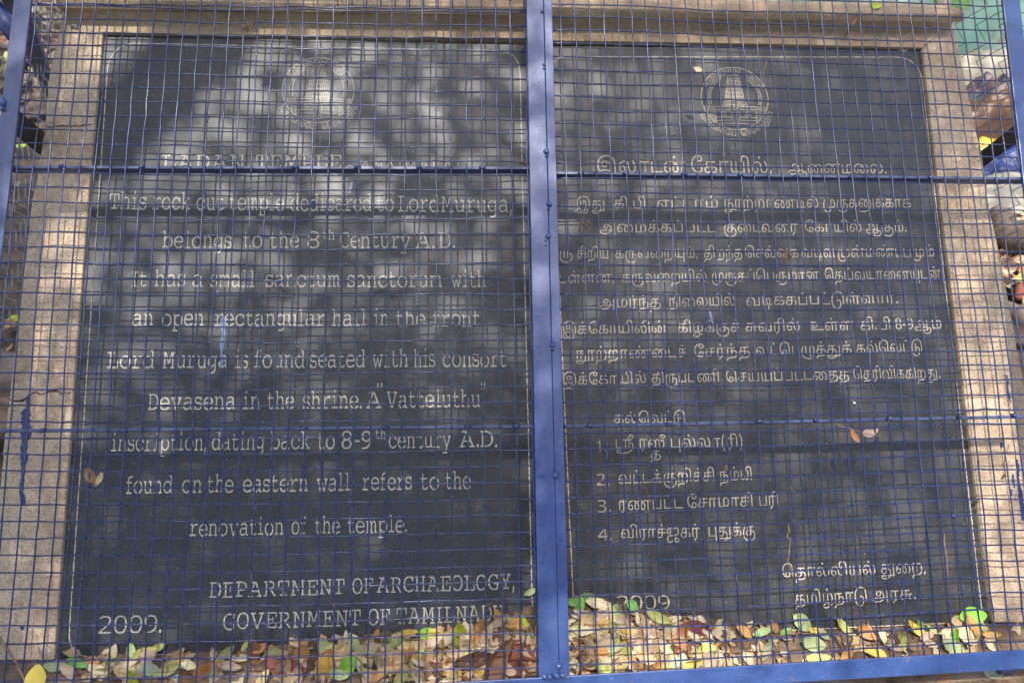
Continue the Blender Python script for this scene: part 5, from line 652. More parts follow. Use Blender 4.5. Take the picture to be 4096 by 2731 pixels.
't128':['50,-1 40,0 31,4 23,10 17,20 14,32 12,49 15,67 21,82 31,95 45,104 62,110 82,112 91,112 100,111 108,109 116,106 124,103 132,98 139,92 149,81 157,69 162,54 164,38 163,26 160,16 156,8 149,3 142,0 133,-1 122,0 114,4 108,10 104,17 101,27 100,37 101,48 103,58 106,68 110,76 115,84 121,91 128,99 136,104 145,109 154,111 165,112 181,110 194,105 205,95 212,82 217,65 218,45 217,27 213,10 207,-4 199,-17 190,-30 176,-40 160,-49 143,-55 123,-60 102,-62 81,-63 75,-63 61,-63 48,-62 37,-59 27,-56 19,-52 13,-47 10,-41 9,-33 9,-30 10,-26 12,-24 14,-21 17,-20 21,-19 25,-18 33,-18 253,-18 254,-30 183,-30 165,-30 31,-30 29,-30 26,-31 24,-33 23,-36 25,-40 29,-44 36,-47 46,-49 59,-50 76,-51 82,-51 100,-50 116,-48 130,-46 143,-42 155,-37 165,-31 179,-18 186,-10 192,-1 197,9 200,20 202,32 203,45 202,58 200,70 196,79 192,87 186,92 180,96 172,99 165,99 157,99 150,97 144,95 138,91 131,85 126,79 123,72 119,64 117,56 116,47 115,38 116,26 120,17 125,12 132,10 138,11 142,14 146,19 148,24 149,30 149,36 148,47 146,56 143,65 138,73 132,81 125,87 115,93 104,97 92,99 80,99 66,98 53,94 43,87 35,79 30,68 27,57 27,54 26,51 26,49 26,47 27,35 29,25 33,18 38,14 44,11 51,10 56,11 60,13 64,16 67,20 68,25 69,31 68,40 64,47 57,51 49,53 41,52 34,48 27,43 22,38 20,49 26,55 34,60 43,63 52,65 65,62 75,56 81,46 83,33 82,23 79,14 74,8 68,3 60,0','251,-30 251,110 267,110 267,-30'],
't77':['52,-1 41,0 31,2 23,7 16,13 12,21 11,30 12,40 16,48 23,55 34,60 48,64 66,65 102,65 112,64 120,64 127,62 133,61 139,58 143,55 148,51 151,45 153,38 154,30 152,17 145,8 135,1 120,-1 116,0 111,0 105,1 102,2 105,13 107,13 111,12 115,12 119,11 127,13 134,16 138,22 139,31 138,38 136,43 132,46 128,49 122,51 116,52 110,52 104,53 65,53 56,52 48,51 41,50 35,47 31,44 28,41 27,36 26,31 28,22 34,16 43,12 54,11 62,12 69,14 75,18 80,24 82,32 83,43 83,97 47,97 47,61 33,58 33,110 136,110 136,97 98,97 98,45 98,33 96,24 93,18 90,12 83,6 74,2 64,-1','86,137 81,137 78,140 75,144 74,149 75,154 78,158 81,161 86,161 91,161 95,158 98,154 99,149 98,144 95,140 91,137'],
't6':['64,-24 47,-23 32,-19 21,-14 13,-6 8,2 7,12 7,17 9,21 12,26 15,29 18,31 21,32 24,33 28,34 34,34 41,34 190,34 190,22 43,22 38,22 34,22 31,21 29,21 27,20 25,19 23,16 22,11 25,2 33,-5 47,-10 65,-11 69,-11 88,-10 104,-6 117,-1 128,7 137,16 143,26 144,30 145,35 146,40 147,45 147,50 146,62 143,73 138,82 130,90 121,96 109,100 106,100 104,100 101,100 99,100 92,100 87,98 82,95 78,91 76,86 75,79 76,72 80,66 85,62 93,61 100,62 106,66 109,72 111,80 110,86 108,92 105,98 102,102 111,104 114,101 118,98 120,94 122,89 124,84 124,79 124,73 122,67 120,62 116,57 112,54 106,51 100,50 93,49 84,50 77,53 70,57 65,62 62,70 61,79 62,90 67,98 73,104 81,109 91,111 101,112 115,111 127,107 138,101 147,93 153,84 158,73 161,62 162,50 162,45 162,40 161,35 160,30 159,26 151,11 140,-1 126,-11 109,-18 90,-22 68,-24','190,-30 190,110 206,110 206,-30'],
't87':['19,1 19,110 34,110 34,13 122,13 122,110 137,110 137,1','78,137 73,137 69,140 66,144 65,149 66,154 69,158 73,161 78,161 83,161 87,158 89,154 90,149 89,144 87,140 83,137'],
't102':['100,-1 88,0 78,2 70,7 64,13 60,21 58,30 60,40 64,48 71,55 81,60 96,64 114,65 139,65 155,63 168,60 179,54 187,47 194,39 198,29 201,19 202,8 201,-7 197,-20 191,-31 184,-40 175,-47 164,-53 152,-58 140,-61 127,-63 113,-63 107,-63 88,-62 71,-58 56,-52 44,-44 35,-34 27,-23 21,-12 18,1 15,13 15,26 15,30 16,46 19,61 23,75 29,87 35,99 42,109 55,102 48,91 41,79 37,67 33,55 31,42 30,30 30,26 31,11 34,-3 40,-16 48,-27 59,-37 73,-44 90,-48 110,-50 112,-50 128,-49 143,-46 155,-42 166,-35 175,-27 181,-17 185,-5 186,8 185,22 180,33 172,42 162,48 150,51 137,53 112,53 103,52 95,51 88,50 82,47 78,44 76,41 74,36 73,31 75,22 81,16 90,12 101,11 110,12 117,14 123,18 127,24 130,32 131,43 131,97 94,97 94,61 80,58 80,110 183,110 183,97 146,97 146,45 145,33 143,24 141,18 137,12 130,6 122,2 111,-1'],
't36':['50,-1 40,0 31,4 23,10 17,20 14,32 12,49 15,68 21,84 30,96 43,105 57,110 73,112 87,111 99,108 108,103 116,96 122,87 126,78 128,67 129,56 129,44 126,33 123,24 119,14 175,13 175,110 190,110 190,1 104,1 103,12 107,20 111,30 113,41 114,54 112,67 109,78 102,87 94,94 84,98 72,99 59,98 47,93 38,84 32,74 28,61 26,47 27,35 29,26 33,19 38,14 44,11 51,10 56,11 60,13 64,16 67,20 68,25 69,31 68,40 64,47 57,51 49,53 41,52 34,48 27,43 22,38 20,49 26,55 34,60 43,63 52,65 65,62 75,56 81,46 83,33 82,23 79,14 74,8 68,3 60,0'],
't31':['46,-41 36,-32 74,4 74,97 34,97 34,1 19,1 19,110 124,110 124,97 90,97 90,0'],
't15':['153,14 145,14 138,17 132,20 127,25 124,32 123,41 124,45 124,51 126,55 128,59 129,59 120,53 114,46 110,37 108,27 109,20 110,14 113,8 116,4 121,0 126,-3 133,-6 140,-7 149,-8 159,-8 174,-8 174,-21 158,-21 149,-20 142,-20 136,-19 131,-18 119,-13 109,-7 102,0 98,8 95,16 94,25 95,34 98,43 103,51 109,59 117,65 125,70 140,63 139,59 137,55 136,50 136,44 136,37 139,31 144,27 153,26 158,27 163,29 166,33 169,37 170,43 171,49 168,64 162,76 151,86 137,93 120,98 101,99 83,98 68,96 54,92 43,86 34,79 28,70 26,61 26,59 26,57 25,55 25,54 26,45 28,38 32,33 36,29 42,26 48,25 54,27 60,30 63,36 64,44 63,52 59,58 53,62 46,63 40,63 35,61 29,57 26,54 29,69 34,72 39,74 45,75 50,75 58,75 65,72 71,68 75,62 78,55 79,46 78,37 75,29 70,22 64,18 56,15 47,14 38,15 30,18 22,24 16,32 13,42 11,54 13,66 17,77 24,86 32,94 41,100 51,105 62,108 74,111 87,112 100,112 124,110 144,105 160,97 172,86 178,79 182,70 185,60 186,51 185,45 184,38 182,32 179,26 175,21 169,17 162,15','82,-63 72,-62 62,-60 54,-55 48,-48 44,-40 43,-29 43,-21 45,-13 49,-5 54,3 67,-4 63,-10 60,-16 59,-22 58,-29 59,-36 62,-42 66,-46 71,-49 77,-50 83,-51 92,-50 99,-47 105,-44 110,-39 115,-33 119,-26 121,-23 124,-19 126,-16 128,-14 141,-19 140,-21 138,-24 136,-27 134,-30 128,-40 122,-48 114,-55 105,-59 94,-62'],
't20':['52,-1 41,0 31,2 23,7 16,13 12,21 11,30 12,40 16,48 23,55 34,60 48,64 66,65 136,65 136,53 65,53 56,52 48,51 41,50 35,47 31,44 28,41 27,36 26,31 28,22 34,16 43,12 54,11 62,12 69,14 75,18 80,24 82,32 83,43 83,97 47,97 47,61 33,58 33,110 136,110 136,97 98,97 98,45 98,33 96,24 93,18 90,12 83,6 74,2 64,-1'],
't137':['72,1 72,110 87,110 87,13 159,13 159,110 174,110 174,1','48,-1 41,-1 36,1 31,4 27,8 25,11 23,14 21,19 20,24 19,31 19,40 19,110 34,110 34,45 34,36 35,28 36,21 40,16 42,14 45,12 48,11 52,11 57,12 63,14 68,18 71,23 71,8 67,5 62,2 55,0','159,-56 159,5 174,5 174,-56'],
't25':['52,-1 41,0 31,2 23,7 16,13 12,21 11,30 12,40 16,48 23,55 34,60 48,64 66,65 95,65 112,64 126,60 138,55 147,46 153,35 154,20 153,8 150,-2 144,-11 136,-18 129,-22 121,-25 112,-28 102,-29 90,-30 77,-30 54,-30 47,-31 41,-31 37,-33 33,-35 30,-38 27,-42 26,-46 26,-53 26,-56 26,-58 26,-61 26,-62 12,-63 11,-60 11,-56 10,-52 10,-49 11,-41 14,-34 17,-29 21,-25 25,-22 29,-21 33,-19 37,-18 43,-18 49,-18 71,-18 87,-17 100,-16 111,-14 119,-12 125,-8 131,-3 134,2 137,7 139,14 139,21 138,30 135,37 130,43 124,47 117,50 110,51 102,52 93,53 65,53 56,52 48,51 41,50 35,47 31,44 28,41 27,36 26,31 28,22 34,16 43,12 54,11 62,12 69,14 75,18 80,24 82,32 83,43 83,97 47,97 47,61 33,58 33,110 136,110 136,97 98,97 98,45 98,33 96,24 93,18 90,12 83,6 74,2 64,-1'],
't85':['111,71 121,70 129,66 137,60 142,51 146,40 147,27 146,11 142,-1 136,-10 128,-18 121,-22 113,-25 105,-28 94,-29 83,-30 69,-30 54,-30 47,-31 41,-31 37,-33 33,-35 30,-38 27,-42 26,-46 26,-53 26,-56 26,-58 26,-61 26,-62 12,-63 11,-60 11,-56 10,-52 10,-49 11,-41 14,-34 17,-29 21,-25 25,-22 29,-21 33,-19 37,-18 43,-18 49,-18 68,-18 83,-17 94,-16 104,-15 111,-12 118,-8 123,-3 126,2 129,8 131,16 132,26 131,36 129,44 126,50 121,55 115,58 107,59 101,58 96,56 90,53 87,51 86,64 91,66 97,69 104,71','19,1 19,110 121,110 121,97 86,97 86,1 71,1 71,97 34,97 34,1','79,137 74,137 70,140 67,144 67,149 67,154 70,158 74,161 79,161 84,161 88,158 91,154 91,149 91,144 88,140 84,137'],
't46':['80,-1 66,0 53,4 41,11 31,20 23,32 17,46 14,61 12,79 14,99 20,117 28,133 39,145 51,155 65,162 80,166 95,168 110,167 122,164 132,159 141,153 147,146 153,137 157,127 159,115 161,101 162,83 162,1 146,1 146,73 146,90 145,105 143,117 140,127 136,135 130,143 124,148 116,152 106,154 95,155 84,154 73,151 61,145 51,137 42,127 34,113 29,97 28,77 28,65 30,54 33,45 37,36 42,29 48,23 55,18 62,14 66,13 70,12 74,11 78,11 82,11 92,12 99,17 104,24 106,35 104,43 100,50 94,55 86,56 78,55 71,50 67,43 66,34 67,27 68,20 72,14 75,9 66,7 61,12 57,19 53,28 52,38 53,46 56,53 61,60 67,65 76,68 86,69 95,68 103,65 110,60 115,53 118,45 119,35 118,23 114,14 108,7 100,2 90,0'],
't95':['50,-1 40,0 31,4 23,10 17,20 14,32 12,49 15,68 21,84 30,96 43,105 57,110 73,112 87,111 99,108 108,103 116,96 122,87 126,78 128,67 129,56 129,44 126,33 123,24 119,14 175,13 175,110 190,110 190,1 104,1 103,12 107,20 111,30 113,41 114,54 112,67 109,78 102,87 94,94 84,98 72,99 59,98 47,93 38,84 32,74 28,61 26,47 27,35 29,26 33,19 38,14 44,11 51,10 56,11 60,13 64,16 67,20 68,25 69,31 68,40 64,47 57,51 49,53 41,52 34,48 27,43 22,38 20,49 26,55 34,60 43,63 52,65 65,62 75,56 81,46 83,33 82,23 79,14 74,8 68,3 60,0','104,137 99,137 96,140 93,144 92,149 93,154 96,158 99,161 104,161 109,161 113,158 116,154 117,149 116,144 113,140 109,137'],
't10':['60,112 79,111 94,106 105,100 113,91 118,81 119,70 118,59 115,51 110,44 104,39 95,35 85,32 74,30 62,28 46,26 37,25 32,24 29,22 28,19 29,16 30,15 33,14 36,13 209,13 209,1 38,1 30,2 24,3 19,6 16,10 14,14 13,19 14,24 16,28 20,32 26,35 35,37 45,39 61,40 77,42 88,46 96,51 101,57 103,63 104,70 103,78 100,85 94,91 87,96 77,99 66,100 60,100 58,100 56,100 54,100 53,100 42,99 34,95 28,89 26,80 27,73 31,67 36,63 44,61 52,63 57,66 61,72 62,80 61,86 60,92 57,98 53,102 63,104 66,102 69,98 72,94 74,89 75,84 76,78 74,67 68,58 58,52 44,50 35,51 28,53 21,58 16,64 13,71 12,80 14,90 18,98 26,104 35,109 47,111'],
't93':['50,-1 40,0 31,4 23,10 17,20 14,32 12,49 14,64 17,77 23,88 30,96 39,103 50,108 60,111 72,112 80,112 87,111 94,109 100,106 105,102 110,99 108,82 102,89 93,95 83,98 71,99 58,98 47,93 38,84 32,74 28,61 26,47 27,35 29,26 33,19 38,14 44,11 51,10 56,11 60,13 64,16 67,20 68,25 69,31 68,40 64,47 57,51 49,53 41,52 34,48 27,43 22,38 20,49 26,55 34,60 43,63 52,65 65,62 75,56 81,46 83,33 82,23 79,14 74,8 68,3 60,0','108,1 108,83 111,99 111,110 210,110 210,97 176,97 176,1 160,1 160,97 124,97 124,1','107,137 102,137 98,140 95,144 95,149 95,154 98,158 102,161 107,161 112,161 116,158 119,154 119,149 119,144 116,140 112,137'],
't34':['50,-1 40,0 31,4 23,10 17,20 14,32 12,49 14,64 17,77 23,88 30,96 39,103 50,108 60,111 72,112 80,112 87,111 94,109 100,106 105,102 110,99 108,82 102,89 93,95 83,98 71,99 58,98 47,93 38,84 32,74 28,61 26,47 27,35 29,26 33,19 38,14 44,11 51,10 56,11 60,13 64,16 67,20 68,25 69,31 68,40 64,47 57,51 49,53 41,52 34,48 27,43 22,38 20,49 26,55 34,60 43,63 52,65 65,62 75,56 81,46 83,33 82,23 79,14 74,8 68,3 60,0','108,1 108,83 111,99 111,110 210,110 210,97 176,97 176,1 160,1 160,97 124,97 124,1'],
't89':['72,1 72,110 87,110 87,13 159,13 159,110 174,110 174,1','48,-1 41,-1 36,1 31,4 27,8 25,11 23,14 21,19 20,24 19,31 19,40 19,110 34,110 34,45 34,36 35,28 36,21 40,16 42,14 45,12 48,11 52,11 57,12 63,14 68,18 71,23 71,8 67,5 62,2 55,0','96,137 91,137 87,140 85,144 84,149 85,154 87,158 91,161 96,161 101,161 105,158 108,154 109,149 108,144 105,140 101,137'],
't90':['46,-41 36,-32 74,4 74,97 34,97 34,1 19,1 19,110 124,110 124,97 90,97 90,0','64,137 59,137 55,140 52,144 52,149 52,154 55,158 59,161 64,161 69,161 73,158 76,154 76,149 76,144 73,140 69,137'],
't26':['111,71 121,70 129,66 137,60 142,51 146,40 147,27 146,11 142,-1 136,-10 128,-18 121,-22 113,-25 105,-28 94,-29 83,-30 69,-30 54,-30 47,-31 41,-31 37,-33 33,-35 30,-38 27,-42 26,-46 26,-53 26,-56 26,-58 26,-61 26,-62 12,-63 11,-60 11,-56 10,-52 10,-49 11,-41 14,-34 17,-29 21,-25 25,-22 29,-21 33,-19 37,-18 43,-18 49,-18 68,-18 83,-17 94,-16 104,-15 111,-12 118,-8 123,-3 126,2 129,8 131,16 132,26 131,36 129,44 126,50 121,55 115,58 107,59 101,58 96,56 90,53 87,51 86,64 91,66 97,69 104,71','19,1 19,110 121,110 121,97 86,97 86,1 71,1 71,97 34,97 34,1'],
't116':['85,-58 69,-57 56,-52 44,-43 34,-32 26,-18 20,0 16,20 15,43 15,48 16,71 20,92 26,110 34,125 43,138 54,149 67,157 81,163 96,166 111,168 127,167 140,163 151,158 160,152 166,146 172,139 176,131 179,122 182,112 183,101 184,89 185,75 185,1 169,1 169,67 169,83 168,98 165,112 161,125 155,136 147,144 140,149 131,152 122,154 111,155 99,154 87,151 76,146 65,139 55,130 47,118 40,104 35,87 32,68 30,46 31,24 34,5 38,-11 45,-23 52,-33 62,-40 72,-44 84,-45 95,-44 105,-42 113,-37 119,-31 124,-23 128,-13 130,-2 131,11 130,24 128,34 125,42 120,47 114,49 108,50 102,50 96,48 91,45 88,43 88,56 92,58 97,60 103,62 111,63 120,61 129,58 136,51 142,41 145,29 146,12 145,-6 142,-21 136,-34 129,-43 120,-50 109,-55 98,-57','72,1 72,110 87,110 87,1'],
't145':['176,168 187,167 198,164 208,160 217,154 222,149 226,143 230,135 233,125 235,113 235,98 235,1 220,1 220,92 220,107 218,118 216,127 213,134 210,140 205,144 199,149 192,152 184,154 176,155 166,154 157,151 150,146 145,140 142,133 141,124 141,117 143,111 145,106 148,101 152,98 157,95 163,92 168,91 168,79 158,81 147,86 138,92 131,101 127,112 126,124 127,137 132,148 140,157 150,163 162,166','50,-1 40,0 31,4 23,10 17,20 14,32 12,48 14,63 17,76 23,87 30,96 39,103 49,108 60,111 72,112 81,112 91,110 100,106 108,100 113,94 117,88 119,80 121,72 122,62 122,50 123,44 123,37 124,32 126,27 128,22 131,18 134,15 138,13 143,12 149,11 155,12 161,15 166,19 170,26 173,35 174,47 173,60 172,70 169,80 166,89 161,98 157,106 171,112 176,103 180,93 184,82 187,72 188,60 189,49 188,33 184,21 178,11 170,4 160,0 147,-1 139,-1 132,1 126,4 120,8 115,15 111,25 108,36 107,50 107,57 106,65 105,72 103,80 100,86 95,92 91,95 85,97 79,99 71,99 58,98 47,93 38,84 31,74 28,61 26,46 27,35 29,25 33,18 38,14 44,11 51,10 56,11 60,13 64,16 67,20 68,25 69,31 68,40 64,47 57,51 49,53 41,52 34,48 27,43 22,38 20,49 26,55 34,60 43,63 52,65 65,62 75,56 81,46 83,33 82,23 79,14 74,8 68,3 60,0'],
't35':['116,112 129,110 140,105 148,96 154,84 157,69 158,52 158,40 155,29 152,20 146,13 141,9 136,6 129,4 122,2 113,1 102,1 19,1 19,110 34,110 34,13 81,13 81,71 82,82 83,90 86,97 90,102 95,107 100,110 107,112','116,100 112,100 109,99 106,97 103,95 100,91 98,86 97,78 96,68 96,13 107,13 119,14 128,17 135,23 140,30 142,40 143,53 142,66 140,77 137,86 131,93 124,98','44,-13 47,-13 51,-13 55,-14 57,-14 56,-25 54,-25 52,-25 49,-25 47,-25 40,-26 34,-28 30,-31 29,-37 30,-42 33,-46 38,-49 43,-50 49,-51 55,-51 60,-51 70,-51 78,-49 84,-46 89,-42 93,-37 97,-31 98,-28 100,-26 102,-24 105,-23 109,-22 114,-21 129,-24 121,-24 116,-27 112,-31 110,-36 105,-44 99,-50 92,-56 84,-60 73,-62 59,-63 54,-63 45,-63 36,-61 29,-59 23,-56 19,-52 16,-48 14,-43 14,-37 16,-27 22,-20 32,-15','110,-32 107,-30 100,-28 94,-25 89,-21 85,-16 82,-9 81,-1 96,-1 97,-6 98,-10 101,-14 105,-17 108,-18 112,-19 117,-20 122,-20 147,-20 147,-32'],
't79':['52,-1 41,0 31,2 23,7 16,13 12,21 11,30 12,40 16,48 23,55 34,60 48,64 66,65 136,65 136,53 65,53 56,52 48,51 41,50 35,47 31,44 28,41 27,36 26,31 28,22 34,16 43,12 54,11 62,12 69,14 75,18 80,24 82,32 83,43 83,97 47,97 47,61 33,58 33,110 136,110 136,97 98,97 98,45 98,33 96,24 93,18 90,12 83,6 74,2 64,-1','86,137 81,137 78,140 75,144 74,149 75,154 78,158 81,161 86,161 91,161 95,158 98,154 99,149 98,144 95,140 91,137'],
't108':['52,-1 41,0 31,2 23,7 16,13 12,21 11,30 12,40 16,48 23,55 34,60 48,64 66,65 168,65 168,53 65,53 56,52 48,51 41,50 35,47 31,44 28,41 27,36 26,31 28,22 34,16 43,12 54,11 62,12 69,14 75,18 80,24 82,32 83,43 83,97 47,97 47,61 33,58 33,110 136,110 136,97 98,97 98,45 98,33 96,24 93,18 90,12 83,6 74,2 64,-1','127,1 127,54 142,52 142,1'],
't191':['58,-1 45,0 34,2 24,7 17,14 13,24 11,36 12,44 14,51 18,58 24,64 31,69 41,75 32,81 26,86 21,91 18,97 16,104 16,111 17,121 21,130 28,136 37,140 47,143 57,144 68,143 78,140 86,136 93,130 98,121 99,111 98,104 96,98 93,92 88,87 81,81 71,76 81,70 88,65 94,59 99,53 102,46 103,37 102,25 97,16 90,8 81,3 70,0','57,11 69,12 79,17 86,25 88,37 87,43 85,48 81,54 76,58 68,63 58,67 54,68 45,64 38,59 33,54 29,49 27,43 26,36 28,26 34,18 44,12','58,81 66,85 73,89 78,94 81,99 83,104 84,110 82,120 76,127 67,131 57,132 46,130 38,126 33,119 31,110 32,103 34,97 39,92 44,89 50,85'],
't180':['9,53 9,68 55,68 55,53'],
't192':['38,-1 34,-1 29,-1 24,0 21,0 21,13 24,12 28,12 33,11 38,11 49,12 59,15 67,19 74,25 79,34 83,44 86,56 87,71 84,71 80,66 75,62 70,59 64,56 58,55 51,54 39,56 29,60 21,66 15,74 12,85 11,97 12,110 16,121 22,131 31,138 42,142 55,144 67,143 77,139 85,133 91,125 96,116 100,106 102,95 103,83 102,67 100,52 97,39 92,28 86,19 79,12 71,6 61,2 50,-1','54,66 63,67 71,70 78,75 83,80 86,87 87,93 86,100 85,107 82,114 79,119 74,124 69,128 62,130 55,131 43,129 34,122 28,111 26,97 28,84 33,74 42,68'],
't153':['170,-10 176,-11 182,-13 187,-16 190,-19 193,-24 193,-30 192,-38 190,-44 185,-49 180,-54 173,-57 165,-59 157,-61 148,-62 139,-63 130,-63 121,-63 102,-62 85,-60 69,-55 55,-49 43,-41 33,-31 25,-19 19,-6 16,10 15,27 15,30 16,46 19,61 23,75 29,87 35,99 42,109 55,102 48,91 42,79 37,67 33,55 31,42 30,30 30,26 31,14 33,3 37,-8 42,-18 50,-27 60,-35 72,-41 86,-46 103,-49 123,-50 131,-50 139,-50 147,-49 155,-48 163,-46 169,-44 174,-41 177,-37 179,-32 178,-28 175,-24 171,-23 166,-22 159,-23 152,-26 146,-29 143,-31 143,-19 147,-16 153,-13 161,-11','136,-32 136,1 151,1 151,-32','171,112 184,110 195,105 203,96 209,84 212,69 213,52 212,40 210,29 206,20 201,13 196,9 191,6 184,4 177,2 168,1 157,1 73,1 73,110 89,110 89,13 136,13 136,71 136,82 138,90 141,97 145,102 149,107 155,110 162,112','170,100 167,100 163,99 160,97 158,95 155,91 153,86 151,78 151,68 151,13 161,13 174,14 183,17 190,23 194,30 197,40 198,53 197,66 195,77 191,86 186,93 179,98'],
't84':['52,-1 41,0 31,2 23,7 16,13 12,21 11,30 12,40 16,48 23,55 34,60 48,64 66,65 95,65 112,64 126,60 138,55 147,46 153,35 154,20 153,8 150,-2 144,-11 136,-18 129,-22 121,-25 112,-28 102,-29 90,-30 77,-30 54,-30 47,-31 41,-31 37,-33 33,-35 30,-38 27,-42 26,-46 26,-53 26,-56 26,-58 26,-61 26,-62 12,-63 11,-60 11,-56 10,-52 10,-49 11,-41 14,-34 17,-29 21,-25 25,-22 29,-21 33,-19 37,-18 43,-18 49,-18 71,-18 87,-17 100,-16 111,-14 119,-12 125,-8 131,-3 134,2 137,7 139,14 139,21 138,30 135,37 130,43 124,47 117,50 110,51 102,52 93,53 65,53 56,52 48,51 41,50 35,47 31,44 28,41 27,36 26,31 28,22 34,16 43,12 54,11 62,12 69,14 75,18 80,24 82,32 83,43 83,97 47,97 47,61 33,58 33,110 136,110 136,97 98,97 98,45 98,33 96,24 93,18 90,12 83,6 74,2 64,-1','87,137 82,137 78,140 75,144 75,149 75,154 78,158 82,161 87,161 92,161 96,158 99,154 99,149 99,144 96,140 92,137'],
't24':['50,-1 40,0 31,4 23,10 17,20 14,32 12,49 15,67 21,82 31,95 45,104 62,110 82,112 91,112 100,111 108,109 116,106 124,103 132,98 140,91 150,80 158,67 162,53 164,38 163,26 160,16 156,8 149,3 142,0 133,-1 122,0 114,4 108,10 104,17 101,27 100,37 101,47 103,57 105,66 109,75 114,83 120,90 129,98 139,104 150,109 161,111 173,112 182,112 190,111 197,109 203,106 210,103 216,99 225,91 232,84 237,76 241,67 244,58 246,48 247,38 246,26 243,16 239,8 232,3 225,0 215,-1 205,0 197,4 191,10 187,17 184,27 183,37 184,47 185,56 188,65 192,74 198,83 205,91 214,98 220,101 226,104 234,107 242,108 253,109 267,110 325,110 325,97 291,97 291,1 276,1 276,97 262,97 256,97 250,97 244,96 239,95 234,94 229,92 224,90 219,87 212,82 207,75 203,67 201,58 199,48 198,38 199,26 203,17 208,12 215,10 221,11 225,14 229,19 231,24 232,30 232,36 231,48 229,58 225,67 221,75 216,82 210,87 201,93 192,97 183,99 174,100 163,99 153,97 143,93 134,87 128,80 123,73 119,64 117,56 116,47 115,38 116,26 120,17 125,12 132,10 138,11 142,14 146,19 148,24 149,30 149,36 147,52 143,65 135,77 125,87 115,93 104,97 92,99 80,99 66,98 53,94 43,87 35,79 30,68 27,57 27,54 26,51 26,49 26,47 27,35 29,25 33,18 38,14 44,11 51,10 56,11 60,13 64,16 67,20 68,25 69,31 68,40 64,47 57,51 49,53 41,52 34,48 27,43 22,38 20,49 26,55 34,60 43,63 52,65 65,62 75,56 81,46 83,33 82,23 79,14 74,8 68,3 60,0'],
't184':['70,1 55,1 55,100 55,107 55,114 55,120 55,126 52,124 51,122 49,120 46,118 27,102 19,113 57,142 70,142'],
't163':['257,71 266,70 274,67 282,61 287,52 291,41 292,28 291,12 286,-2 280,-15 270,-26 259,-36 245,-45 232,-50 217,-55 201,-59 184,-61 165,-63 146,-63 124,-63 104,-63 86,-62 72,-61 60,-58 50,-56 42,-53 36,-49 31,-44 29,-39 28,-34 29,-28 31,-24 35,-19 42,-16 50,-13 62,-13 71,-13 79,-14 87,-15 93,-16 90,-29 87,-28 82,-27 77,-26 72,-25 68,-25 63,-25 54,-25 48,-27 44,-30 43,-34 44,-37 47,-40 52,-43 60,-46 71,-48 86,-49 106,-50 130,-51 139,-51 152,-50 165,-50 177,-49 188,-47 199,-46 209,-43 219,-41 228,-37 249,-26 264,-12 273,7 276,28 275,42 270,51 263,57 254,59 247,58 241,56 235,53 232,50 232,63 237,66 242,69 249,71','19,1 19,110 34,110 34,13 110,13 110,68 110,77 111,84 112,90 114,96 117,100 120,104 125,108 130,110 136,112 143,112 150,112 155,110 160,106 166,101 166,110 266,110 266,97 231,97 231,1 216,1 216,97 179,97 179,1 163,1 163,67 163,75 162,82 160,89 157,95 152,99 144,100 140,99 136,98 133,96 131,93 128,88 126,81 126,74 125,65 125,1','265,168 280,166 291,161 297,153 299,144 298,133 292,126 284,121 274,120 264,121 256,125 251,132 250,141 250,146 251,151 254,157 258,162 266,159 264,156 262,152 261,148 261,144 261,140 263,136 265,133 267,132 271,131 274,130 280,131 284,134 287,138 287,143 286,149 281,154 275,156 266,157 264,157 262,157 260,157 258,157 245,153 235,146 230,137 228,125 228,120 229,115 231,110 233,108 218,107 217,110 215,115 215,119 214,125 215,133 217,141 221,148 227,155 234,160 242,164 253,167'],
't160':['50,-1 40,0 31,4 23,10 17,20 14,32 12,48 14,63 17,76 23,87 30,96 39,103 49,108 60,111 72,112 82,112 90,110 98,106 105,101 111,94 116,87 113,87 115,93 118,99 123,104 129,109 136,111 144,112 151,112 157,110 162,107 167,104 171,98 174,90 176,81 177,69 177,51 177,41 178,32 181,24 185,18 189,15 193,13 198,12 203,11 210,12 216,15 221,19 225,26 227,35 228,47 227,60 226,70 224,80 220,89 216,98 211,106 225,112 230,103 235,93 239,82 241,72 243,61 243,49 242,33 239,21 233,11 225,4 214,0 202,-1 194,-1 186,1 180,4 174,8 171,13 167,18 165,25 163,32 162,41 161,50 161,58 161,69 160,78 159,85 158,90 155,95 152,98 147,99 143,100 139,99 135,98 132,96 130,93 127,89 125,84 124,78 124,70 124,1 108,1 108,59 108,70 105,79 101,86 96,91 90,95 84,98 78,99 71,99 58,98 47,93 38,84 31,74 28,61 26,46 27,35 29,25 33,18 38,14 44,11 51,10 56,11 60,13 64,16 67,20 68,25 69,31 68,40 64,47 57,51 49,53 41,52 34,48 27,43 22,38 20,49 26,55 34,60 43,63 52,65 65,62 75,56 81,46 83,33 82,23 79,14 74,8 68,3 60,0','223,168 237,166 248,161 254,153 257,144 255,133 249,126 241,121 231,120 221,121 213,125 208,132 207,141 207,146 209,151 211,157 215,162 224,159 222,156 220,152 218,148 218,144 218,140 220,136 222,133 225,132 228,131 231,130 237,131 241,134 244,138 245,143 243,149 239,154 232,156 224,157 222,157 220,157 218,157 216,157 203,153 193,146 188,137 186,125 187,117 189,110 193,104 198,99 204,96 210,93 216,92 222,91 223,79 213,81 204,83 195,87 187,92 181,98 177,106 174,114 173,125 173,133 176,141 179,148 185,155 192,160 200,164 210,167'],
't131':['122,-56 122,1 19,1 19,110 34,110 34,13 122,13 122,110 137,110 137,-56'],
't175':['13,57 14,76 16,94 20,112 26,129 33,145 42,159 57,159 49,145 42,129 36,111 32,93 30,75 29,56 30,38 32,19 36,1 41,-17 48,-33 57,-48 42,-48 33,-33 26,-17 20,0 16,19 14,37'],
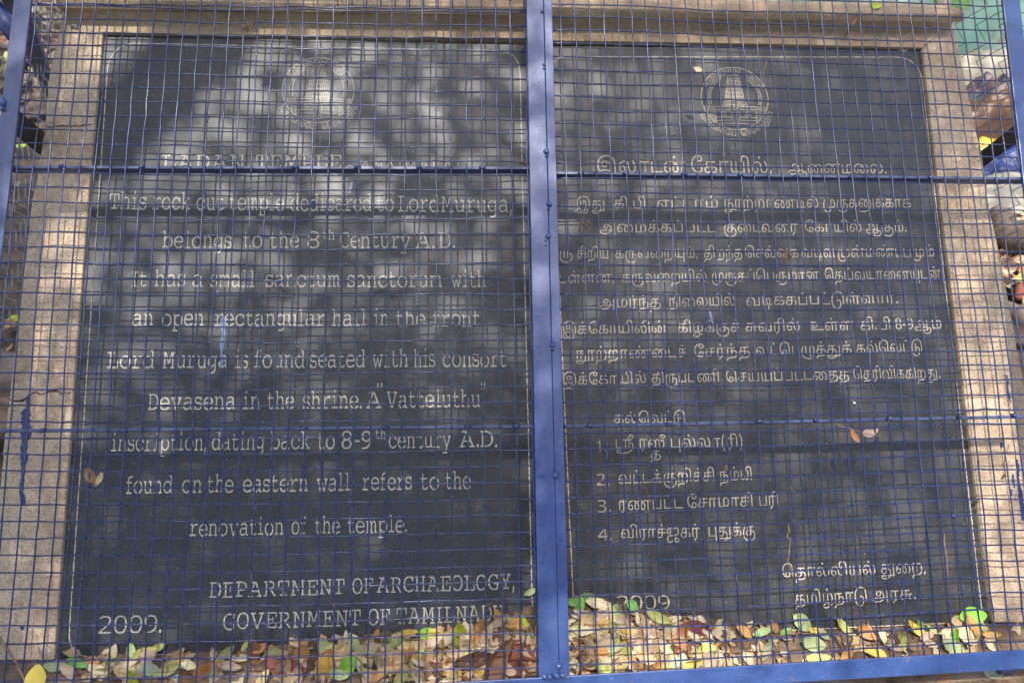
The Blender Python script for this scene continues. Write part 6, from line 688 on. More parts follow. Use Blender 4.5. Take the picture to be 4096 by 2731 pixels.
't176':['51,55 50,36 48,17 44,-1 38,-18 31,-34 22,-48 8,-48 16,-34 23,-17 28,0 32,18 34,36 35,55 34,73 32,92 28,110 23,128 16,145 8,159 22,159 31,144 38,128 44,111 48,93 50,74'],
't185':['11,1 11,14 48,52 58,62 66,71 72,79 77,88 80,96 81,106 80,113 78,119 74,124 69,128 62,130 55,131 45,130 37,127 29,123 21,118 13,128 19,132 26,137 33,140 40,142 47,144 55,144 67,143 77,140 85,135 92,127 96,118 97,107 96,96 93,86 87,76 80,67 71,57 61,47 31,17 31,15 103,15 103,1'],
't186':['48,-1 37,-1 27,1 18,3 10,6 10,20 18,17 28,14 39,12 49,11 65,13 76,19 83,28 86,41 85,49 81,56 75,61 67,64 57,66 45,67 32,67 32,80 45,80 56,81 65,84 72,88 77,93 81,100 82,108 80,118 74,125 66,130 55,131 45,130 36,128 27,124 19,120 11,130 20,136 31,140 42,143 54,144 66,143 76,140 85,136 92,129 96,120 98,109 97,101 94,94 90,88 85,83 78,79 68,76 68,74 83,70 94,63 100,53 102,40 100,27 95,16 87,8 76,3 63,0'],
't187':['74,1 74,33 5,33 5,47 72,143 89,143 89,47 110,47 110,33 89,33 89,1','20,47 74,47 74,93 74,97 74,102 74,107 74,113 74,119 75,126 72,126 70,121 68,118 66,114 64,110'],
't21':['66,112 79,111 90,108 97,104 103,99 108,93 110,88 109,87 113,93 117,100 123,105 129,109 137,111 146,112 159,111 171,106 179,100 186,91 189,80 191,67 190,55 187,45 182,36 176,29 168,24 158,20 147,17 135,15 122,14 108,14 90,14 77,13 66,13 57,12 49,10 42,7 37,2 33,-2 31,-7 30,-12 29,-19 30,-29 34,-38 39,-44 45,-48 52,-50 58,-51 67,-50 74,-48 80,-45 86,-41 91,-36 96,-30 104,-22 112,-15 120,-9 129,-6 138,-3 150,-2 157,-3 164,-4 170,-7 176,-10 181,-15 185,-20 187,-27 188,-35 187,-43 184,-50 180,-55 173,-60 166,-62 157,-63 150,-63 143,-61 138,-58 133,-55 130,-50 128,-46 126,-41 126,-36 127,-28 130,-21 135,-15 141,-9 153,-11 148,-15 144,-21 141,-27 140,-34 141,-40 144,-46 150,-50 158,-51 162,-51 165,-50 169,-48 172,-45 173,-40 174,-35 173,-29 171,-24 168,-21 165,-18 160,-16 156,-15 151,-15 147,-14 144,-14 141,-15 138,-15 135,-16 130,-17 126,-20 121,-23 117,-27 113,-32 109,-36 102,-44 95,-50 88,-56 79,-60 70,-62 59,-63 45,-62 33,-57 24,-50 18,-41 15,-30 14,-19 15,-9 17,-1 21,7 27,12 34,17 43,21 53,23 63,25 75,26 86,26 104,26 119,26 131,27 142,28 151,31 159,34 165,38 170,44 173,50 175,58 175,67 174,77 171,85 167,91 160,96 153,99 145,100 140,99 135,98 130,96 126,92 123,87 121,81 119,74 119,64 119,42 104,42 104,59 103,68 102,76 99,83 95,89 91,94 84,97 76,100 67,100 62,100 58,100 54,99 50,98 43,95 38,92 34,88 31,84 29,79 28,74 27,70 29,62 32,55 38,51 47,49 54,51 60,54 64,60 65,67 64,74 62,80 57,84 51,88 44,90 37,90 49,98 57,96 64,93 71,89 76,83 79,76 80,68 78,56 71,46 60,40 47,38 37,39 29,42 22,47 17,53 15,61 14,69 15,82 21,92 29,101 40,107 53,111'],
't94':['116,112 129,110 140,105 148,96 154,84 157,69 158,52 158,40 155,29 152,20 146,13 141,9 136,6 129,4 122,2 113,1 102,1 19,1 19,110 34,110 34,13 81,13 81,71 82,82 83,90 86,97 90,102 95,107 100,110 107,112','116,100 112,100 109,99 106,97 103,95 100,91 98,86 97,78 96,68 96,13 107,13 119,14 128,17 135,23 140,30 142,40 143,53 142,66 140,77 137,86 131,93 124,98','44,-13 47,-13 51,-13 55,-14 57,-14 56,-25 54,-25 52,-25 49,-25 47,-25 40,-26 34,-28 30,-31 29,-37 30,-42 33,-46 38,-49 43,-50 49,-51 55,-51 60,-51 70,-51 78,-49 84,-46 89,-42 93,-37 97,-31 98,-28 100,-26 102,-24 105,-23 109,-22 114,-21 129,-24 121,-24 116,-27 112,-31 110,-36 105,-44 99,-50 92,-56 84,-60 73,-62 59,-63 54,-63 45,-63 36,-61 29,-59 23,-56 19,-52 16,-48 14,-43 14,-37 16,-27 22,-20 32,-15','110,-32 107,-30 100,-28 94,-25 89,-21 85,-16 82,-9 81,-1 96,-1 97,-6 98,-10 101,-14 105,-17 108,-18 112,-19 117,-20 122,-20 147,-20 147,-32','86,137 81,137 77,140 74,144 74,149 74,154 77,158 81,161 86,161 91,161 95,158 98,154 98,149 98,144 95,140 91,137'],
't147':['9,-33 9,-30 10,-26 12,-24 14,-21 17,-20 21,-19 26,-18 33,-18 221,-18 221,-30 134,-30 126,-30 31,-30 29,-30 26,-31 24,-33 23,-36 26,-42 33,-47 44,-50 59,-51 61,-51 73,-50 85,-49 96,-46 106,-43 115,-38 123,-31 131,-19 133,-14 135,-10 137,-5 138,-1 154,-1 154,-5 152,-9 151,-14 149,-18 142,-29 133,-40 122,-48 110,-55 95,-59 79,-62 61,-63 57,-63 45,-62 34,-60 24,-56 16,-50 10,-43','218,-30 218,110 233,110 233,-30','50,-1 40,0 31,4 23,10 17,20 14,32 12,48 14,63 17,76 23,87 30,96 39,103 49,108 60,111 72,112 81,112 91,110 100,106 108,100 113,94 117,88 119,80 121,72 122,62 122,50 123,44 123,37 124,32 126,27 128,22 131,18 134,15 138,13 143,12 149,11 155,12 161,15 166,19 170,26 173,35 174,47 173,60 170,72 166,83 161,93 155,102 149,109 163,119 173,103 182,86 187,68 189,49 188,33 184,21 178,11 170,5 160,1 147,-1 139,0 132,1 126,4 120,8 115,15 111,25 108,36 107,50 107,57 106,65 105,72 103,80 100,86 95,92 91,95 85,97 79,99 71,99 58,98 47,93 38,84 31,74 28,61 26,46 27,35 29,25 33,18 38,14 44,11 51,10 56,11 60,13 64,16 67,20 68,25 69,31 68,40 64,47 57,51 49,53 41,52 34,48 27,43 22,38 20,49 26,55 34,60 43,63 52,65 65,62 75,56 81,46 83,33 82,23 79,14 74,8 68,3 60,0'],
}
LINES={
'L1':[("m2111,-38,1 m2100,573,1 m2103,1187,1 m2100,1800,1 m2113,2446,1",645,680,976,680,61,570.0),
("m2119,-55,1 m2104,525,1 m2112,1102,1.1 m2115,1768,1 m2111,2341,1 m2104,2920,1",1022,681,1364,681,61,570.0),
("m776,-49,1",1390,681,1407,681,36,570.0),
("m2100,-10,1 m2113,636,1 m2100,1259,1 m2108,1854,0.75 m2112,2285,1.1 m2100,2994,1 m2111,3628,1 m2100,4239,1 m2108,4833,0.75",1438,681,1843,682,36,570.0),
],
'L2':[("m2119,-55,1 m2133,508,1 m2134,1068,0.72 m2144,1439,0.9",436,838,584,839,64,570.0),
("m2143,-56,0.9 m2140,456,1 m2128,1021,1 m2136,1548,1",610,839,760,841,64,570.0),
("m2128,-57,1 m2146,486,1 m2145,1066,0.8",784,841,895,842,64,570.0),
("m2145,-43,0.8 m2130,405,1 m2138,1005,1.05 m2141,1673,1 m2137,2230,0.72 m2130,2621,1",917,842,1135,844,64,570.0),
("m2129,-53,1 m2130,528,1 m2129,1086,1 m2134,1661,0.72 m2128,2062,1 m2126,2574,1 m2143,3150,0.9 m2130,3657,1 m2129,4214,1",1161,844,1486,847,64,570.0),
("m2145,-43,0.8 m2140,411,1",1507,847,1575,847,64,570.0),
("m2111,-38,1 m2140,529,1 m2143,1094,0.9 m2129,1607,1",1592,847,1756,849,64,570.0),
("m2112,-18,1.1 m2146,656,1 m2143,1222,0.9 m2146,1742,1 m2132,2289,1 m2126,2845,1 m452,3436,0.8",1764,849,2048,851,64,570.0),
],
'L3':[("m2127,-43,1 m2130,528,1 m2137,1065,0.72 m2140,1462,1 m2139,2023,1 m2132,2576,1 m2144,3121,0.9",649,993,926,993,62,570.0),
("m2145,-43,0.8 m2140,411,1",971,993,1048,993,62,570.0),
("m2145,-43,0.8 m2133,406,1 m2130,972,1",1078,993,1196,993,62,570.0),
("m2499,-111,1",1229,993,1277,993,62,570.0),
("m2102,-48,1 m2130,499,1 m2139,1048,1 m2145,1634,0.8 m2146,2096,1 m2143,2662,0.9 m2150,3190,1",1359,993,1642,993,62,570.0),
("m2100,-10,1 m1322,597,0.8",1662,993,1738,993,62,570.0),
("m2103,-58,1 m1322,501,0.8",1756,993,1819,993,62,570.0),
("m2145,-43,0.8 m2133,406,1",1290,958,1338,958,36,570.0),
],
'L4':[("m2108,-77,0.75 m2145,329,0.8",525,1147,586,1147,62,570.0),
("m2133,-59,1 m2126,491,1 m2144,1037,0.9",618,1147,740,1147,62,570.0),
("m2126,-76,1",769,1148,812,1148,62,570.0),
("m2144,-86,0.9 m2138,430,1.05 m2126,1064,1 m2137,1624,0.72 m2137,2001,0.72",841,1148,1019,1148,62,570.0),
("m2144,-86,0.9 m2126,365,1 m2139,936,1 m2128,1508,1 m2145,2054,0.8 m2146,2516,1 m2138,3127,1.05",1063,1148,1359,1149,62,570.0),
("m2144,-86,0.9 m2126,365,1 m2139,936,1 m2128,1508,1 m2145,2054,0.8 m2140,2508,1 m2143,3073,0.9 m2146,3594,1 m2138,4205,1.05",1390,1149,1767,1150,62,570.0),
("m2148,0,1.05 m2134,632,0.72 m2145,1047,0.8 m2133,1495,1",1804,1150,1943,1150,62,570.0),
],
'L5':[("m2126,-76,1 m2139,495,1",529,1304,612,1304,62,570.0),
("m2140,-54,1 m2141,526,1 m2130,1096,1 m2139,1646,1",647,1304,814,1304,62,570.0),
("m2143,-56,0.9 m2130,450,1 m2128,1004,1 m2145,1550,0.8 m2126,1981,1 m2139,2552,1 m2132,3106,1 m2146,3692,1 m2137,4241,0.72 m2126,4616,1 m2143,5192,0.9",858,1304,1298,1305,62,570.0),
("m2133,-59,1 m2126,491,1 m2137,1050,0.72 m2137,1428,0.72",1329,1305,1466,1305,62,570.0),
("m2134,-66,0.72 m2139,330,1",1494,1305,1555,1305,62,570.0),
("m2145,-43,0.8 m2133,406,1 m2130,972,1",1584,1306,1701,1306,62,570.0),
("m2131,-87,0.85 m2143,374,0.9 m2140,886,1 m2139,1446,1 m2145,2032,0.8",1732,1306,1921,1306,62,570.0),
],
'L6':[("m2111,-38,1 m2140,529,1 m2143,1094,0.9 m2129,1607,1",427,1474,616,1473,66,570.0),
("m2112,-18,1.1 m2146,656,1 m2143,1222,0.9 m2146,1742,1 m2132,2289,1 m2126,2845,1",649,1473,910,1472,66,570.0),
("m2134,-66,0.72 m2144,305,0.9",939,1472,991,1472,66,570.0),
("m2131,-87,0.85 m2140,376,1 m2146,952,1 m2139,1513,1 m2129,2089,1",1017,1472,1218,1471,66,570.0),
("m2144,-86,0.9 m2130,381,1 m2126,916,1 m2145,1506,0.8 m2130,1953,1 m2129,2511,1",1240,1471,1460,1470,66,570.0),
("m2148,0,1.05 m2134,632,0.72 m2145,1047,0.8 m2133,1495,1",1488,1470,1632,1469,66,570.0),
("m2133,-59,1 m2134,501,0.72 m2144,872,0.9",1656,1469,1740,1469,66,570.0),
("m2128,-57,1 m2140,478,1 m2139,1038,1 m2144,1580,0.9 m2140,2054,1 m2143,2620,0.9 m2145,3143,0.8",1771,1469,2026,1468,66,570.0),
],
'L7':[("m2103,-58,1 m2130,506,1 m2147,1086,1 m2126,1655,1 m2144,2201,0.9 m2130,2669,1 m2139,3218,1 m2126,3771,1",592,1640,941,1637,66,570.0),
("m2134,-66,0.72 m2139,330,1",971,1637,1039,1636,66,570.0),
("m2145,-43,0.8 m2133,406,1 m2130,972,1",1068,1636,1176,1635,66,570.0),
("m2144,-86,0.9 m2133,382,1 m2143,952,0.9 m2134,1452,0.72 m2139,1848,1 m2130,2416,1 m1322,2962,0.8",1211,1635,1446,1633,66,570.0),
("m2100,-10,1",1464,1633,1525,1632,66,570.0),
("m2121,-17,1 m2126,566,1 m2145,1156,0.8 m2145,1621,0.8 m2130,2069,1 m2137,2607,0.72 m2146,3011,1 m2145,3591,0.8 m2133,4039,1 m2146,4620,1",1547,1632,1921,1629,66,570.0),
("m1391,-75,1",1508,1612,1529,1612,66,570.0),
("m1391,-75,1",1925,1612,1942,1612,66,570.0),
],
'L8':[("m2134,-66,0.72 m2139,330,1 m2144,872,0.9 m2128,1343,1 m2143,1875,0.9 m2134,2375,0.72 m2141,2790,1 m2145,3378,0.8 m2134,3820,0.72 m2140,4223,1 m2139,4784,1 m452,5370,0.8",444,1805,823,1801,66,570.0),
("m2129,-53,1 m2126,512,1 m2145,1102,0.8 m2134,1544,0.72 m2139,1940,1 m2132,2493,1",847,1801,1057,1798,66,570.0),
("m2127,-43,1 m2126,512,1 m2128,1087,1 m2136,1615,1",1081,1798,1240,1796,66,570.0),
("m2145,-43,0.8 m2140,411,1",1270,1796,1338,1795,66,570.0),
("m2499,-111,1 m776,406,1 m2500,646,1",1366,1795,1486,1794,66,570.0),
("m2128,-57,1 m2130,472,1 m2139,1021,1 m2145,1607,0.8 m2146,2069,1 m2143,2635,0.9 m2150,3163,1",1555,1793,1804,1790,66,570.0),
("m2100,-10,1 m1322,597,0.8 m2103,748,1 m1322,1307,0.8",1838,1790,1989,1788,66,570.0),
("m2145,-43,0.8 m2133,406,1",1501,1754,1544,1754,36,570.0),
],
'L9':[("m2131,-87,0.85 m2140,376,1 m2146,952,1 m2139,1513,1 m2129,2089,1",503,1975,688,1972,66,570.0),
("m2140,-54,1 m2139,507,1",727,1972,806,1971,66,570.0),
("m2145,-43,0.8 m2133,406,1 m2130,972,1",828,1970,932,1969,66,570.0),
("m2130,-60,1 m2126,475,1 m2144,1021,0.9 m2145,1506,0.8 m2130,1953,1 m2143,2508,0.9 m2139,3013,1",971,1968,1231,1964,66,570.0),
("m2148,0,1.05 m2126,622,1 m2137,1182,0.72 m2137,1559,0.72 m452,1968,0.8",1266,1964,1412,1962,66,570.0),
("m2143,-56,0.9 m2130,450,1 m2131,973,0.85 m2130,1431,1 m2143,1985,0.9 m2144,2465,0.9",1449,1961,1647,1958,66,570.0),
("m2145,-43,0.8 m2140,411,1",1682,1958,1756,1957,66,570.0),
("m2145,-43,0.8 m2133,406,1 m2130,972,1",1782,1956,1884,1955,66,570.0),
],
'L10':[("m2143,-56,0.9 m2130,450,1 m2139,999,1 m2140,1574,1 m2147,2165,1 m2126,2734,1 m2145,3324,0.8 m2134,3766,0.72 m2140,4169,1 m2139,4729,1",758,2145,1133,2138,64,570.0),
("m2140,-54,1 m2131,481,0.85",1166,2137,1222,2136,64,570.0),
("m2145,-43,0.8 m2133,406,1 m2130,972,1",1259,2135,1359,2133,64,570.0),
("m2145,-43,0.8 m2130,405,1 m2138,1005,1.05 m2141,1673,1 m2137,2230,0.72 m2130,2621,1 m1322,3167,0.8",1390,2133,1627,2128,64,570.0),
],
'L11':[("m2103,-58,1 m2104,524,1 m2115,1065,1 m2100,1666,1 m2117,2299,1 m2119,2897,1 m2112,3501,1.1 m2104,4178,1 m2113,4747,1 m2119,5326,1",838,2391,1377,2375,62,570.0),
("m2114,-46,1 m2105,530,1",1409,2374,1492,2372,62,570.0),
("m2100,-10,1 m2117,623,1 m2102,1227,1 m2107,1776,1 m2100,2385,1 m2104,3014,1 m2114,3563,1 m2111,4156,1 m2114,4731,1 m2106,5319,1 m2124,5911,1 m452,6496,0.8",1507,2371,2058,2355,62,570.0),
],
'L12':[("m2106,-43,1 m2114,550,1 m2121,1163,1 m2104,1781,1 m2117,2337,1 m2113,2963,1 m2112,3579,1.1 m2104,4257,1 m2113,4825,1 m2119,5404,1",891,2518,1442,2501,65,570.0),
("m2114,-46,1 m2105,530,1",1473,2500,1558,2497,65,570.0),
("m2119,-55,1 m2100,557,1 m2112,1211,1.1 m2108,1853,0.75 m2111,2264,1 m2113,2859,1 m2100,3482,1 m2103,4096,1 m2120,4680,1",1586,2496,2015,2483,65,570.0),
],
'L13':[("m2473,-57,1 m2471,471,1 m2471,1002,1 m2480,1532,1 m1322,2053,0.8",392,2534,645,2527,72,714.9400687306044),
],
'T1':[("t8,0,1 t33,1126,1 t41,2139,1 t23,2779,1 t86,3472,1",2388,690,2745,691,46,550),
("t47,0,1 t18,720,1 t41,1545,1 t30,2185,1 t42,3148,1 t92,3410,1 t179,4423,1",2767,691,3089,692,46,550),
("t7,0,1 t48,1313,1 t27,2473,1 t29,3707,1 t48,4565,1 t33,5725,1 t181,6738,1",3155,692,3547,694,36,550),
],
'T2':[("t8,0,1 t122,1126,1",2307,835,2418,835,33,550),
("t18,0,1 t42,825,1 t181,1087,1 t28,1355,1 t42,2133,1 t181,2395,1",2457,834,2597,834,33,550),
("t12,0,1 t82,801,1 t23,1494,1 t41,2187,1 t88,2827,1",2629,834,2873,832,33,550),
("t126,0,1 t91,1423,1 t32,2292,1 t41,3161,1 t83,3801,1 t114,5450,1 t92,6247,1",2897,832,3275,831,33,550),
("t134,0,1 t140,1132,1 t18,2183,1 t128,3008,1 t77,4434,1 t18,5259,1 t41,6084,1 t18,6724,1",3294,831,3645,829,33,550),
],
'T3':[("t6,0,1 t48,1121,1 t29,2281,1 t77,3139,1 t18,3964,1 t87,4789,1 t28,5567,1 t82,6345,1 t23,7038,1",2399,930,2867,929,33,550),
("t102,0,1 t48,1062,1 t23,2222,1 t36,2915,1 t48,3959,1 t31,5119,1",2897,929,3192,928,33,550),
("t47,0,1 t18,720,1 t41,1545,1 t30,2185,1 t42,3148,1 t92,3410,1",3222,928,3447,927,33,550),
("t7,0,1 t102,1313,1 t88,2375,1 t181,3233,1",3464,927,3627,927,33,550),
],
'T4':[("t15,0,1 t140,985,1",2183,1034,2290,1033,33,550),
("t20,0,1 t42,723,1 t32,985,1 t42,1854,1 t30,2116,1",2309,1033,2433,1033,33,550),
("t18,0,1 t140,825,1 t36,1876,1 t48,2920,1 t32,4080,1 t137,4949,1 t88,5912,1 t179,6770,1",2462,1033,2791,1031,33,550),
("t25,0,1 t42,825,1 t32,1087,1 t85,1956,1 t25,2745,1",2817,1031,2969,1030,33,550),
("t46,0,1 t20,901,1 t95,1624,1 t36,2668,1 t18,3712,1",2982,1030,3194,1029,33,550),
("t36,0,1 t114,1044,1 t36,1841,1",3207,1029,3338,1029,33,550),
("t134,0,1 t86,1132,1 t29,2366,1 t83,3224,1 t23,4873,1 t28,5566,1 t134,6344,1 t88,7476,1",3353,1029,3738,1027,33,550),
],
'T5':[("t10,0,1 t93,1067,1 t34,2137,1 t27,3207,1 t181,4441,1",2216,1132,2457,1130,33,550),
("t18,0,1 t140,825,1 t36,1876,1 t48,2920,1 t32,4080,1 t30,4949,1 t42,5912,1 t92,6174,1",2488,1129,2828,1125,33,550),
("t134,0,1 t140,1132,1 t18,2183,1 t87,3008,1 t46,3786,1 t28,4687,1 t140,5465,1 t29,6516,1 t41,7374,1 t86,8014,1",2849,1125,3277,1120,33,550),
("t46,0,1 t25,901,1 t89,1726,1 t36,2689,1 t30,3733,1 t41,4696,1 t48,5336,1 t27,6496,1 t137,7730,1 t23,8693,1 t86,9386,1",3301,1120,3765,1114,33,550),
],
'T6':[("t6,0,1 t29,1121,1 t90,1979,1 t85,2619,1 t25,3408,1",2399,1231,2643,1227,34,550),
("t26,0,1 t42,789,1 t48,1051,1 t33,2211,1 t30,3224,1 t42,4187,1 t92,4449,1",2677,1227,2941,1222,34,550),
("t36,0,1 t114,1044,1 t77,1841,1 t18,2666,1 t87,3491,1 t28,4269,1 t82,5047,1 t116,5740,1 t93,6755,1 t34,7825,1 t41,8895,1 t90,9535,1 t181,10175,1",2987,1222,3592,1212,34,550),
],
'T7':[("t8,0,1 t77,1126,1 t47,1951,1 t18,2671,1 t41,3496,1 t30,4136,1 t42,5099,1 t145,5361,1 t86,6632,1",2251,1336,2669,1330,34,550),
("t18,0,1 t42,825,1 t35,1087,1 t77,1945,1 t102,2770,1 t79,3832,1",2712,1329,2958,1326,34,550),
("t108,0,1 t36,867,1 t31,1911,1 t42,2551,1 t92,2813,1",2984,1325,3200,1322,34,550),
("t10,0,1 t93,1067,1 t34,2137,1",3242,1322,3416,1319,34,550),
("t18,0,1 t42,825,1 t181,1087,1 t28,1355,1 t42,2133,1 t181,2395,1 t191,2663,1 t180,3235,1 t192,3557,1 t7,4129,1 t88,5442,1",3444,1319,3767,1314,34,550),
],
'T8':[("t126,0,1 t91,1423,1 t32,2292,1 t41,3161,1 t83,3801,1 t48,5450,1 t23,6610,1 t79,7303,1",2305,1436,2745,1427,34,550),
("t47,0,1 t20,720,1 t90,1443,1 t85,2083,1 t25,2872,1",2778,1426,3000,1421,34,550),
("t36,0,1 t82,1044,1 t46,1737,1 t23,2638,1 t153,3331,1 t84,4463,1 t122,5288,1 t77,6379,1",3026,1421,3407,1413,34,550),
("t18,0,1 t92,825,1 t46,1838,1 t36,2739,1 t82,3783,1 t116,4476,1",3427,1412,3690,1407,34,550),
],
'T9':[("t8,0,1 t77,1126,1 t47,1951,1 t18,2671,1 t41,3496,1 t30,4136,1 t42,5099,1 t92,5361,1",2253,1538,2584,1532,34,550),
("t25,0,1 t42,825,1 t140,1087,1 t87,2138,1 t28,2916,1 t24,3694,1 t42,5342,1",2608,1531,2876,1526,34,550),
("t46,0,1 t20,901,1 t89,1624,1 t30,2587,1 t87,3550,1 t28,4328,1 t82,5106,1 t23,5799,1 t48,6492,1 t25,7652,1 t84,8477,1",2906,1526,3396,1517,34,550),
("t46,0,1 t25,901,1 t31,1726,1 t42,2366,1 t36,2628,1 t42,3672,1 t77,3934,1 t18,4759,1 t42,5584,1 t32,5846,1 t122,6715,1 t181,7806,1",3416,1516,3762,1510,34,550),
],
'T10':[("t18,0,1 t92,825,1 t46,1838,1 t36,2739,1 t82,3783,1 t116,4476,1",2457,1691,2741,1688,32,550),
],
'T11':[("t184,0,1 t181,572,1",2388,1806,2427,1805,36,550),
("t163,0,1",2464,1793,2536,1792,36,550),
("t31,0,1 t160,640,1",2560,1792,2662,1790,36,550),
("t131,0,1 t92,778,1 t33,1791,1 t41,2804,1 t175,3444,1 t31,3765,1 t42,4405,1 t176,4667,1",2686,1790,2971,1786,36,550),
("t25,0,1",2603,1833,2643,1832,30,550),
],
'T12':[("t185,0,1 t181,572,1",2388,1942,2438,1941,36,550),
("t36,0,1 t82,1044,1 t23,1737,1 t77,2430,1 t102,3255,1 t32,4317,1 t42,5186,1 t79,5448,1 t20,6171,1 t42,6894,1",2475,1934,2858,1922,37,550),
("t26,0,1 t88,789,1 t28,1647,1 t42,2425,1",2880,1922,3008,1918,37,550),
],
'T13':[("t186,0,1 t181,572,1",2392,2047,2444,2046,38,550),
("t31,0,1 t83,640,1 t28,2289,1 t82,3067,1 t23,3760,1",2477,2040,2732,2032,38,550),
("t47,0,1 t20,720,1 t41,1443,1 t29,2083,1 t41,2941,1 t20,3581,1 t42,4304,1",2751,2031,3011,2023,38,550),
("t28,0,1 t31,778,1 t42,1418,1",3039,2022,3113,2020,38,550),
],
'T14':[("t187,0,1 t181,572,1",2394,2160,2447,2158,36,550),
("t36,0,1 t42,1044,1 t31,1306,1 t41,1946,1 t79,2586,1 t21,3309,1 t18,4331,1 t90,5156,1",2486,2153,2799,2146,38,550),
("t131,0,1 t122,778,1 t77,1869,1 t102,2694,1",2836,2145,3021,2141,38,550),
],
'T15':[("t46,0,1 t25,901,1 t41,1726,1 t92,2366,1 t145,3379,1 t30,4650,1 t92,5613,1",3131,2309,3503,2295,38,550),
("t122,0,1 t48,1091,1 t32,2251,1 t179,3120,1",3525,2294,3704,2287,38,550),
],
'T16':[("t25,0,1 t29,825,1 t42,1683,1 t94,1945,1 t26,2803,1 t41,3592,1 t116,4232,1",3181,2416,3468,2402,38,550),
("t6,0,1 t31,1121,1 t108,1761,1 t181,2628,1",3490,2401,3664,2393,38,550),
],
'T17':[("m2473,-57,1 m2471,471,1 m2471,1002,1 m2480,1532,1",2468,2438,2680,2436,58,714.9400687306044),
],
}
RING=['t25,0,1 t29,825,1 t42,1683,1 t94,1945,1 t26,2803,1 t41,3592,1 t116,4232,1', 't6,0,1 t31,1121,1 t108,1761,1', 't36,0,1 t41,1044,1 t89,1684,1 t48,2647,1 t29,3807,1 t47,4665,1 t30,5385,1', 't46,0,1 t36,901,1 t92,1945,1 t147,2958,1 t88,4218,1']

_tess = {}
def glyph(k):
    if k not in _tess:
        cs = [[tuple(5 * float(v) for v in q.split(',')) for q in c.split(' ')] for c in GL[k]]
        def wind(p):
            w = 0
            for c in cs:
                for i in range(len(c)):
                    a, b = c[i - 1], c[i]
                    if (a[1] > p[1]) != (b[1] > p[1]) and p[0] < (b[0] - a[0]) * (p[1] - a[1]) / (b[1] - a[1]) + a[0]:
                        w += 1 if b[1] > a[1] else -1
            return w
        pts, eds = [], []
        for c in cs:
            b = len(pts)
            pts += [Vector(p) for p in c]
            eds += [(b + i, b + (i + 1) % len(c)) for i in range(len(c))]
        v, _, f = delaunay_2d_cdt(pts, eds, [], 0, 0.01)[:3]
        vs = [(p.x, p.y) for p in v]
        fs = [tuple(t) for t in f if wind((sum(vs[q][0] for q in t) / 3, sum(vs[q][1] for q in t) / 3))]
        _tess[k] = (vs, fs)
    return _tess[k]
def text_into(mb, words, k):
    for s, x0, y0, x1, y1, h, unit in words:
        gl = [g.split(',') for g in s.split(' ')]
        xs = []
        for key, ox, sc in gl:
            v, _ = glyph(key)
            xs += [float(ox) + p[0] * float(sc) for p in v]
        lo, hi = min(xs), max(xs)
        a, b = P(x0, y0, k), P(x1, y1, k)
        up = abs(P(x0, y0 - h, k)[1] - a[1]) / unit
        for key, ox, sc in gl:
            v, f = glyph(key)
            pts = []
            dz = random.uniform(-0.0015, 0.0015)
            wob = random.uniform(-0.02, 0.02)
            for px, py in v:
                t = (float(ox) + px * float(sc) - lo) / (hi - lo)
                pts.append(W(a[0] + (b[0] - a[0]) * t + random.uniform(-.006, .006), a[1] + (b[1] - a[1]) * t - py * up + wob + random.uniform(-.008, .008), k + dz))
            mb.add(pts, f)
def slab(corners, mat, label, lines, border, emb, lm, marks):
    k = KS
    g = [P(*c, k) for c in corners]
    bc = W((g[2][0] + g[3][0]) / 2, (g[2][1] + g[3][1]) / 2, k)
    t = thing('inscription_slab', bc, label, 'stone slab')
    mb = MB()
    mb.prism([W(q[0], q[1], k) for q in g], [W(q[0], q[1], k + 1.4) for q in g])
    bevel(mb.out('stone_face', mat, t), 0.0012, 1)
    ke = k - 0.014
    for ln in lines:
        mb = MB()
        text_into(mb, LINES[ln], ke)
        mb.out('text_line', lm, t, 'engraved line reading ' + READ[ln] if ln in READ else None)
    mb = MB()
    bp = [P(*p, k)[:2] for p in border]
    ribbon(mb, subdiv(bp, 0.12), 0.066, ke, jit=0.7)
    mb.out('border_line', lm, t)
    emblem(t, emb, lm, ke)
    for pts, wpx, mm in marks:
        face_mark('paint_streak', pts, wpx, mm, t, k - 0.02, jit=0.25)
    return t
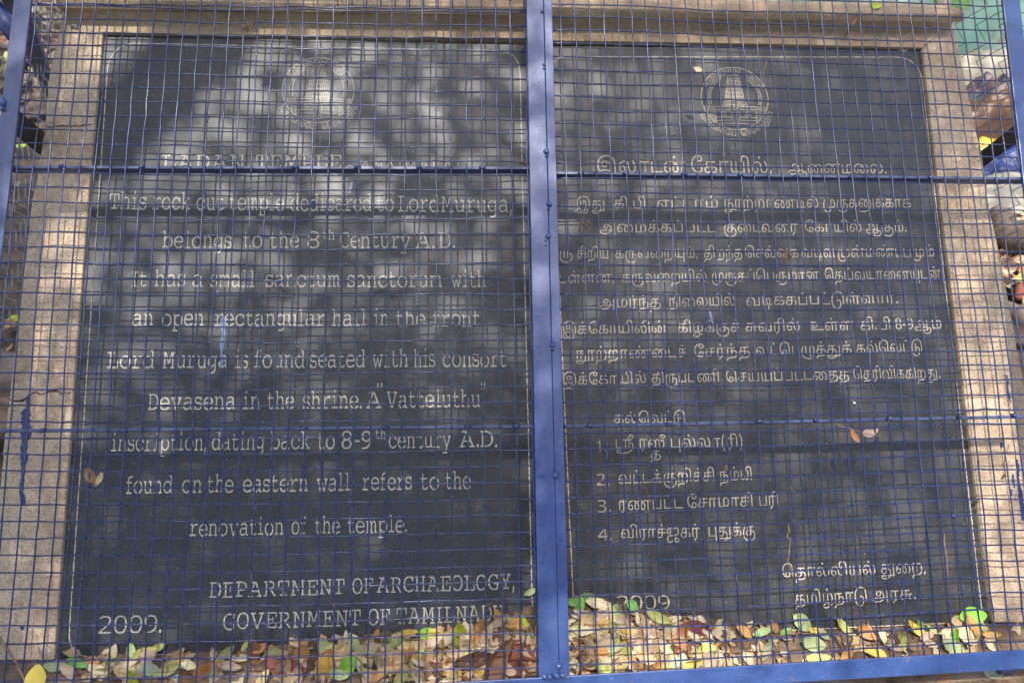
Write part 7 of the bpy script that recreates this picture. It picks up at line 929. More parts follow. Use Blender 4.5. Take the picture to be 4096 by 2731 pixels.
def emblem(t, e, lm, k):
    cx, cy, rxp, ryp = e
    c = P(cx, cy, k)
    ru = abs(P(cx + rxp, cy, k)[0] - c[0])
    rv = abs(P(cx, cy + ryp, k)[1] - c[1])
    E = lambda x, y: (c[0] + x * ru, c[1] - y * rv)
    Wd = 0.062
    hub = MB()
    def line(mb, pts, w=Wd):
        ribbon(mb, [E(*p) for p in pts], w, k + random.uniform(-.002, .002), jit=0.3)
    def arc(r, a0, a1, n=40, cx=0, cy=0):
        return [(cx + r * math.cos(R(a0 + (a1 - a0) * q / n)), cy + r * math.sin(R(a0 + (a1 - a0) * q / n))) for q in range(n + 1)]
    ring = MB()
    line(ring, arc(1, -55, 235, 90))
    line(ring, arc(1, 238, 302, 20), Wd * .8)
    for s in (1, -1):
        for r_ in (0.72, 0.80):
            pts = [(s * x, y) for x, y in arc(r_, 58, -18, 26)]
            line(ring, pts, Wd * 0.7)
        for q in range(17):
            a = 56 - q * 4.4
            line(ring, [(s * .73 * math.cos(R(a)), .73 * math.sin(R(a))), (s * .81 * math.cos(R(a + 6)), .81 * math.sin(R(a + 6)) - .05)], Wd * .6)
    emb = ring.out('emblem', lm, t)
    tw = hub
    ys = [.64, .55, .42, .30, .17, .04, -.08, -.22]
    wd = [.17, .19, .20, .23, .25, .27, .29, .33]
    for q in range(7):
        y1, y0, w0, w1 = ys[q], ys[q + 1], wd[q], wd[q + 1]
        line(tw, [(-w0, y1), (w0, y1)], Wd * .75)
        line(tw, [(-w1, y0 + .03), (-w0 - .01, y1)], Wd * .7)
        line(tw, [(w1, y0 + .03), (w0 + .01, y1)], Wd * .7)
        nn = 7 + q // 2
        for u in range(nn):
            x = -w0 + 2 * w0 * (u + .5) / nn
            if abs(x) > .05 or q % 2:
                line(tw, [(x, y1 - .015), (x * 1.03, y0 + .045)], Wd * .6)
        line(tw, [(-w1, y0 + .03), (w1, y0 + .03)], Wd * .5)
    line(tw, [(-.17, .66), (-.15, .76), (-.09, .68), (-.05, .78), (0, .69), (.05, .78), (.09, .68), (.15, .76), (.17, .66)], Wd * .7)
    line(tw, [(-.33, -.20), (-.42, -.27)], Wd * .7)
    line(tw, [(.33, -.20), (.42, -.27)], Wd * .7)
    line(tw, [(-.33, -.22), (.33, -.22)], Wd * .7)
    tw.out('temple_tower', lm, t)
    b = MB()
    for y in (-.27, -.36):
        line(b, [(-.92, y), (-.14, y)], Wd * .75)
        line(b, [(.12, y), (.92, y)], Wd * .75)
    for s in (1, -1):
        for q in range(9):
            x = s * (.62 + .3 * q / 8)
            line(b, [(x, -.27), (x, -.40)], Wd * .6)
            yb_ = -math.sqrt(max(.05, 1 - x * x)) + .02
            if q < 8:
                line(b, [(x, -.44), (x * .99, max(yb_, -.80))], Wd * .6)
        line(b, [(s * .92, -.42), (s * .60, -.42), (s * .60, -.80)], Wd * .7)
        line(b, [(s * .60, -.42), (s * .15, -.42)], Wd * .6)
        line(b, [(s * .60, -.61), (s * .12, -.61)], Wd * .7)
        line(b, arc(.085, 0, 360, 18, s * .36, -.52), Wd * .6)
        for a in (0, 60, 120):
            line(b, [(s * .36 + .08 * math.cos(R(a)), -.52 + .08 * math.sin(R(a))), (s * .36 - .08 * math.cos(R(a)), -.52 - .08 * math.sin(R(a)))], Wd * .4)
        line(b, [(s * .60, -.72), (s * .1, -.70)], Wd * .7)
        line(b, [(s * .55, -.82), (0, -.80)], Wd * .7)
        line(b, [(s * .08, -.40), (s * .12, -.5), (s * .11, -.62), (s * .07, -.74), (s * .09, -.86), (s * .03, -.92)], Wd * .6)
        line(b, [(s * .05, -.24), (s * .07, -.19), (s * .02, -.22)], Wd * .6)
        line(b, arc(.02, 0, 360, 6, s * .025, -.28), Wd * .4)
    line(b, arc(.075, 0, 360, 18, 0, -.30), Wd * .7)
    line(b, arc(.03, 200, 340, 6, 0, -.31), Wd * .5)
    b.out('lion_capital', lm, t)
    # motto round the rim
    mo = MB()
    def curved(s, r, a0, a1, size, inward):
        gl = [g.split(',') for g in s.split(' ')]
        xs = [float(g[1]) + p[0] for g in gl for p in glyph(g[0])[0]]
        lo, hi = min(xs), max(xs)
        for key, ox, sc in gl:
            v, f = glyph(key)
            mid = (float(ox) + sum(p[0] for p in v) / len(v) - lo) / (hi - lo)
            pts = []
            for px, py in v:
                tt = (float(ox) + px - lo) / (hi - lo)
                a = R(a0 + (a1 - a0) * tt)
                rr = r + (py / 550 * size if not inward else -py / 550 * size)
                q = E(rr * math.cos(a), rr * math.sin(a))
                pts.append(W(q[0], q[1], k))
            mo.add(pts, f)
    curved(RING[0], 0.83, 156, 76, 0.125, False)
    curved(RING[1], 0.83, 62, 20, 0.125, False)
    curved(RING[2], 1.21, 207, 268, 0.15, True)
    curved(RING[3], 1.21, 276, 338, 0.15, True)
    mo.out('motto', lm, t)
def rborder(tl, tr, br, bl, rtl, rtr, rbr, rbl, n=10):
    """rounded border in photo points (corner radii in photo px)"""
    out = []
    cs = [tl, tr, br, bl]
    rs = [rtl, rtr, rbr, rbl]
    for q in range(4):
        p, a, b = Vector(cs[q]), Vector(cs[q - 1]), Vector(cs[(q + 1) % 4])
        A = p + (a - p).normalized() * rs[q]
        B = p + (b - p).normalized() * rs[q]
        for u in range(n + 1):
            s_ = u / n
            out.append(tuple(A * (1 - s_) ** 2 + p * 2 * s_ * (1 - s_) + B * s_ ** 2))
    return out + [out[0]]
BL = rborder((437, 172), (2078, 206), (2132, 2562), (270, 2630), 120, 90, 60, 110)
BRR = rborder((2196, 228), (3678, 230), (3932, 2484), (2300, 2558), 80, 100, 60, 60)
READ = {'L1': 'LADAN TEMPLE - ANAIMALAI', 'L2': 'This rock cut temple dedicared to Lord Muruga', 'L3': 'belongs to the 8th Century A.D.', 'L4': 'It has a small sanctum sanctorum with', 'L5': 'an open rectangular hall in the front',
        'L6': 'Lord Muruga is found seated with his consort', 'L7': 'Devasena in the shrine. A Vatteluthu', 'L8': 'inscription, dating back to 8-9th century A.D.', 'L9': 'found on the eastern wall, refers to the', 'L10': 'renovation of the temple.',
        'L11': 'DEPARTMENT OF ARCHAEOLOGY', 'L12': 'GOVERNMENT OF TAMILNADU', 'L13': '2009'}
slab([SL['tl'], SL['tm'], SL['bm'], SL['bl']], M_SLABL, 'dark granite slab carved in English, left of the wide blue post', ['L%d' % q for q in range(1, 14)], BL, (1273, 361, 143, 131), M_LET,
     [([(893, 1262), (890, 1300), (895, 1330), (888, 1366), (886, 1420), (890, 1440), (882, 1470)], [10, 18, 12, 15, 9, 14, 8], M_SPLASH2),
      ([(1409, 727), (1403, 750), (1396, 774)], [7, 9, 6], M_SPLASH2), ([(868, 1160), (872, 1172)], [6, 9], M_SPLASH2)])
slab([SL['tm2'], SL['tr'], SL['br'], SL['bm']], M_SLABR, 'dark granite slab carved in Tamil script, right of the wide blue post', ['T%d' % q for q in range(1, 18)], BRR, (2939, 394, 133, 125), M_LET2,
     [([(2840, 1245), (2846, 1275), (2853, 1300), (2850, 1328)], [6, 10, 8, 5], M_SPLASH2), ([(2298, 850), (2306, 842)], [6, 8], M_SPLASH2)])

# ------------------------------------------------------------------ the blue steel cage
cage = thing('security_cage', (W(32, 44, 0).x, W(32, 44, 0).y, 0), 'blue painted steel cage of welded wire mesh standing over the inscribed slabs', 'cage')
def lattice(tab, i, j, di, dj):
    """measured node of a mesh panel, extended past its measured edge"""
    nj = len(tab[0])
    jj = min(max(j, 0), nj - 1)
    a, b = tab[i][jj]
    if j < 0:
        a += (tab[i][0][0] - tab[i][5][0]) / 5 * -j
        b += (tab[i][0][1] - tab[i][5][1]) / 5 * -j
    if j >= nj:
        a += (tab[i][-1][0] - tab[i][-6][0]) / 5 * (j - nj + 1)
        b += (tab[i][-1][1] - tab[i][-6][1]) / 5 * (j - nj + 1)
    return a, b
def mesh_panel(tab, left, right, bottom):
    ni, nj = len(tab), len(tab[0])
    mb = MB()
    wob = lambda i, j, s: 0.05 * noise.noise(Vector((i * 1.7, j * 1.3, s))) + random.uniform(-.026, .026)
    bow = lambda i, j: 0.22 * noise.noise(Vector((i * .13, j * .13, 4)))
    nodes = {}
    for i in range(ni):
        for j in range(-4, nj + 3):
            a, b = lattice(tab, i, j, 0, 0)
            nodes[i, j] = (a + wob(i, j, 1), b + wob(i, j, 9), bow(i, j))
    rw = 0.051 * CELL
    for i in range(ni):
        pts = []
        for j in range(-4, nj + 3):
            a, b, c = nodes[i, j]
            lim = bottom(a)
            if b > lim + 0.25:
                p = pts[-1] if pts else None
                pts.append(W(a, lim + 0.25, c + 0.0))
                break
            pts.append(W(a, b, c - 0.02))
        mb.tube(pts, rw, 6)
    for j in range(-4, nj + 2):
        pts = []
        a0, b0, c0 = nodes[0, j]
        if left(b0) < a0:
            pts.append(W(left(b0) - 0.3, b0 - (nodes[1, j][1] - b0) * (a0 - left(b0)), 0.07))
        for i in range(ni):
            a, b, c = nodes[i, j]
            if b < bottom(a) + 0.1:
                pts.append(W(a, b, c + 0.065))
        if len(pts) < 3:
            continue
        al, bl_, cl = nodes[ni - 1, j]
        if right(bl_) > al and bl_ < bottom(al) + .1:
            pts.append(W(right(bl_) + 0.3, bl_ + (bl_ - nodes[ni - 2, j][1]) * (right(bl_) - al), 0.07))
        mb.tube(pts, rw, 6)
    return mb
def lin(p0, p1):
    a, b = P(*p0), P(*p1)
    return lambda j: a[0] + (b[0] - a[0]) * (j - a[1]) / (b[1] - a[1])
def linx(p0, p1):
    a, b = P(*p0), P(*p1)
    return lambda i: a[1] + (b[1] - a[1]) * (i - a[0]) / (b[0] - a[0])
e_ll = lin((131, 0), (0, 1118))
e_lo = lin((61, 0), (0, 520))
e_pl = lin((2104, 0), (2155, 2700))
e_ps = lin((2173, 0), (2235, 2700))
e_pr = lin((2207, 0), (2278, 2700))
e_rl = lin((4004, 0), (4082, 680))
e_bt = linx((2157, 2705), (4096, 2594.6))
e_bb = linx((3072, 2731), (4096, 2671))
mesh_panel(MESHL, e_ll, e_pl, e_bt).out('wire_mesh', M_WIRE, cage, 'square welded wire mesh panel left of the wide post', True)
mesh_panel(MESHR, e_pr, e_rl, e_bt).out('wire_mesh', M_WIRE, cage, 'square welded wire mesh panel right of the wide post', True)
# overlapping strip of mesh with cut ends along the top edge
mb = MB()
for q in range(60):
    px = 1330 + q * 56 * 0.5 if False else 140 + q * 57.5
    if px > 2100:
        break
    if px > 1320:
        top, bt = P(px, -60), P(px + 3, 24 + (px - 1320) * 0.016)
        mb.tube([W(top[0], top[1], .25), W(bt[0], bt[1], .2)], 0.047 * CELL, 6)
for y0, y1 in ((9, 34),):
    pts = []
    for q in range(36):
        px = 140 + q * 56.5
        a = P(px, y0 + (y1 - y0) * q / 35 + 2.5 * math.sin(q * 1.3))
        pts.append(W(a[0], a[1], .18))
    mb.tube(pts, 0.05 * CELL, 6)
mb.out('mesh_overlap', M_WIRE, cage, smooth=True)
KB = -0.18     # front faces of the flat members stand proud of the wires
def member(name, f0, f1, j0, j1, k0, k1, mat, label=None, bev=0.0012):
    mb = MB()
    n = 10
    fr, bk = [], []
    A = [(f0(j0 + (j1 - j0) * q / n), j0 + (j1 - j0) * q / n) for q in range(n + 1)]
    B = [(f1(j0 + (j1 - j0) * q / n), j0 + (j1 - j0) * q / n) for q in range(n + 1)]
    for (a, ja), (b, jb), (a2, ja2), (b2, jb2) in zip(A, B, A[1:], B[1:]):
        pass
    loop = A + B[::-1]
    mb.prism([W(x, y, k0) for x, y in loop], [W(x, y, k1) for x, y in loop])
    o = mb.out(name, mat, cage, label)
    return bevel(o, bev, 2)
jb = e_bt(P(2190, 2700)[0])
member('centre_post', e_pl, lambda j: e_ps(j) - 0.012, -5, jb + 0.05, KB - 0.02, 0.02, M_POST, 'wide flat of the double centre post')
member('centre_post', lambda j: e_ps(j) + 0.012, e_pr, -5, jb + 0.05, KB + 0.005, 0.03, M_POST, 'narrow flat of the double centre post')
mb = MB()
for e, sg in ((e_pl, 1), (e_pr, -1)):
    a0, a1 = (-5, jb)
    fr = [W(e(a0) + sg * .02, a0, .03), W(e(a0) + sg * .14, a0, .03), W(e(a1) + sg * .14, a1, .03), W(e(a1) + sg * .02, a1, .03)]
    bk = [W(e(a0) + sg * .02, a0, 1.1), W(e(a0) + sg * .14, a0, 1.1), W(e(a1) + sg * .14, a1, 1.1), W(e(a1) + sg * .02, a1, 1.1)]
    mb.prism(fr, bk)
mb.out('angle_flange', M_POST, cage)
def zend(i):     # slope coordinate at which the cage plane reaches the ground
    return OZ / (CELL * SB)
member('side_rail', e_lo, e_ll, -5, 47.5, KB, 0.05, M_SIDE, 'left side rail of the cage with worn paint')
e_ro = lambda j: e_rl(j) + 1.32
member('side_rail', e_rl, e_ro, -5, 47.5, KB, 0.05, M_RAIL, 'right side rail of the cage with worn paint')
mb = MB()
il, ir = -4.2, 75
n = 8
loop = [(il + (ir - il) * q / n, e_bt(il + (ir - il) * q / n)) for q in range(n + 1)] + [(ir + (il - ir) * q / n, e_bb(ir + (il - ir) * q / n)) for q in range(n + 1)]
mb.prism([W(x, y, KB - 0.03) for x, y in loop], [W(x, y, 0.03) for x, y in loop])
bevel(mb.out('bottom_rail', M_RAIL, cage), 0.0012, 2)
mb = MB()
lp = [(il, e_bb(il) - .16), (ir, e_bb(ir) - .16), (ir, e_bb(ir) - .02), (il, e_bb(il) - .02)]
mb.prism([W(x, y, 0.032) for x, y in lp], [W(x, y, 1.2) for x, y in lp])
mb.out('angle_flange', M_RAIL, cage)
# feet under the bottom rail
for i in (2.0, 33.6, 64.0):
    p = W(i, e_bb(i) - .6, 0.25)
    mb = MB()
    mb.hexa([(p.x - .013, p.y - .002, ZL - .03), (p.x + .013, p.y - .002, ZL - .03), (p.x + .013, p.y + .004, ZL - .03), (p.x - .013, p.y + .004, ZL - .03),
             (p.x - .013, p.y - .002, p.z), (p.x + .013, p.y - .002, p.z), (p.x + .013, p.y + .004, p.z), (p.x - .013, p.y + .004, p.z)])
    mb.out('foot', M_RAIL, cage)
def cross(p0, p1, h=0.17, d=0.85):
    a, b = P(*p0, 0.12), P(*p1, 0.12)
    mb = MB()
    n = 24
    A, B = [], []
    for q in range(n + 1):
        t = q / n
        i, j = a[0] + (b[0] - a[0]) * t, a[1] + (b[1] - a[1]) * t + 0.03 * noise.noise(Vector((q * .7, p0[1], 0)))
        A.append((i, j - h / 2))
        B.append((i, j + h / 2))
    for q in range(n):
        mb.hexa([W(*A[q], .12), W(*A[q + 1], .12), W(*B[q + 1], .12), W(*B[q], .12), W(*A[q], .12 + d), W(*A[q + 1], .12 + d), W(*B[q + 1], .12 + d), W(*B[q], .12 + d)])
    bm = bmesh.new()
    o = mb.out('cross_bar', M_BAR, cage)
    bm.from_mesh(o.data)
    bmesh.ops.remove_doubles(bm, verts=bm.verts, dist=1e-6)
    dup = {}
    for f in list(bm.faces):
        key = tuple(sorted(v.index for v in f.verts))
        dup.setdefault(key, []).append(f)
    bmesh.ops.delete(bm, geom=[f for fs in dup.values() if len(fs) > 1 for f in fs], context='FACES_ONLY')
    bm.to_mesh(o.data)
    bm.free()
cross((30, 668), (2125, 672))
cross((2225, 691), (4120, 715))
cross((-30, 1722), (2140, 1704))
cross((2260, 1704), (4130, 1664))
# weld beads
wb = [(2168, 48, 8), (2176, 261, 7), (2179, 274, 7), (2185, 606, 14), (2187, 624, 9), (2196, 816, 12), (2194, 834, 8), (2194, 944, 11), (2183, 962, 5), (2184, 982, 5), (2209, 1380, 12), (2211, 1396, 9), (2222, 1899, 14), (2236, 2662, 13), (2250, 2698, 13), (2225, 2700, 15), (2200, 2703, 12), (2178, 2704, 11), (2262, 2694, 9),
      (10, 412, 16), (12, 436, 11), (8, 396, 8)]
for x, y, r_ in wb:
    mb = MB()
    mb.blob(PW(x, y, KB - 0.03), r_ * 0.00042, x + y, 9, 6, (1, 1, .8), 0.35, 1.6)
    mb.out('weld_bead', M_POST, cage, smooth=True)
for x, y in [(246, 664), (565, 667), (1181, 668), (1429, 668), (1677, 668), (1930, 671), (168, 1722), (494, 1720), (826, 1718), (1214, 1714), (1543, 1710), (1870, 1706), (2065, 1703), (2323, 692), (2505, 694), (2738, 697), (2962, 700), (3188, 706), (3408, 709), (3724, 712), (2360, 1702), (2675, 1696), (3040, 1684), (3265, 1678), (3558, 1672), (3836, 1664), (4056, 1661), (3815, 2062)]:
    mb = MB()
    mb.blob(PW(x, y, 0.03), 0.0044, x, 9, 6, (1.25, 1, .8), 0.4, 1.6)
    mb.out('weld_bead', M_WIRE, cage, smooth=True)
# stamped number on the post
mb = MB()
for st in ([(2152, 1384), (2167, 1384)], [(2148, 1380), (2148, 1392)], [(2152, 1419), (2152, 1409), (2160, 1408), (2160, 1418), (2171, 1417), (2171, 1407)], [(2158, 1412), (2158, 1418)]):
    ribbon(mb, [P(*p, KB - .032)[:2] for p in st], 0.04, KB - .032)
mb.out('stamped_mark', M_SPLASH, cage)
# struts back to the stone
def strut(a, b, w, th, mat, name='strut', up=(0, 0, 1)):
    a, b = Vector(a), Vector(b)
    d = (b - a).normalized()
    u = (Vector(up) - d * d.dot(Vector(up))).normalized()
    v = d.cross(u)
    mb = MB()
    q = []
    for p in (a, b):
        q += [p + u * w / 2 + v * th / 2, p - u * w / 2 + v * th / 2, p - u * w / 2 - v * th / 2, p + u * w / 2 - v * th / 2]
    mb.hexa([q[0], q[1], q[2], q[3], q[4], q[5], q[6], q[7]])
    return bevel(mb.out(name, mat, cage), 0.001, 1)
strut(PW(30, 460, 0.9), PW(180, 585, 6.5), 0.045, 0.005, M_BLACK, up=tuple(W(0, 0, 0) - W(0, 1, .15)))
strut(PW(4085, 520, 0.9), PW(3905, 655, 6.5), 0.033, 0.005, M_BLACK, up=tuple(W(0, 0, 0) - W(0, 1, .3)))
strut(PW(38, -60, 1.0), PZ(212, 395, 0.0), 0.038, 0.030, M_BRACE, 'brace', up=(1, 0, 0))
mb = MB()
mb.tube([PW(-60, -10, 2.0), PW(75, 155, 1.2)], 0.016, 10)
mb.out('brace', M_BRACE, cage, smooth=True)

# ------------------------------------------------------------------ chain link fences, green wall
def chain(p0, p1, z0, z1, cw, ch, r, mat, label, skew=0.0):
    """woven diamonds between two ground points"""
    p0, p1 = Vector((*p0, 0)), Vector((*p1, 0))
    L = (p1 - p0).length
    d = (p1 - p0) / L
    nrm = Vector((-d.y, d.x, 0))
    mb = MB()
    n = int(L / (cw / 2))
    m = int((z1 - z0) / (ch / 2))
    for a in range(n + 1):
        pts = []
        for b in range(m + 1):
            s_ = (a + (b % 2)) * cw / 2
            if s_ > L + cw:
                break
            q = p0 + d * (s_ + skew * b * ch) + Vector((0, 0, z0 + b * ch / 2)) + nrm * (r * 1.1 * (1 if (b % 2) else -1))
            q += nrm * 0.01 * noise.noise(Vector((a * .3, b * .3, 1)))
            pts.append(q)
        mb.tube(pts, r, 5)
    o = mb.out('chain_link_fence', mat, smooth=True)
    return tag(o, label, 'fence', 'chain link fence panels behind the cage')
yt = W(0, 0, 11).y + 0.17
chain((0.80, yt + 0.02), (1.95, yt - 0.02), -0.02, 1.25, 0.105, 0.085, 0.0013, M_CHAINR, 'dark wire chain link fence in front of the green wall', 0.1)
chain((-1.08, 1.9), (-1.10, 0.05), -0.02, 1.1, 0.070, 0.070, 0.0018, M_CHAIN, 'grey wire chain link fence at the left end of the cage')
yw = PZ(3960, 330, 0.0).y + 0.1
mb = MB()
mb.hexa([(0.55, yw, -0.05), (6.5, yw - .3, -0.05), (6.5, yw + .2, -0.05), (0.55, yw + .25, -0.05), (0.55, yw, 2.6), (6.5, yw - .3, 2.6), (6.5, yw + .2, 2.6), (0.55, yw + .25, 2.6)])
tag(mb.out('painted_wall', M_GREEN), 'mint green plastered wall with worn patches behind the rubbish', 'wall')

# ------------------------------------------------------------------ leaves
def leaf_mesh(name, wr, curl, fold, twist, notch, seed):
    rnd = random.Random(seed)
    vs, fs = [], []
    nu, nv = 11, 6
    for a in range(nu + 1):
        u = a / nu
        w = wr * (math.sin(math.pi * (u * 0.94 + 0.03)) ** 0.72) * (1.08 - 0.25 * u)
        for b in range(nv + 1):
            v = b / nv * 2 - 1
            e = 1.0
            if notch and abs(v) == 1:
                e = 1 - notch * rnd.random()
            y = v * w * 0.5 * e
            x = u - 0.5
            z = curl * (4 * (u - 0.5) ** 2) * 0.25 + fold * abs(v) * w * 0.5 + twist * v * w * (u - 0.5)
            z += 0.03 * noise.noise(Vector((u * 3, v * 1.5, seed)))
            vs.append((x, y, z))
    for a in range(nu):
        for b in range(nv):
            q = a * (nv + 1) + b
            fs.append((q, q + 1, q + nv + 2, q + nv + 1))
    n0 = len(vs)
    for a in range(4):
        x = -0.5 - 0.035 * a
        vs += [(x, 0.008, 0.015 * a * a * .3 + 0.01), (x, -0.008, 0.015 * a * a * .3 + 0.01)]
    for a in range(3):
        fs.append((n0 + 2 * a, n0 + 2 * a + 1, n0 + 2 * a + 3, n0 + 2 * a + 2))
    me = bpy.data.meshes.new(name)
    me.from_pydata(vs, [], fs)
    for p in me.polygons:
        p.use_smooth = True
    me.materials.append(LEAF['tan'])
    me.update()
    return me
LM = [leaf_mesh('leaf_blade', wr, cu, fo, tw, no, q) for q, (wr, cu, fo, tw, no) in enumerate([
    (0.56, 0.35, 0.25, 0.3, 0.0), (0.50, -0.3, 0.30, -0.4, 0.12), (0.62, 0.25, -0.15, 0.5, 0.0), (0.46, 0.6, 0.45, 0.2, 0.22), (0.55, -0.5, 0.2, 0.7, 0.1), (0.66, 0.15, 0.12, -0.3, 0.0), (0.40, 0.7, 0.6, 0.5, 0.15), (0.52, 0.2, 0.1, 0.1, 0.3), (0.58, 0.9, 0.3, -0.8, 0.1)])]
M_TL = LM[0]
leaf_count = 0
def leaf(loc, length, axis, nrm, color, label, group=None, shape=None):
    global leaf_count
    axis = axis.normalized()
    nrm = (nrm - axis * nrm.dot(axis)).normalized()
    y = nrm.cross(axis)
    o = bpy.data.objects.new('fallen_leaf', LM[shape if shape is not None else random.randrange(len(LM))])
    COL.objects.link(o)
    o.material_slots[0].link = 'OBJECT'
    o.material_slots[0].material = LEAF[color]
    m = Matrix((axis, y, nrm)).transposed().to_4x4()
    o.matrix_world = Matrix.Translation(loc) @ m @ Matrix.Scale(length, 4)
    leaf_count += 1
    return tag(o, label, 'leaf', group)
# surface of the leaf heap against the slab foot
HX = [(-300, 0), (150, 0.0), (400, .25), (700, .2), (1000, .35), (1300, .65), (1600, 1.05), (1850, 1.1), (2000, 1.6), (2150, 2.3), (2300, 2.7), (2450, 2.3), (2600, 1.8), (2800, 1.15), (3000, .6), (3300, .25), (3700, .3), (3900, .45), (4100, 0), (4600, 0)]
HXW = [(PZ(a, 2560, ZL).x, b * CELL) for a, b in HX]
def slab_y(x, z):        # where the slab surface stands at height z
    k, j = KS, 0
    # z = OZ - CELL*(j*SB + k*CB)
    j = ((OZ - z) / CELL - k * CB) / SB
    return W(0, j, k).y
# the slab foot line runs a little uphill to the right
FOOT = [(PW(216, 2640, KS).x, PW(216, 2640, KS)), (PW(2176, 2574, KS).x, PW(2176, 2574, KS)), (PW(3971, 2488, KS).x, PW(3971, 2488, KS))]
def hprof(x):
    for (a, h0), (b, h1) in zip(HXW, HXW[1:]):
        if a <= x <= b:
            return h0 + (h1 - h0) * (x - a) / (b - a)
    return 0.0
YF = slab_y(0, ZL)
def heap_z(x, y):
    h = hprof(x) * 1.0
    d = max(0.0, YF - y)                 # distance in front of the slab foot
    reach = 0.045 + h * 1.6
    t = max(0.0, 1 - d / reach)
    z = ZL + h * SB * 1.15 * t ** 1.2
    if y > YF:
        zs = OZ - CELL * (((y + 0) / CELL - KS * SB) / -CB * SB + KS * CB)
        z = max(z, zs)
    return z
def hit(px, py):
    d = gv(ray(px, py))
    t = 0.9 / F * F
    p = CAMP + d * 0.8
    step = 0.004
    for q in range(600):
        p = CAMP + d * (0.8 + q * step)
        if p.z <= heap_z(p.x, p.y):
            break
    e = 0.01
    n = Vector((-(heap_z(p.x + e, p.y) - heap_z(p.x - e, p.y)) / (2 * e), -(heap_z(p.x, p.y + e) - heap_z(p.x, p.y - e)) / (2 * e), 1)).normalized()
    return p, n, (p - CAMP).length
def heap_leaf(px, py, lpx, ang, color, label, group=None, shape=None, lift=0.006, tilt=0.35):
    p, n, dist = hit(px, py)
    dv = gv(ray(px, py)).normalized()
    n = (n * 0.6 - dv * 0.6 + Vector((random.uniform(-1, 1), random.uniform(-1, 1), random.uniform(-1, 1))) * tilt).normalized()
    ax = rx * math.cos(R(ang)) - dn * math.sin(R(ang))
    return leaf(p - dv * lift, 1.15 * lpx / F * dist, ax, n, color, label, group, shape)
def heap():
    x0, x1 = HXW[1][0], HXW[-2][0]
    nx, ny = 260, 44
    vs, fs = [], []
    for b in range(ny + 1):
        for a in range(nx + 1):
            x = x0 + (x1 - x0) * a / nx
            y = YF - 0.115 + 0.185 * b / ny
            h = hprof(x)
            z = heap_z(x, y) - 0.004
            amp = min(1, h / 0.02)
            z += amp * (0.006 * noise.noise(Vector((x * 60, y * 60, 2))) + 0.004 * noise.noise(Vector((x * 140, y * 140, 2)))) + (0 if amp > .3 else -0.004)
            vs.append((x, y, z))
    for b in range(ny):
        for a in range(nx):
            q = b * (nx + 1) + a
            fs.append((q, q + 1, q + nx + 2, q + nx + 1))
    mb = MB()
    mb.add(vs, fs)
    # loose crumbs and small broken leaves through the heap
    nb = len(fs)
    tmpl = [[(v.co.x, v.co.y, v.co.z) for v in me.vertices] for me in LM]
    polys = [[tuple(p.vertices) for p in me.polygons] for me in LM]
    mats = [simple('leaf_mould', (0.10, 0.066, 0.042), (0.21, 0.145, 0.092), 90, 0.95, 0.6, 0.1), LEAF['tan'], LEAF['brown'], LEAF['dark brown'], LEAF['pink'], LEAF['cream'], LEAF['orange']]
    idx = [0] * nb
    for q in range(1400):
        x = random.uniform(x0, x1)
        h = hprof(x)
        if random.random() > min(1, h / 0.035) + (0.06 if h > .012 else 0.0) - (0.12 if h < .012 else 0.0):
            continue
        y = YF - random.random() ** 1.2 * (0.07 + h * 1.2) + 0.02 * min(1, h / .03)
        L = random.uniform(0.013, 0.026)
        sh = random.randrange(len(LM))
        rotm = Matrix.Rotation(random.uniform(0, 6.28), 3, 'Z') @ Matrix.Rotation(random.uniform(-.7, .7), 3, 'X') @ Matrix.Rotation(random.uniform(-.5, .5), 3, 'Y')
        c = Vector((x, y, heap_z(x, y) + random.uniform(-.002, .004)))
        if y > YF:
            c.z = max(c.z, heap_z(x, y))
        mb.add([c + rotm @ (Vector(v) * L) for v in tmpl[sh]], polys[sh])
        idx += [random.choice((1, 1, 1, 1, 2, 4, 4, 5, 5, 6))] * len(polys[sh])
    o = mb.out('leaf_litter', mats, smooth=True)
    for p, i in zip(o.data.polygons, idx):
        p.material_index = i
    tag(o, 'brown leaf mould and crumbled leaves heaped along the foot of the slabs', 'leaf litter', kind='stuff')
heap()
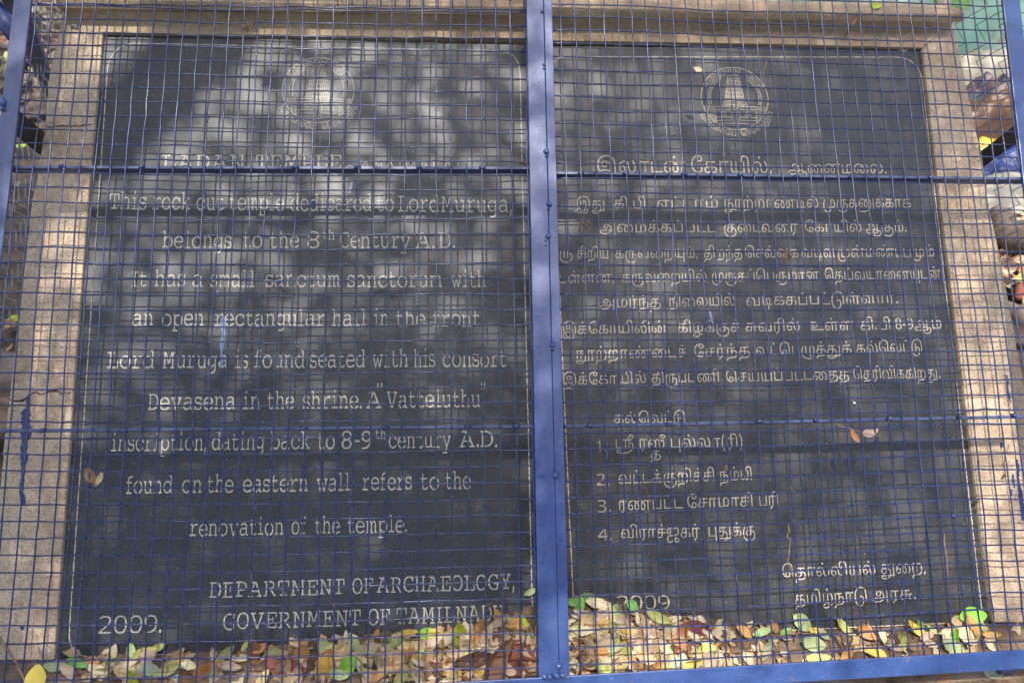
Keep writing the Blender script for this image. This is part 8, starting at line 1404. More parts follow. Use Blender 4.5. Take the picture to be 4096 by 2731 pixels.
HAND = [
 (224, 2662, 70, 0, 'pale green', 'folded pale green leaf at the left end of the ledge, nearest the left pier'),
 (311, 2653, 62, -20, 'green', 'rounded green leaf on the ledge beside an orange leaf, below the carved 2009 at left'),
 (359, 2647, 60, 5, 'orange', 'orange leaf overlapping a rounded green leaf at the left end of the ledge'),
 (440, 2658, 78, 20, 'olive', 'olive leaf left of the pink and pale green leaf cluster on the ledge'),
 (523, 2602, 60, 90, 'pale green', 'upright pale green leaf with a straight cut top against the English slab'),
 (575, 2612, 76, 22, 'yellow-green', 'oval yellow-green leaf leaning on the slab right of the upright pale green leaf'),
 (631, 2588, 50, 25, 'yellow-green', 'small yellow-green leaf sticking out highest at the right of the left leaf cluster'),
 (586, 2634, 72, 35, 'pink', 'pinkish leaf under the oval yellow-green leaf in the left cluster'),
 (510, 2650, 78, 10, 'pink', 'pale pink leaf lying below the upright pale green leaf'),
 (518, 2682, 90, -10, 'tan', 'broad tan leaf with a torn edge at the bottom of the left cluster'),
 (592, 2676, 74, -10, 'grey-green', 'grey-green leaf at the bottom right of the left cluster'),
 (529, 2716, 62, 110, 'lime', 'bright lime leaf at the bottom edge below the broad tan leaf'),
 (677, 2680, 88, 25, 'olive', 'large olive leaf lying alone on the soil right of the left cluster'),
 (722, 2622, 54, 90, 'orange', 'narrow orange leaf standing upright against the English slab'),
 (745, 2658, 60, -8, 'cream', 'cream leaf under the narrow upright orange leaf'),
 (797, 2688, 62, 50, 'orange', 'orange leaf slanting on the bare soil near the bottom left'),
 (856, 2672, 76, 32, 'orange', 'orange-tan curled leaf beside a pinkish leaf on the soil'),
 (921, 2663, 72, -10, 'pink', 'pinkish leaf right of the curled orange-tan leaf on the soil'),
 (910, 2612, 74, 40, 'olive', 'dark olive leaf with a stalk pointing up against the English slab'),
 (993, 2584, 62, 52, 'yellow-green', 'yellow-green leaf at the left start of the thick leaf heap'),
 (962, 2633, 66, 0, 'cream', 'cream leaf lying flat below the yellow-green leaf at the heap start'),
 (1142, 2664, 132, -14, 'red', 'long reddish brown leaf lying on the soil in front of the heap'),
 (1041, 2592, 52, 30, 'orange', 'small orange leaf at the top left of the thick leaf heap'),
 (1092, 2606, 56, -15, 'olive', 'golden olive leaf near the top left of the thick leaf heap'),
 (1294, 2584, 62, 120, 'pale green', 'rounded pale green leaf at the heap top left of centre'),
 (1372, 2606, 78, 20, 'tan', 'broad tan leaf beside the rounded pale green leaf on the heap'),
 (1422, 2582, 74, -50, 'pale green', 'pale green leaf with a cream side, leaning on the slab over the heap'),
 (1494, 2596, 88, 10, 'cream', 'long cream-yellow leaf on the heap right of the leaning pale green leaf'),
 (1575, 2571, 64, 20, 'green', 'dull green leaf just left of the twig on the heap'),
 (1629, 2536, 74, 15, 'yellow', 'golden leaf tinged green lying over the dark twig'),
 (1721, 2541, 74, -15, 'bright green', 'torn bright green leaf on the heap below the word TAMILNADU'),
 (1838, 2531, 82, 90, 'lime', 'vivid lime oval leaf standing upright against the English slab'),
 (1923, 2518, 80, 75, 'orange', 'golden orange leaf standing right of the vivid lime oval leaf'),
 (1303, 2676, 104, 80, 'yellow', 'large flat yellow leaf at the front of the heap, largest of the yellow ones'),
 (1392, 2660, 80, 60, 'bright green', 'light green leaf slanting up right of the large flat yellow leaf'),
 (1355, 2698, 62, -10, 'pale green', 'pale green leaf at the foot of the slanting light green leaf'),
 (1716, 2578, 84, 25, 'pink', 'pinkish white leaf on the heap below the torn bright green leaf'),
 (1507, 2702, 72, 20, 'orange', 'orange leaf with a green edge just above the bottom rail'),
 (1989, 2461, 46, 95, 'yellow', 'small yellow leaf covering the end of the word TAMILNADU'),
 (1996, 2490, 68, 30, 'pink', 'pinkish leaf below the small yellow leaf at the end of TAMILNADU'),
 (1895, 2640, 132, 15, 'dark brown', 'long dark brown leaf left of the big curled brown leaf'),
 (1932, 2662, 82, 50, 'yellow', 'golden yellow leaf below the long dark brown leaf'),
 (2122, 2366, 46, 25, 'pale green', 'lone pale green leaf at the border line left of the wide post, above the heap'),
 (2096, 2496, 62, 100, 'lime', 'lime leaf low beside the left edge of the wide post'),
 (2292, 2404, 54, 0, 'green', 'dark green leaf touching the right edge of the wide post'),
 (2318, 2420, 66, 82, 'bright green', 'upright light green leaf crossing the dark green one right of the post'),
 (2349, 2386, 58, 10, 'green', 'rounded green leaf, highest at the right of the wide post'),
 (2392, 2414, 88, -10, 'cream', 'jagged cream-yellow leaf right of the rounded green leaf'),
 (2531, 2423, 52, -50, 'green', 'slim green leaf standing between the digits of the right 2009'),
 (2418, 2442, 54, 15, 'pink', 'pink leaf below the jagged cream-yellow leaf'),
 (2453, 2442, 64, 0, 'yellow-green', 'yellowish leaf under the first digit of the right 2009'),
 (2627, 2469, 94, -25, 'yellow-green', 'long yellow-green leaf under the last digits of the right 2009'),
 (2688, 2480, 64, 10, 'cream', 'pale cream leaf right of the long yellow-green leaf'),
 (2797, 2514, 92, -25, 'red', 'curled red leaf at the right shoulder of the heap'),
 (2893, 2535, 76, -10, 'cream', 'cream-yellow leaf with an orange rim right of the curled red leaf'),
 (2980, 2526, 62, -45, 'orange', 'single orange leaf leaning on the Tamil slab right of the heap'),
 (3050, 2528, 64, 20, 'pale green', 'pale green leaf right of the single leaning orange leaf'),
 (2558, 2546, 66, 82, 'tan', 'upright tan leaf in the middle of the right heap'),
 (2871, 2634, 62, 85, 'pink', 'pinkish grey leaf on the soil just above the bottom rail, right of the heap'),
 (3211, 2489, 74, -40, 'pale green', 'pale green leaf leaning highest below the carved Tamil signature'),
 (3142, 2528, 44, 40, 'green', 'small green leaf left of the leaning pale green leaf below the Tamil signature'),
 (3268, 2524, 52, -10, 'yellow', 'small yellow leaf beside a grey-green leaf on the right ledge'),
 (3298, 2537, 48, -40, 'grey-green', 'small grey-green leaf overlapping the small yellow leaf on the right ledge'),
 (3370, 2502, 64, -50, 'yellow-green', 'yellow-green leaf standing alone against the foot of the Tamil slab'),
 (3255, 2572, 74, -10, 'pale green', 'pale green leaf lying flat near the front of the right ledge'),
 (3460, 2527, 68, -35, 'orange', 'brownish orange leaf with a cream leaf at its right, on the right ledge'),
 (3549, 2558, 64, -50, 'cream', 'narrow cream leaf slanting right of the brownish orange leaf'),
 (3612, 2567, 66, -70, 'yellow-green', 'yellow-green leaf with dark tip left of the two-tone yellow leaf'),
 (3658, 2515, 74, -40, 'yellow', 'two-tone yellow and orange leaf on the right ledge'),
 (3686, 2505, 48, -50, 'green', 'small dark green leaf behind the two-tone yellow leaf'),
 (3724, 2517, 46, -35, 'yellow-green', 'small yellow-green leaf right of the small dark green leaf'),
 (3710, 2541, 48, 30, 'pink', 'pinkish leaf below the small dark green leaf on the right ledge'),
 (3660, 2580, 50, 5, 'brown', 'brown leaf below the two-tone yellow leaf on the right ledge'),
 (3891, 2461, 78, 5, 'bright green', 'glossy bright green leaf topping the cluster by the right pier'),
 (3845, 2487, 68, -5, 'tan', 'tan and cream leaf under the glossy bright green leaf'),
 (3889, 2519, 82, -80, 'orange', 'long orange leaf hanging down in the cluster by the right pier'),
 (3804, 2522, 74, 15, 'cream', 'broad cream leaf at the left of the cluster by the right pier'),
 (3817, 2550, 64, 80, 'bright green', 'bright green leaf pointing down in the cluster by the right pier'),
 (3812, 2585, 66, -25, 'pale green', 'pale green leaf lowest in the cluster by the right pier'),
 (3869, 2541, 68, -40, 'cream', 'curved cream leaf between the green and orange leaves by the right pier'),
 (3913, 2519, 62, 15, 'olive', 'olive green leaf crossing the long orange leaf by the right pier'),
 (3958, 2541, 56, 0, 'yellow', 'yellow leaf with toothed edge, rightmost of the cluster by the right pier'),
 (3954, 2576, 48, -50, 'cream', 'small cream leaf below the toothed yellow leaf by the right pier'),
]
for px, py, L, a, c, lab in HAND:
    heap_leaf(px, py, L, a, c, lab, None, None, random.uniform(0.008, 0.014), 0.22)
p, n, dist = hit(1985, 2630)
leaf(p - gv(ray(1985, 2630)).normalized() * .03, 205 / F * dist, rx * .45 - dn * -.0 + -dn * .89, -gv(ray(1985, 2630)).normalized() + rx * .5, 'brown', 'big curled brown leaf leaning on the brick left of the wide post', None, 6)
# the many look-alike leaves, by colour and place
PAL = ['tan'] * 10 + ['cream'] * 7 + ['pink'] * 7 + ['brown'] * 2 + ['orange'] * 3 + ['dark brown'] + ['yellow-green'] * 2 + ['grey-green'] * 2 + ['olive'] + ['yellow']
def topy(px):
    p = [(700, 2640), (1000, 2605), (1300, 2600), (1600, 2570), (1850, 2540), (2000, 2480), (2110, 2430), (2280, 2440), (2450, 2455), (2600, 2490), (2800, 2530), (3000, 2555), (3300, 2555), (4000, 2520)]
    for (a, b), (c, d) in zip(p, p[1:]):
        if a <= px <= c:
            return b + (d - b) * (px - a) / (c - a)
    return 2600
left_n = 300 - len(HAND) - 14
q = 0
while q < left_n:
    u = random.random()
    px = random.triangular(980, 2140, 1900) if u < .5 else (random.triangular(2260, 3020, 2400) if u < .88 else (random.uniform(3020, 4000) if u < .96 else random.uniform(180, 980)))
    ty = topy(px)
    by = 2725 - max(0, px - 2000) * 0.052
    py = ty + (by - ty) * random.random() ** 1.05
    c = random.choice(PAL)
    zone = 'in the thick heap left of the wide post' if 980 <= px < 2200 else 'in the heap right of the wide post' if 2200 <= px < 3020 else 'scattered on the right ledge' if px >= 3020 else 'scattered on the left ledge'
    heap_leaf(px, py, random.uniform(50, 84), random.uniform(0, 360), c, 'plain dry %s leaf lying %s' % (c, zone), 'dry %s leaves %s' % (c, zone), None, random.uniform(0.003, 0.010), 0.45)
    q += 1
# leaves caught on the wires, lying on the stone or outside the rail
def facing_leaf(px, py, k, lpx, ang, color, label, shape, tilt=(0, 0)):
    p = PW(px, py, k)
    dv = gv(ray(px, py)).normalized()
    ax = rx * math.cos(R(ang)) - dn * math.sin(R(ang))
    return leaf(p, lpx / F * (p - CAMP).length, ax, -dv + rx * tilt[0] - dn * tilt[1], color, label, None, shape)
facing_leaf(141, 2712, -0.5, 96, 78, 'yellow', 'deep yellow leaf stuck on the outside of the mesh at the bottom left corner', 5, (.2, .1))
facing_leaf(362, 1912, 0.1, 66, -55, 'brown', 'curled light brown leaf caught on the mesh left of the word found', 8, (.5, .2))
facing_leaf(402, 1915, 0.0, 58, 60, 'tan', 'smaller curled leaf half caught on the mesh beside the light brown one', 6, (-.5, .2))
facing_leaf(2796, 280, 0.35, 42, -20, 'cream', 'squarish cream leaf caught on the mesh at the left of the Tamil slab emblem', 7, (.2, .3))
facing_leaf(3414, 1742, 0.1, 60, -58, 'orange', 'orange curled leaf hanging from a dry stalk on the lower right mesh', 6, (.5, 0))
facing_leaf(3482, 1727, 0.1, 58, 22, 'pink', 'pale cream leaf on the dry stalk, right of the orange curled leaf', 5, (.1, .3))
facing_leaf(3416, 80, 1.9, 46, 65, 'brown', 'dry brown leaf hanging under the moulded top of the surround at upper right', 6, (.4, .2))
facing_leaf(3390, 132, 3.4, 36, 55, 'brown', 'small brown leaf scrap on the band under the moulded top', 3, (.2, .2))
facing_leaf(3505, 24, 1.9, 36, 0, 'lime', 'lime leaf lying on the moulded top of the surround', 5, (0, .5))
facing_leaf(2771, 2658, 0.6, 72, 25, 'yellow', 'yellow leaf resting behind the upper edge of the bottom rail', 0, (.1, .2))
heap_leaf(4063, 2518, 44, 75, 'cream', 'pale leaf standing on the ledge at the foot of the right pier', None, 0)
heap_leaf(3965, 2697, 56, -10, 'grey-green', 'grey-green leaf below the bottom rail at lower right')
heap_leaf(3776, 2712, 52, 20, 'brown', 'brown crumpled leaf below the bottom rail at lower right')
# half round chip at the top edge of the right slab
mb = MB()
c = P(3613, 197, KS - .02)
mb.add([W(c[0] + .42 * math.cos(R(a)), c[1] + .22 * math.sin(R(a)), KS - .02) for a in range(0, 181, 15)] + [W(c[0] + .42 * math.cos(R(a)), c[1] + .22 * math.sin(R(a)), KS - .005) for a in range(0, 181, 15)],
       [tuple(range(13))] + [(q, q + 13, q + 14, q + 1) for q in range(12)])
tag(mb.out('bark_flake', LEAF['pink']), 'half round cream flake stuck at the top edge of the Tamil slab', 'flake')

# ------------------------------------------------------------------ brick, twigs, roots
def stone(name, px, py, k_or_z, size, mat, label, cat, seed, squash=(1, .8, .6), ongrid=False, rough=.45, group=None, seg=18, rings=12):
    p = PZ(px, py, k_or_z) if not ongrid else PW(px, py, k_or_z)
    mb = MB()
    mb.blob((p.x, p.y, p.z + size * squash[2] * 0.45), size, seed, seg, rings, squash, rough, 1.1)
    for v in mb.v:
        v.z = max(v.z, -0.03)
    return tag(mb.out(name, mat, smooth=True), label, cat, group)
def brick():
    a, b, c, d = PZ(2010, 2555, ZL + .035), PZ(2270, 2545, ZL + .035), PZ(2280, 2690, ZL + .012), PZ(2050, 2705, ZL + .012)
    mb = MB()
    up = [a, b, c, d]
    mb.hexa([v - Vector((0, 0, .048)) for v in (d, c, b, a)] + up[::-1])
    bevel(mb.out('clay_brick', M_BRICK), 0.003)
o0 = len(bpy.data.objects)
brick()
tag(bpy.data.objects['clay_brick'], 'broken terracotta brick half buried in leaves behind the foot of the wide post', 'brick')
def twig(name, pts, r, mat, label, cat='twig', sides=6):
    mb = MB()
    q = []
    for a, b in zip(pts, pts[1:]):
        for u in range(4):
            t = u / 4
            q.append(Vector(a).lerp(Vector(b), t) + Vector((random.uniform(-1, 1), random.uniform(-1, 1), random.uniform(-1, 1))) * r * .5)
    q.append(Vector(pts[-1]))
    n = len(q)
    mb.tube(q, [r * (1 - .5 * a / n) for a in range(n)], sides)
    return tag(mb.out(name, mat, smooth=True), label, cat)
twig('fallen_twig', [PW(-30, 2500, -0.6), PW(0, 2553, -0.55), PW(45, 2618, -.5), PW(85, 2690, -.45), PW(108, 2745, -.4)], 0.0022, M_TWIG, 'thin brown twig leaning on the outside of the mesh at the bottom left')
h1 = lambda x, y, l=.01: hit(x, y)[0] - gv(ray(x, y)).normalized() * l
twig('fallen_twig', [h1(1453, 2540, .006), h1(1560, 2543, .012), h1(1650, 2556, .015), h1(1725, 2568, .012)], 0.0020, M_TWIG, 'brown twig lying across the top of the heap below the word OF')
twig('fallen_twig', [h1(3110, 2545), h1(3200, 2530, .012), h1(3300, 2536, .012), h1(3430, 2540), h1(3530, 2552)], 0.0016, M_TWIG, 'long thin twig lying along the right ledge')
twig('fallen_twig', [h1(3180, 2560), h1(3195, 2520, .012), h1(3215, 2490, .012)], 0.0016, M_TWIG, 'short forked twig under the pale green leaf on the right ledge')
twig('fallen_twig', [h1(3330, 2530), h1(3370, 2590, .008), h1(3395, 2625, .006)], 0.0016, M_TWIG, 'grey twig slanting toward the bottom rail on the right ledge')
twig('fallen_twig', [h1(2120, 2490, .01), h1(2100, 2560, .02), h1(2072, 2660, .02)], 0.0018, M_TWIG, 'weathered grey twig standing beside the brick left of the post')
twig('dry_stalk', [PW(3310, 1684, .25), PW(3380, 1708, 0), PW(3450, 1728, -.05), PW(3545, 1751, -.05)], 0.0009, M_ROOT, 'thin straw coloured stalk caught in the lower right mesh', 'stalk')
def tuft(px, py, ln, n, label, spread=12):
    mb = MB()
    for q in range(n):
        x, y = px + random.uniform(-spread, spread), py + random.uniform(-6, 6)
        pts = [PW(x, y, .0)]
        for s_ in range(4):
            x += random.uniform(-spread, spread) * .6
            y += ln / 4 * random.uniform(.6, 1.3)
            pts.append(PW(x, y, random.uniform(-.2, .3)))
        mb.tube(pts, 0.0007, 4)
    return tag(mb.out('root_tuft', M_ROOT, smooth=True), label, 'dry root', 'tufts of dry root caught on the mesh')
tuft(2340, 882, 42, 14, 'tuft of brown root fibres on the mesh left of the second Tamil line', 14)
tuft(3155, 1004, 40, 12, 'tuft of straw fibres on the mesh over the third Tamil line', 13)
tuft(992, 92, 36, 14, 'tuft of dark root fibres on the mesh before the moulded top', 22)
tuft(2090, 644, 14, 8, 'small straw tuft on the mesh left of the wide post above the upper bar', 7)
tuft(2908, 1858, 26, 8, 'small dark brown tuft on the mesh above the second numbered name', 6)
twig('hanging_root', [PW(3150, 2092, .1), PW(3158, 2120, 0), PW(3148, 2146, .0), PW(3162, 2152, 0), PW(3160, 2190, 0), PW(3150, 2246, .1), PW(3160, 2275, .1), PW(3172, 2306, .2)], 0.0011, M_ROOT, 'knotted brown root hanging on the mesh above the carved Tamil signature', 'dry root')
twig('hanging_root', [PW(3775, 2122, .2), PW(3777, 2175, 0), PW(3786, 2240, 0), PW(3791, 2306, 0)], 0.0013, M_ROOT, 'straight straw coloured stem hanging on the mesh near the lower right border', 'dry root')
twig('hanging_root', [PW(3066, 246, 0), PW(3060, 275, 0), PW(3045, 330, .1), PW(3028, 396, .2)], 0.0010, M_ROOT, 'thin brown root hanging before the right rim of the Tamil slab emblem', 'dry root')
twig('hanging_root', [PW(2991, 512, 0), PW(2988, 535, 0), PW(2984, 562, .1)], 0.0010, M_ROOT, 'short brown root below the Tamil slab emblem', 'dry root')
twig('hanging_root', [PW(836, 470, 0), PW(828, 492, 0), PW(826, 532, .1)], 0.0010, M_ROOT, 'short rusty root hanging on the mesh at the upper left of the English slab', 'dry root')
twig('hanging_root', [PW(2500, 1918, .5), PW(2577, 1916, .2), PW(2576, 1940, .1), PW(2600, 1995, .1), PW(2627, 2048, .1), PW(2655, 2110, .1), PW(2671, 2152, .2)], 0.0007, M_BRICK, 'long thin reddish fibre running down over the numbered Tamil names', 'dry root')
twig('hanging_root', [PW(4040, 1775, 3.7), PW(4025, 1810, 3.7), PW(4018, 1850, 3.7), PW(4020, 1900, 3.7)], 0.0008, M_ROOT, 'pale straw lying on the right pier beside the paint splashes', 'dry root')
tuft(4018, 1893, 16, 10, 'small straw tangle on the right pier beside the paint splashes', 8)
mb = MB()
mb.blob(PW(3417, 1610, KS), .0028, 5, 8, 6, (1, 1, .6), .3)
tag(mb.out('bird_dropping', M_CHALK, smooth=True), 'small white spot on the lower Tamil slab', 'spot')

# ------------------------------------------------------------------ rubbish and rocks behind, right
def crumple(name, px, py, z0, sx, sy, h, mat, label, cat, seed, freq=9, n=34):
    """a crumpled sheet or bag lying on the ground"""
    c = PZ(px, py, z0)
    vs, fs = [], []
    for b in range(n + 1):
        for a in range(n + 1):
            u, v = a / n * 2 - 1, b / n * 2 - 1
            rr = math.hypot(u, v)
            edge = 1 + .25 * noise.noise(Vector((math.atan2(v, u) * 1.2, seed, 0)))
            s_ = min(1, max(abs(u), abs(v)) / (rr + 1e-6) if rr else 1)
            x, y = u * s_ * edge * sx, v * s_ * edge * sy
            d = min(1, max(abs(u), abs(v)))
            z = h * (1 - d ** 2.5)
            p = Vector((x * freq, y * freq, seed))
            z += h * .55 * abs(noise.noise(p)) + h * .3 * noise.noise(p * 2.3) + h * .15 * abs(noise.noise(p * 5.1))
            z *= (1 - d ** 6) if d < 1 else 0
            vs.append((c.x + x, c.y + y, max(z0 + z, -.02)))
    for b in range(n):
        for a in range(n):
            q = b * (n + 1) + a
            fs.append((q, q + 1, q + n + 2, q + n + 1))
    return tag(obj(name, vs, fs, mat, smooth=True), label, cat)
crumple('yellow_wrapper', 3850, 315, 0.0, .22, .14, .10, M_YELLOW, 'yellow plastic wrapper peeping out behind the right pier below the green wall', 'wrapper', 3)
crumple('cream_sheet', 4000, 385, 0.0, .44, .24, .15, M_SHEET, 'cream cloth sheet spread in front of the green wall', 'cloth', 4, 6)
crumple('crumpled_foil', 3995, 455, 0.0, .27, .13, .13, M_PURPLE, 'crumpled purple and teal foil heap on the cream sheet', 'foil', 5, 15)
crumple('brown_bag', 3985, 545, 0.0, .26, .14, .14, M_BROWNBAG, 'shiny brown plastic bag lying in front of the purple foil', 'bag', 6, 8)
crumple('yellow_wrapper', 3935, 620, 0.0, .10, .07, .05, M_YELLOW, 'small yellow wrapper beside the black strut at right', 'wrapper', 7)
crumple('white_bag', 3968, 655, 0.0, .09, .07, .06, M_WHITE, 'white plastic bag beside the blue plastic at right', 'bag', 8)
crumple('blue_plastic', 4055, 690, 0.0, .20, .13, .08, M_BLUEBAG, 'bright blue plastic sheet crumpled behind the right rail', 'plastic sheet', 9, 12)
crumple('cream_sheet', 4050, 800, 0.0, .25, .16, .05, M_SHEET, 'flat cream paper sheet below the blue plastic at the right edge', 'cloth', 10, 6)
def log():
    a, b = PZ(3960, 900, .06), PZ(4240, 1010, .05)
    mb = MB()
    q = [a.lerp(b, u / 8) + Vector((0, .01 * math.sin(u * 1.7), .006 * math.sin(u * 2.1))) for u in range(9)]
    mb.tube(q, [.055 + .008 * math.sin(u * 2) for u in range(9)], 14)
    tag(mb.out('fallen_log', M_BARK, smooth=True), 'dark brown log lying on the ground right of the monument', 'log')
log()
stone('field_stone', 4090, 1310, 0.0, .085, M_GREY, 'rounded grey brown stone at the right edge beside the pier', 'stone', 11, group=None)
stone('field_stone', 4120, 1190, 0.0, .05, M_BRICK, 'reddish stone at the right edge above the rounded grey one', 'stone', 12)
stone('field_stone', 4065, 1150, 0.0, .022, M_CHALK, 'small white stone among leaves at the right edge', 'stone', 13)
# rocks, left
stone('field_stone', 150, 455, 0.0, 0.052, M_ROCK, 'large pinkish flat rock under the left strut', 'stone', 21, (1.25, .8, .5), rough=.55)
stone('field_stone', 165, 375, 0.0, 0.036, M_ROCK, 'pinkish rock behind the large flat one at left', 'stone', 22, (1, .9, .7), rough=.5)
stone('field_stone', 190, 540, 0.0, 0.033, M_ROCK, 'pinkish rock tucked against the left pier', 'stone', 23, (.9, .9, .7), rough=.5)
stone('field_stone', 110, 250, 0.0, 0.055, M_GREY, 'grey brown rock behind the left chain link fence', 'stone', 24, rough=.5)
stone('field_stone', 215, 190, 0.0, 0.033, M_ROCK, 'small pink rock near the upper left corner of the surround', 'stone', 25, rough=.5)
stone('field_stone', 12, 1560, 0.0, .085, M_GREY, 'dusty grey rock at the left edge below a leaf cluster', 'stone', 26, rough=.5)
stone('field_stone', 5, 1700, 0.0, .07, M_ROCK, 'pinkish rock at the left edge beside the paint splashed pier', 'stone', 27, rough=.5)
# scattered litter on the ground round about
def litter(name, regs, label):
    mb = MB()
    tm = [[(v.co.x, v.co.y, v.co.z) for v in me.vertices] for me in LM]
    pl = [[tuple(p.vertices) for p in me.polygons] for me in LM]
    mats = [LEAF[c] for c in ('tan', 'brown', 'dark brown', 'cream', 'pink', 'orange', 'yellow-green', 'olive')]
    idx = []
    for (xa, ya, xb, yb_, num) in regs:
        for q in range(num):
            c = PZ(random.uniform(xa, xb), random.uniform(ya, yb_), 0.0) + Vector((0, 0, random.uniform(.0, .03)))
            L = random.uniform(.03, .07)
            sh = random.randrange(len(LM))
            rm = Matrix.Rotation(random.uniform(0, 6.28), 3, 'Z') @ Matrix.Rotation(random.uniform(-.6, .6), 3, 'X') @ Matrix.Rotation(random.uniform(-.5, .5), 3, 'Y')
            mb.add([c + rm @ (Vector(v) * L) for v in tm[sh]], pl[sh])
            idx += [random.choice((0, 0, 0, 1, 1, 2, 3, 4, 5, 6, 7))] * len(pl[sh])
    o = mb.out(name, mats, smooth=True)
    for p, i in zip(o.data.polygons, idx):
        p.material_index = i
    return tag(o, label, 'leaf litter', kind='stuff')
litter('leaf_litter', [(-150, -20, 260, 420, 260), (-250, 1280, 60, 1560, 40), (-150, 420, 120, 900, 14), (3880, 760, 4300, 1300, 210), (3960, 560, 4300, 760, 60), (3990, 1000, 4200, 1180, 40)], 'dry leaves scattered over the soil on both sides of the monument')
def gleaf(px, py, z, lpx, color, label):
    p = PZ(px, py, z)
    leaf(p, lpx / F * (p - CAMP).length, Vector((random.uniform(-1, 1), random.uniform(-1, 1), 0)), Vector((random.uniform(-.3, .3), random.uniform(-.3, .3), 1)), color, label)
gleaf(78, 583, .03, 48, 'lime', 'lime leaf on the dark soil under the left strut')
gleaf(62, 694, .03, 34, 'lime', 'small lime leaf on the dark soil at the left end of the upper bar')
gleaf(50, 1275, .03, 55, 'lime', 'lime and yellow leaf on the soil left of the pier')
gleaf(30, 1290, .03, 45, 'red', 'reddish leaf beside the lime one on the soil left of the pier')
gleaf(20, 1455, .03, 60, 'yellow', 'curled yellow leaf at the left edge')
# sprig of small leaves at the top right
def sprig():
    t = thing('green_sprig', PY(3800, 8, yt - .03), 'sprig of small round green leaves hanging at the top right corner', 'plant')
    mb = MB()
    mb.tube([PY(3720, -60, yt - .03), PY(3780, -15, yt - .03), PY(3830, 8, yt - .03)], .0015, 5)
    mb.out('stem', M_TWIG, t)
    for px, py, a in ((3762, 4, 20), (3800, 12, 200), (3818, -6, 100), (3845, 12, -15), (3776, -10, 60), (3825, 10, 150)):
        p = PY(px, py, yt - .05)
        mb = MB()
        L = .042
        ax = rx * math.cos(R(a)) - dn * math.sin(R(a))
        nn = (-fw + rx * random.uniform(-.4, .4) - dn * random.uniform(-.3, .5)).normalized()
        y = nn.cross(ax).normalized()
        me = LM[5]
        mb.add([p + ax * v.co.x * L + y * v.co.y * L * 1.2 + nn * v.co.z * L for v in me.vertices], [tuple(q.vertices) for q in me.polygons])
        mb.out('leaf_blade', LEAF['green'], t, smooth=True)
sprig()

# ------------------------------------------------------------------ trees that shade the place, with unseen ones added to darken reflections
TM = [(0, [.48, .56, .50, .42, .42, .44, .38, .28, .26]), (455, [.54, .58, .50, .42, .42, .38, .32, .26, .26]), (910, [.50, .54, .42, .36, .34, .36, .34, .30, .60]), (1365, [.42, .44, .32, .24, .24, .34, .38, .46, .80]),
      (1820, [.32, .28, .18, .15, .16, .34, .42, .58, .85]), (2275, [.20, .17, .14, .14, .20, .40, .50, .68, .80]), (2731, [.40, .42, .46, .52, .66, .92, .88, .75, .60])]
def trans(px, py):
    if px < 120:
        return .12
    px, py = min(max(px, 0), 4095), min(max(py, 0), 2730)
    for (y0, r0), (y1, r1) in zip(TM, TM[1:]):
        if y0 <= py <= y1:
            v = (py - y0) / (y1 - y0)
            u = px / 512
            a = int(u)
            f = u - a
            g = lambda r_: r_[a] + (r_[min(a + 1, 8)] - r_[a]) * f
            return g(r0) * (1 - v) + g(r1) * v
    return .4
def to_px(p):
    d = p - CAMP
    x, y, z = d.dot(rx), d.dot(dn), d.dot(fw)
    return 2048 + F * x / z, 1365.5 + F * y / z
def limb(mb, a, b, r0, r1, bend=.15, n=7):
    a, b = Vector(a), Vector(b)
    off = Vector((random.uniform(-1, 1), random.uniform(-1, 1), random.uniform(-.3, .6))) * (b - a).length * bend
    pts = [a.lerp(b, q / n) + off * math.sin(math.pi * q / n) for q in range(n + 1)]
    mb.tube(pts, [r0 + (r1 - r0) * q / n for q in range(n + 1)], 9)
    return pts
def card(mb, c, L, wr, rnd):
    ax = Vector((rnd.gauss(0, 1), rnd.gauss(0, 1), rnd.gauss(0, .6))).normalized()
    nn = Vector((rnd.gauss(0, .5), rnd.gauss(0, .5), 1)).normalized()
    y = nn.cross(ax).normalized()
    h = L * wr * .5
    mb.add([c - ax * L * .5, c - ax * L * .15 + y * h, c + ax * L * .25 + y * h * .8, c + ax * L * .5, c + ax * L * .25 - y * h * .8, c - ax * L * .15 - y * h], [(0, 1, 2, 3, 4, 5)])
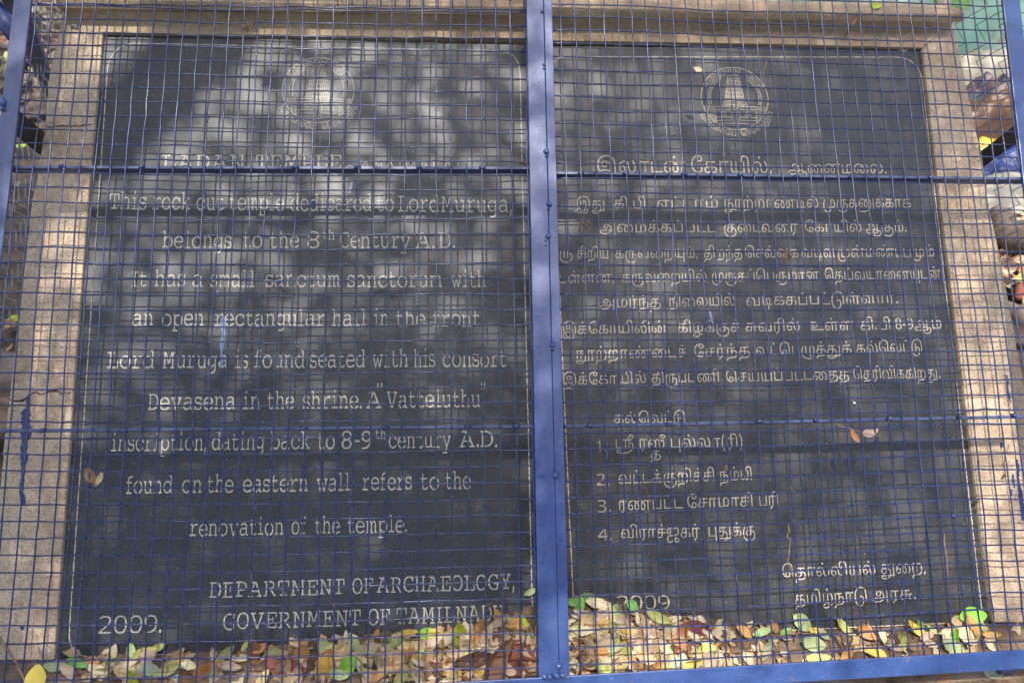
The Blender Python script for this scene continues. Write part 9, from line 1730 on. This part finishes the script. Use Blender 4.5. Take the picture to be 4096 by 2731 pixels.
def shade_tree():
    t = thing('shade_tree', (-2.9, -1.7, 0), 'spreading tree whose boughs overhang the monument and dapple it with sun', 'tree')
    rnd = random.Random(3)
    mb = MB()
    tp = limb(mb, (-2.9, -1.7, -.1), (-2.4, -1.5, 3.3), .22, .15, .05)
    ends = []
    for e in ((-.9, .7, 5.6), (.2, .9, 5.9), (1.2, 1.2, 6.0), (-2.4, .2, 5.8), (-1.2, -3.6, 5.8), (.4, -3.8, 6.0)):
        limb(mb, tp[-1] - Vector((0, 0, .05)), e, .11, .018, .12)
    mb.out('trunk', M_BARK, t, smooth=True)
    cr = MB()
    base = W(32, 20, KS)
    nrm = Vector((0, -SB, CB))
    made = 0
    tries = 0
    while tries < 260000 and made < 52000:
        tries += 1
        q = W(rnd.uniform(-40, 86), rnd.uniform(-22, 66), KS)
        tr = trans(*to_px(q))
        # patchiness of the boughs
        gap = noise.noise(Vector((q.x * 11, q.y * 11, q.z * 11))) * .18 + noise.noise(Vector((q.x * 26, q.y * 26, q.z * 26))) * .6
        dens = -0.95 * math.log(max(.05, tr)) * max(0.0, 1 - gap * 1.5)
        if rnd.random() < dens / 3.3:
            dist = rnd.uniform(3.4, 5.8)
            card(cr, q + SUN * dist + Vector((0, 0, 0)), rnd.uniform(.024, .042), .5, rnd)
            made += 1
    for i0, i1, n_, tr in ((-75, -6, 5200, .2), (62, 115, 2600, .4)):  # extra leaves added out of view to dim the background at both sides
        for q in range(n_):
            p = W(rnd.uniform(i0, i1), rnd.uniform(-95, -20), KS)
            card(cr, p + SUN * rnd.uniform(2.0, 3.4), rnd.uniform(.05, .09), .55, rnd)
    cr.out('crown', M_CROWN, t)
shade_tree()
def back_tree(x, y, h, r_, n, label, seed):
    rnd = random.Random(seed)
    t = thing('shade_tree', (x, y, 0), label, 'tree')
    mb = MB()
    tp = limb(mb, (x, y, -.1), (x + .2, y, h * .45), .2, .12, .04)
    for q in range(6):
        a = q * 1.05
        limb(mb, tp[-1] - Vector((0, 0, .1)), (x + r_ * .7 * math.cos(a), y + r_ * .5 * math.sin(a), h * (.6 + .3 * rnd.random())), .08, .02)
    mb.out('trunk', M_BARK, t, smooth=True)
    cr = MB()
    for q in range(n):
        d = Vector((rnd.gauss(0, 1), rnd.gauss(0, 1), rnd.gauss(0, 1))).normalized() * rnd.random() ** .4
        c = Vector((x + d.x * r_, y + d.y * r_ * .8, h * .62 + d.z * h * .42))
        if noise.noise(c * 1.1) > .34:
            continue
        card(cr, c, rnd.uniform(.16, .30), .55, rnd)
    cr.out('crown', M_CROWN, t)
back_tree(-3.6, -4.9, 7.6, 2.6, 4600, 'leafy tree added unseen behind the viewer at left to darken slab reflections', 5)  # three unseen trees added so the lower slabs reflect dark foliage
back_tree(0.4, -5.4, 8.2, 2.8, 5200, 'leafy tree added unseen behind the viewer to darken slab reflections', 6)
back_tree(4.2, -5.0, 7.6, 2.6, 4600, 'leafy tree added unseen behind the viewer at right to darken slab reflections', 7)
back_tree(-3.6, 5.2, 3.6, 1.7, 2200, 'leafy tree on the far side of the left chain link fence', 8)
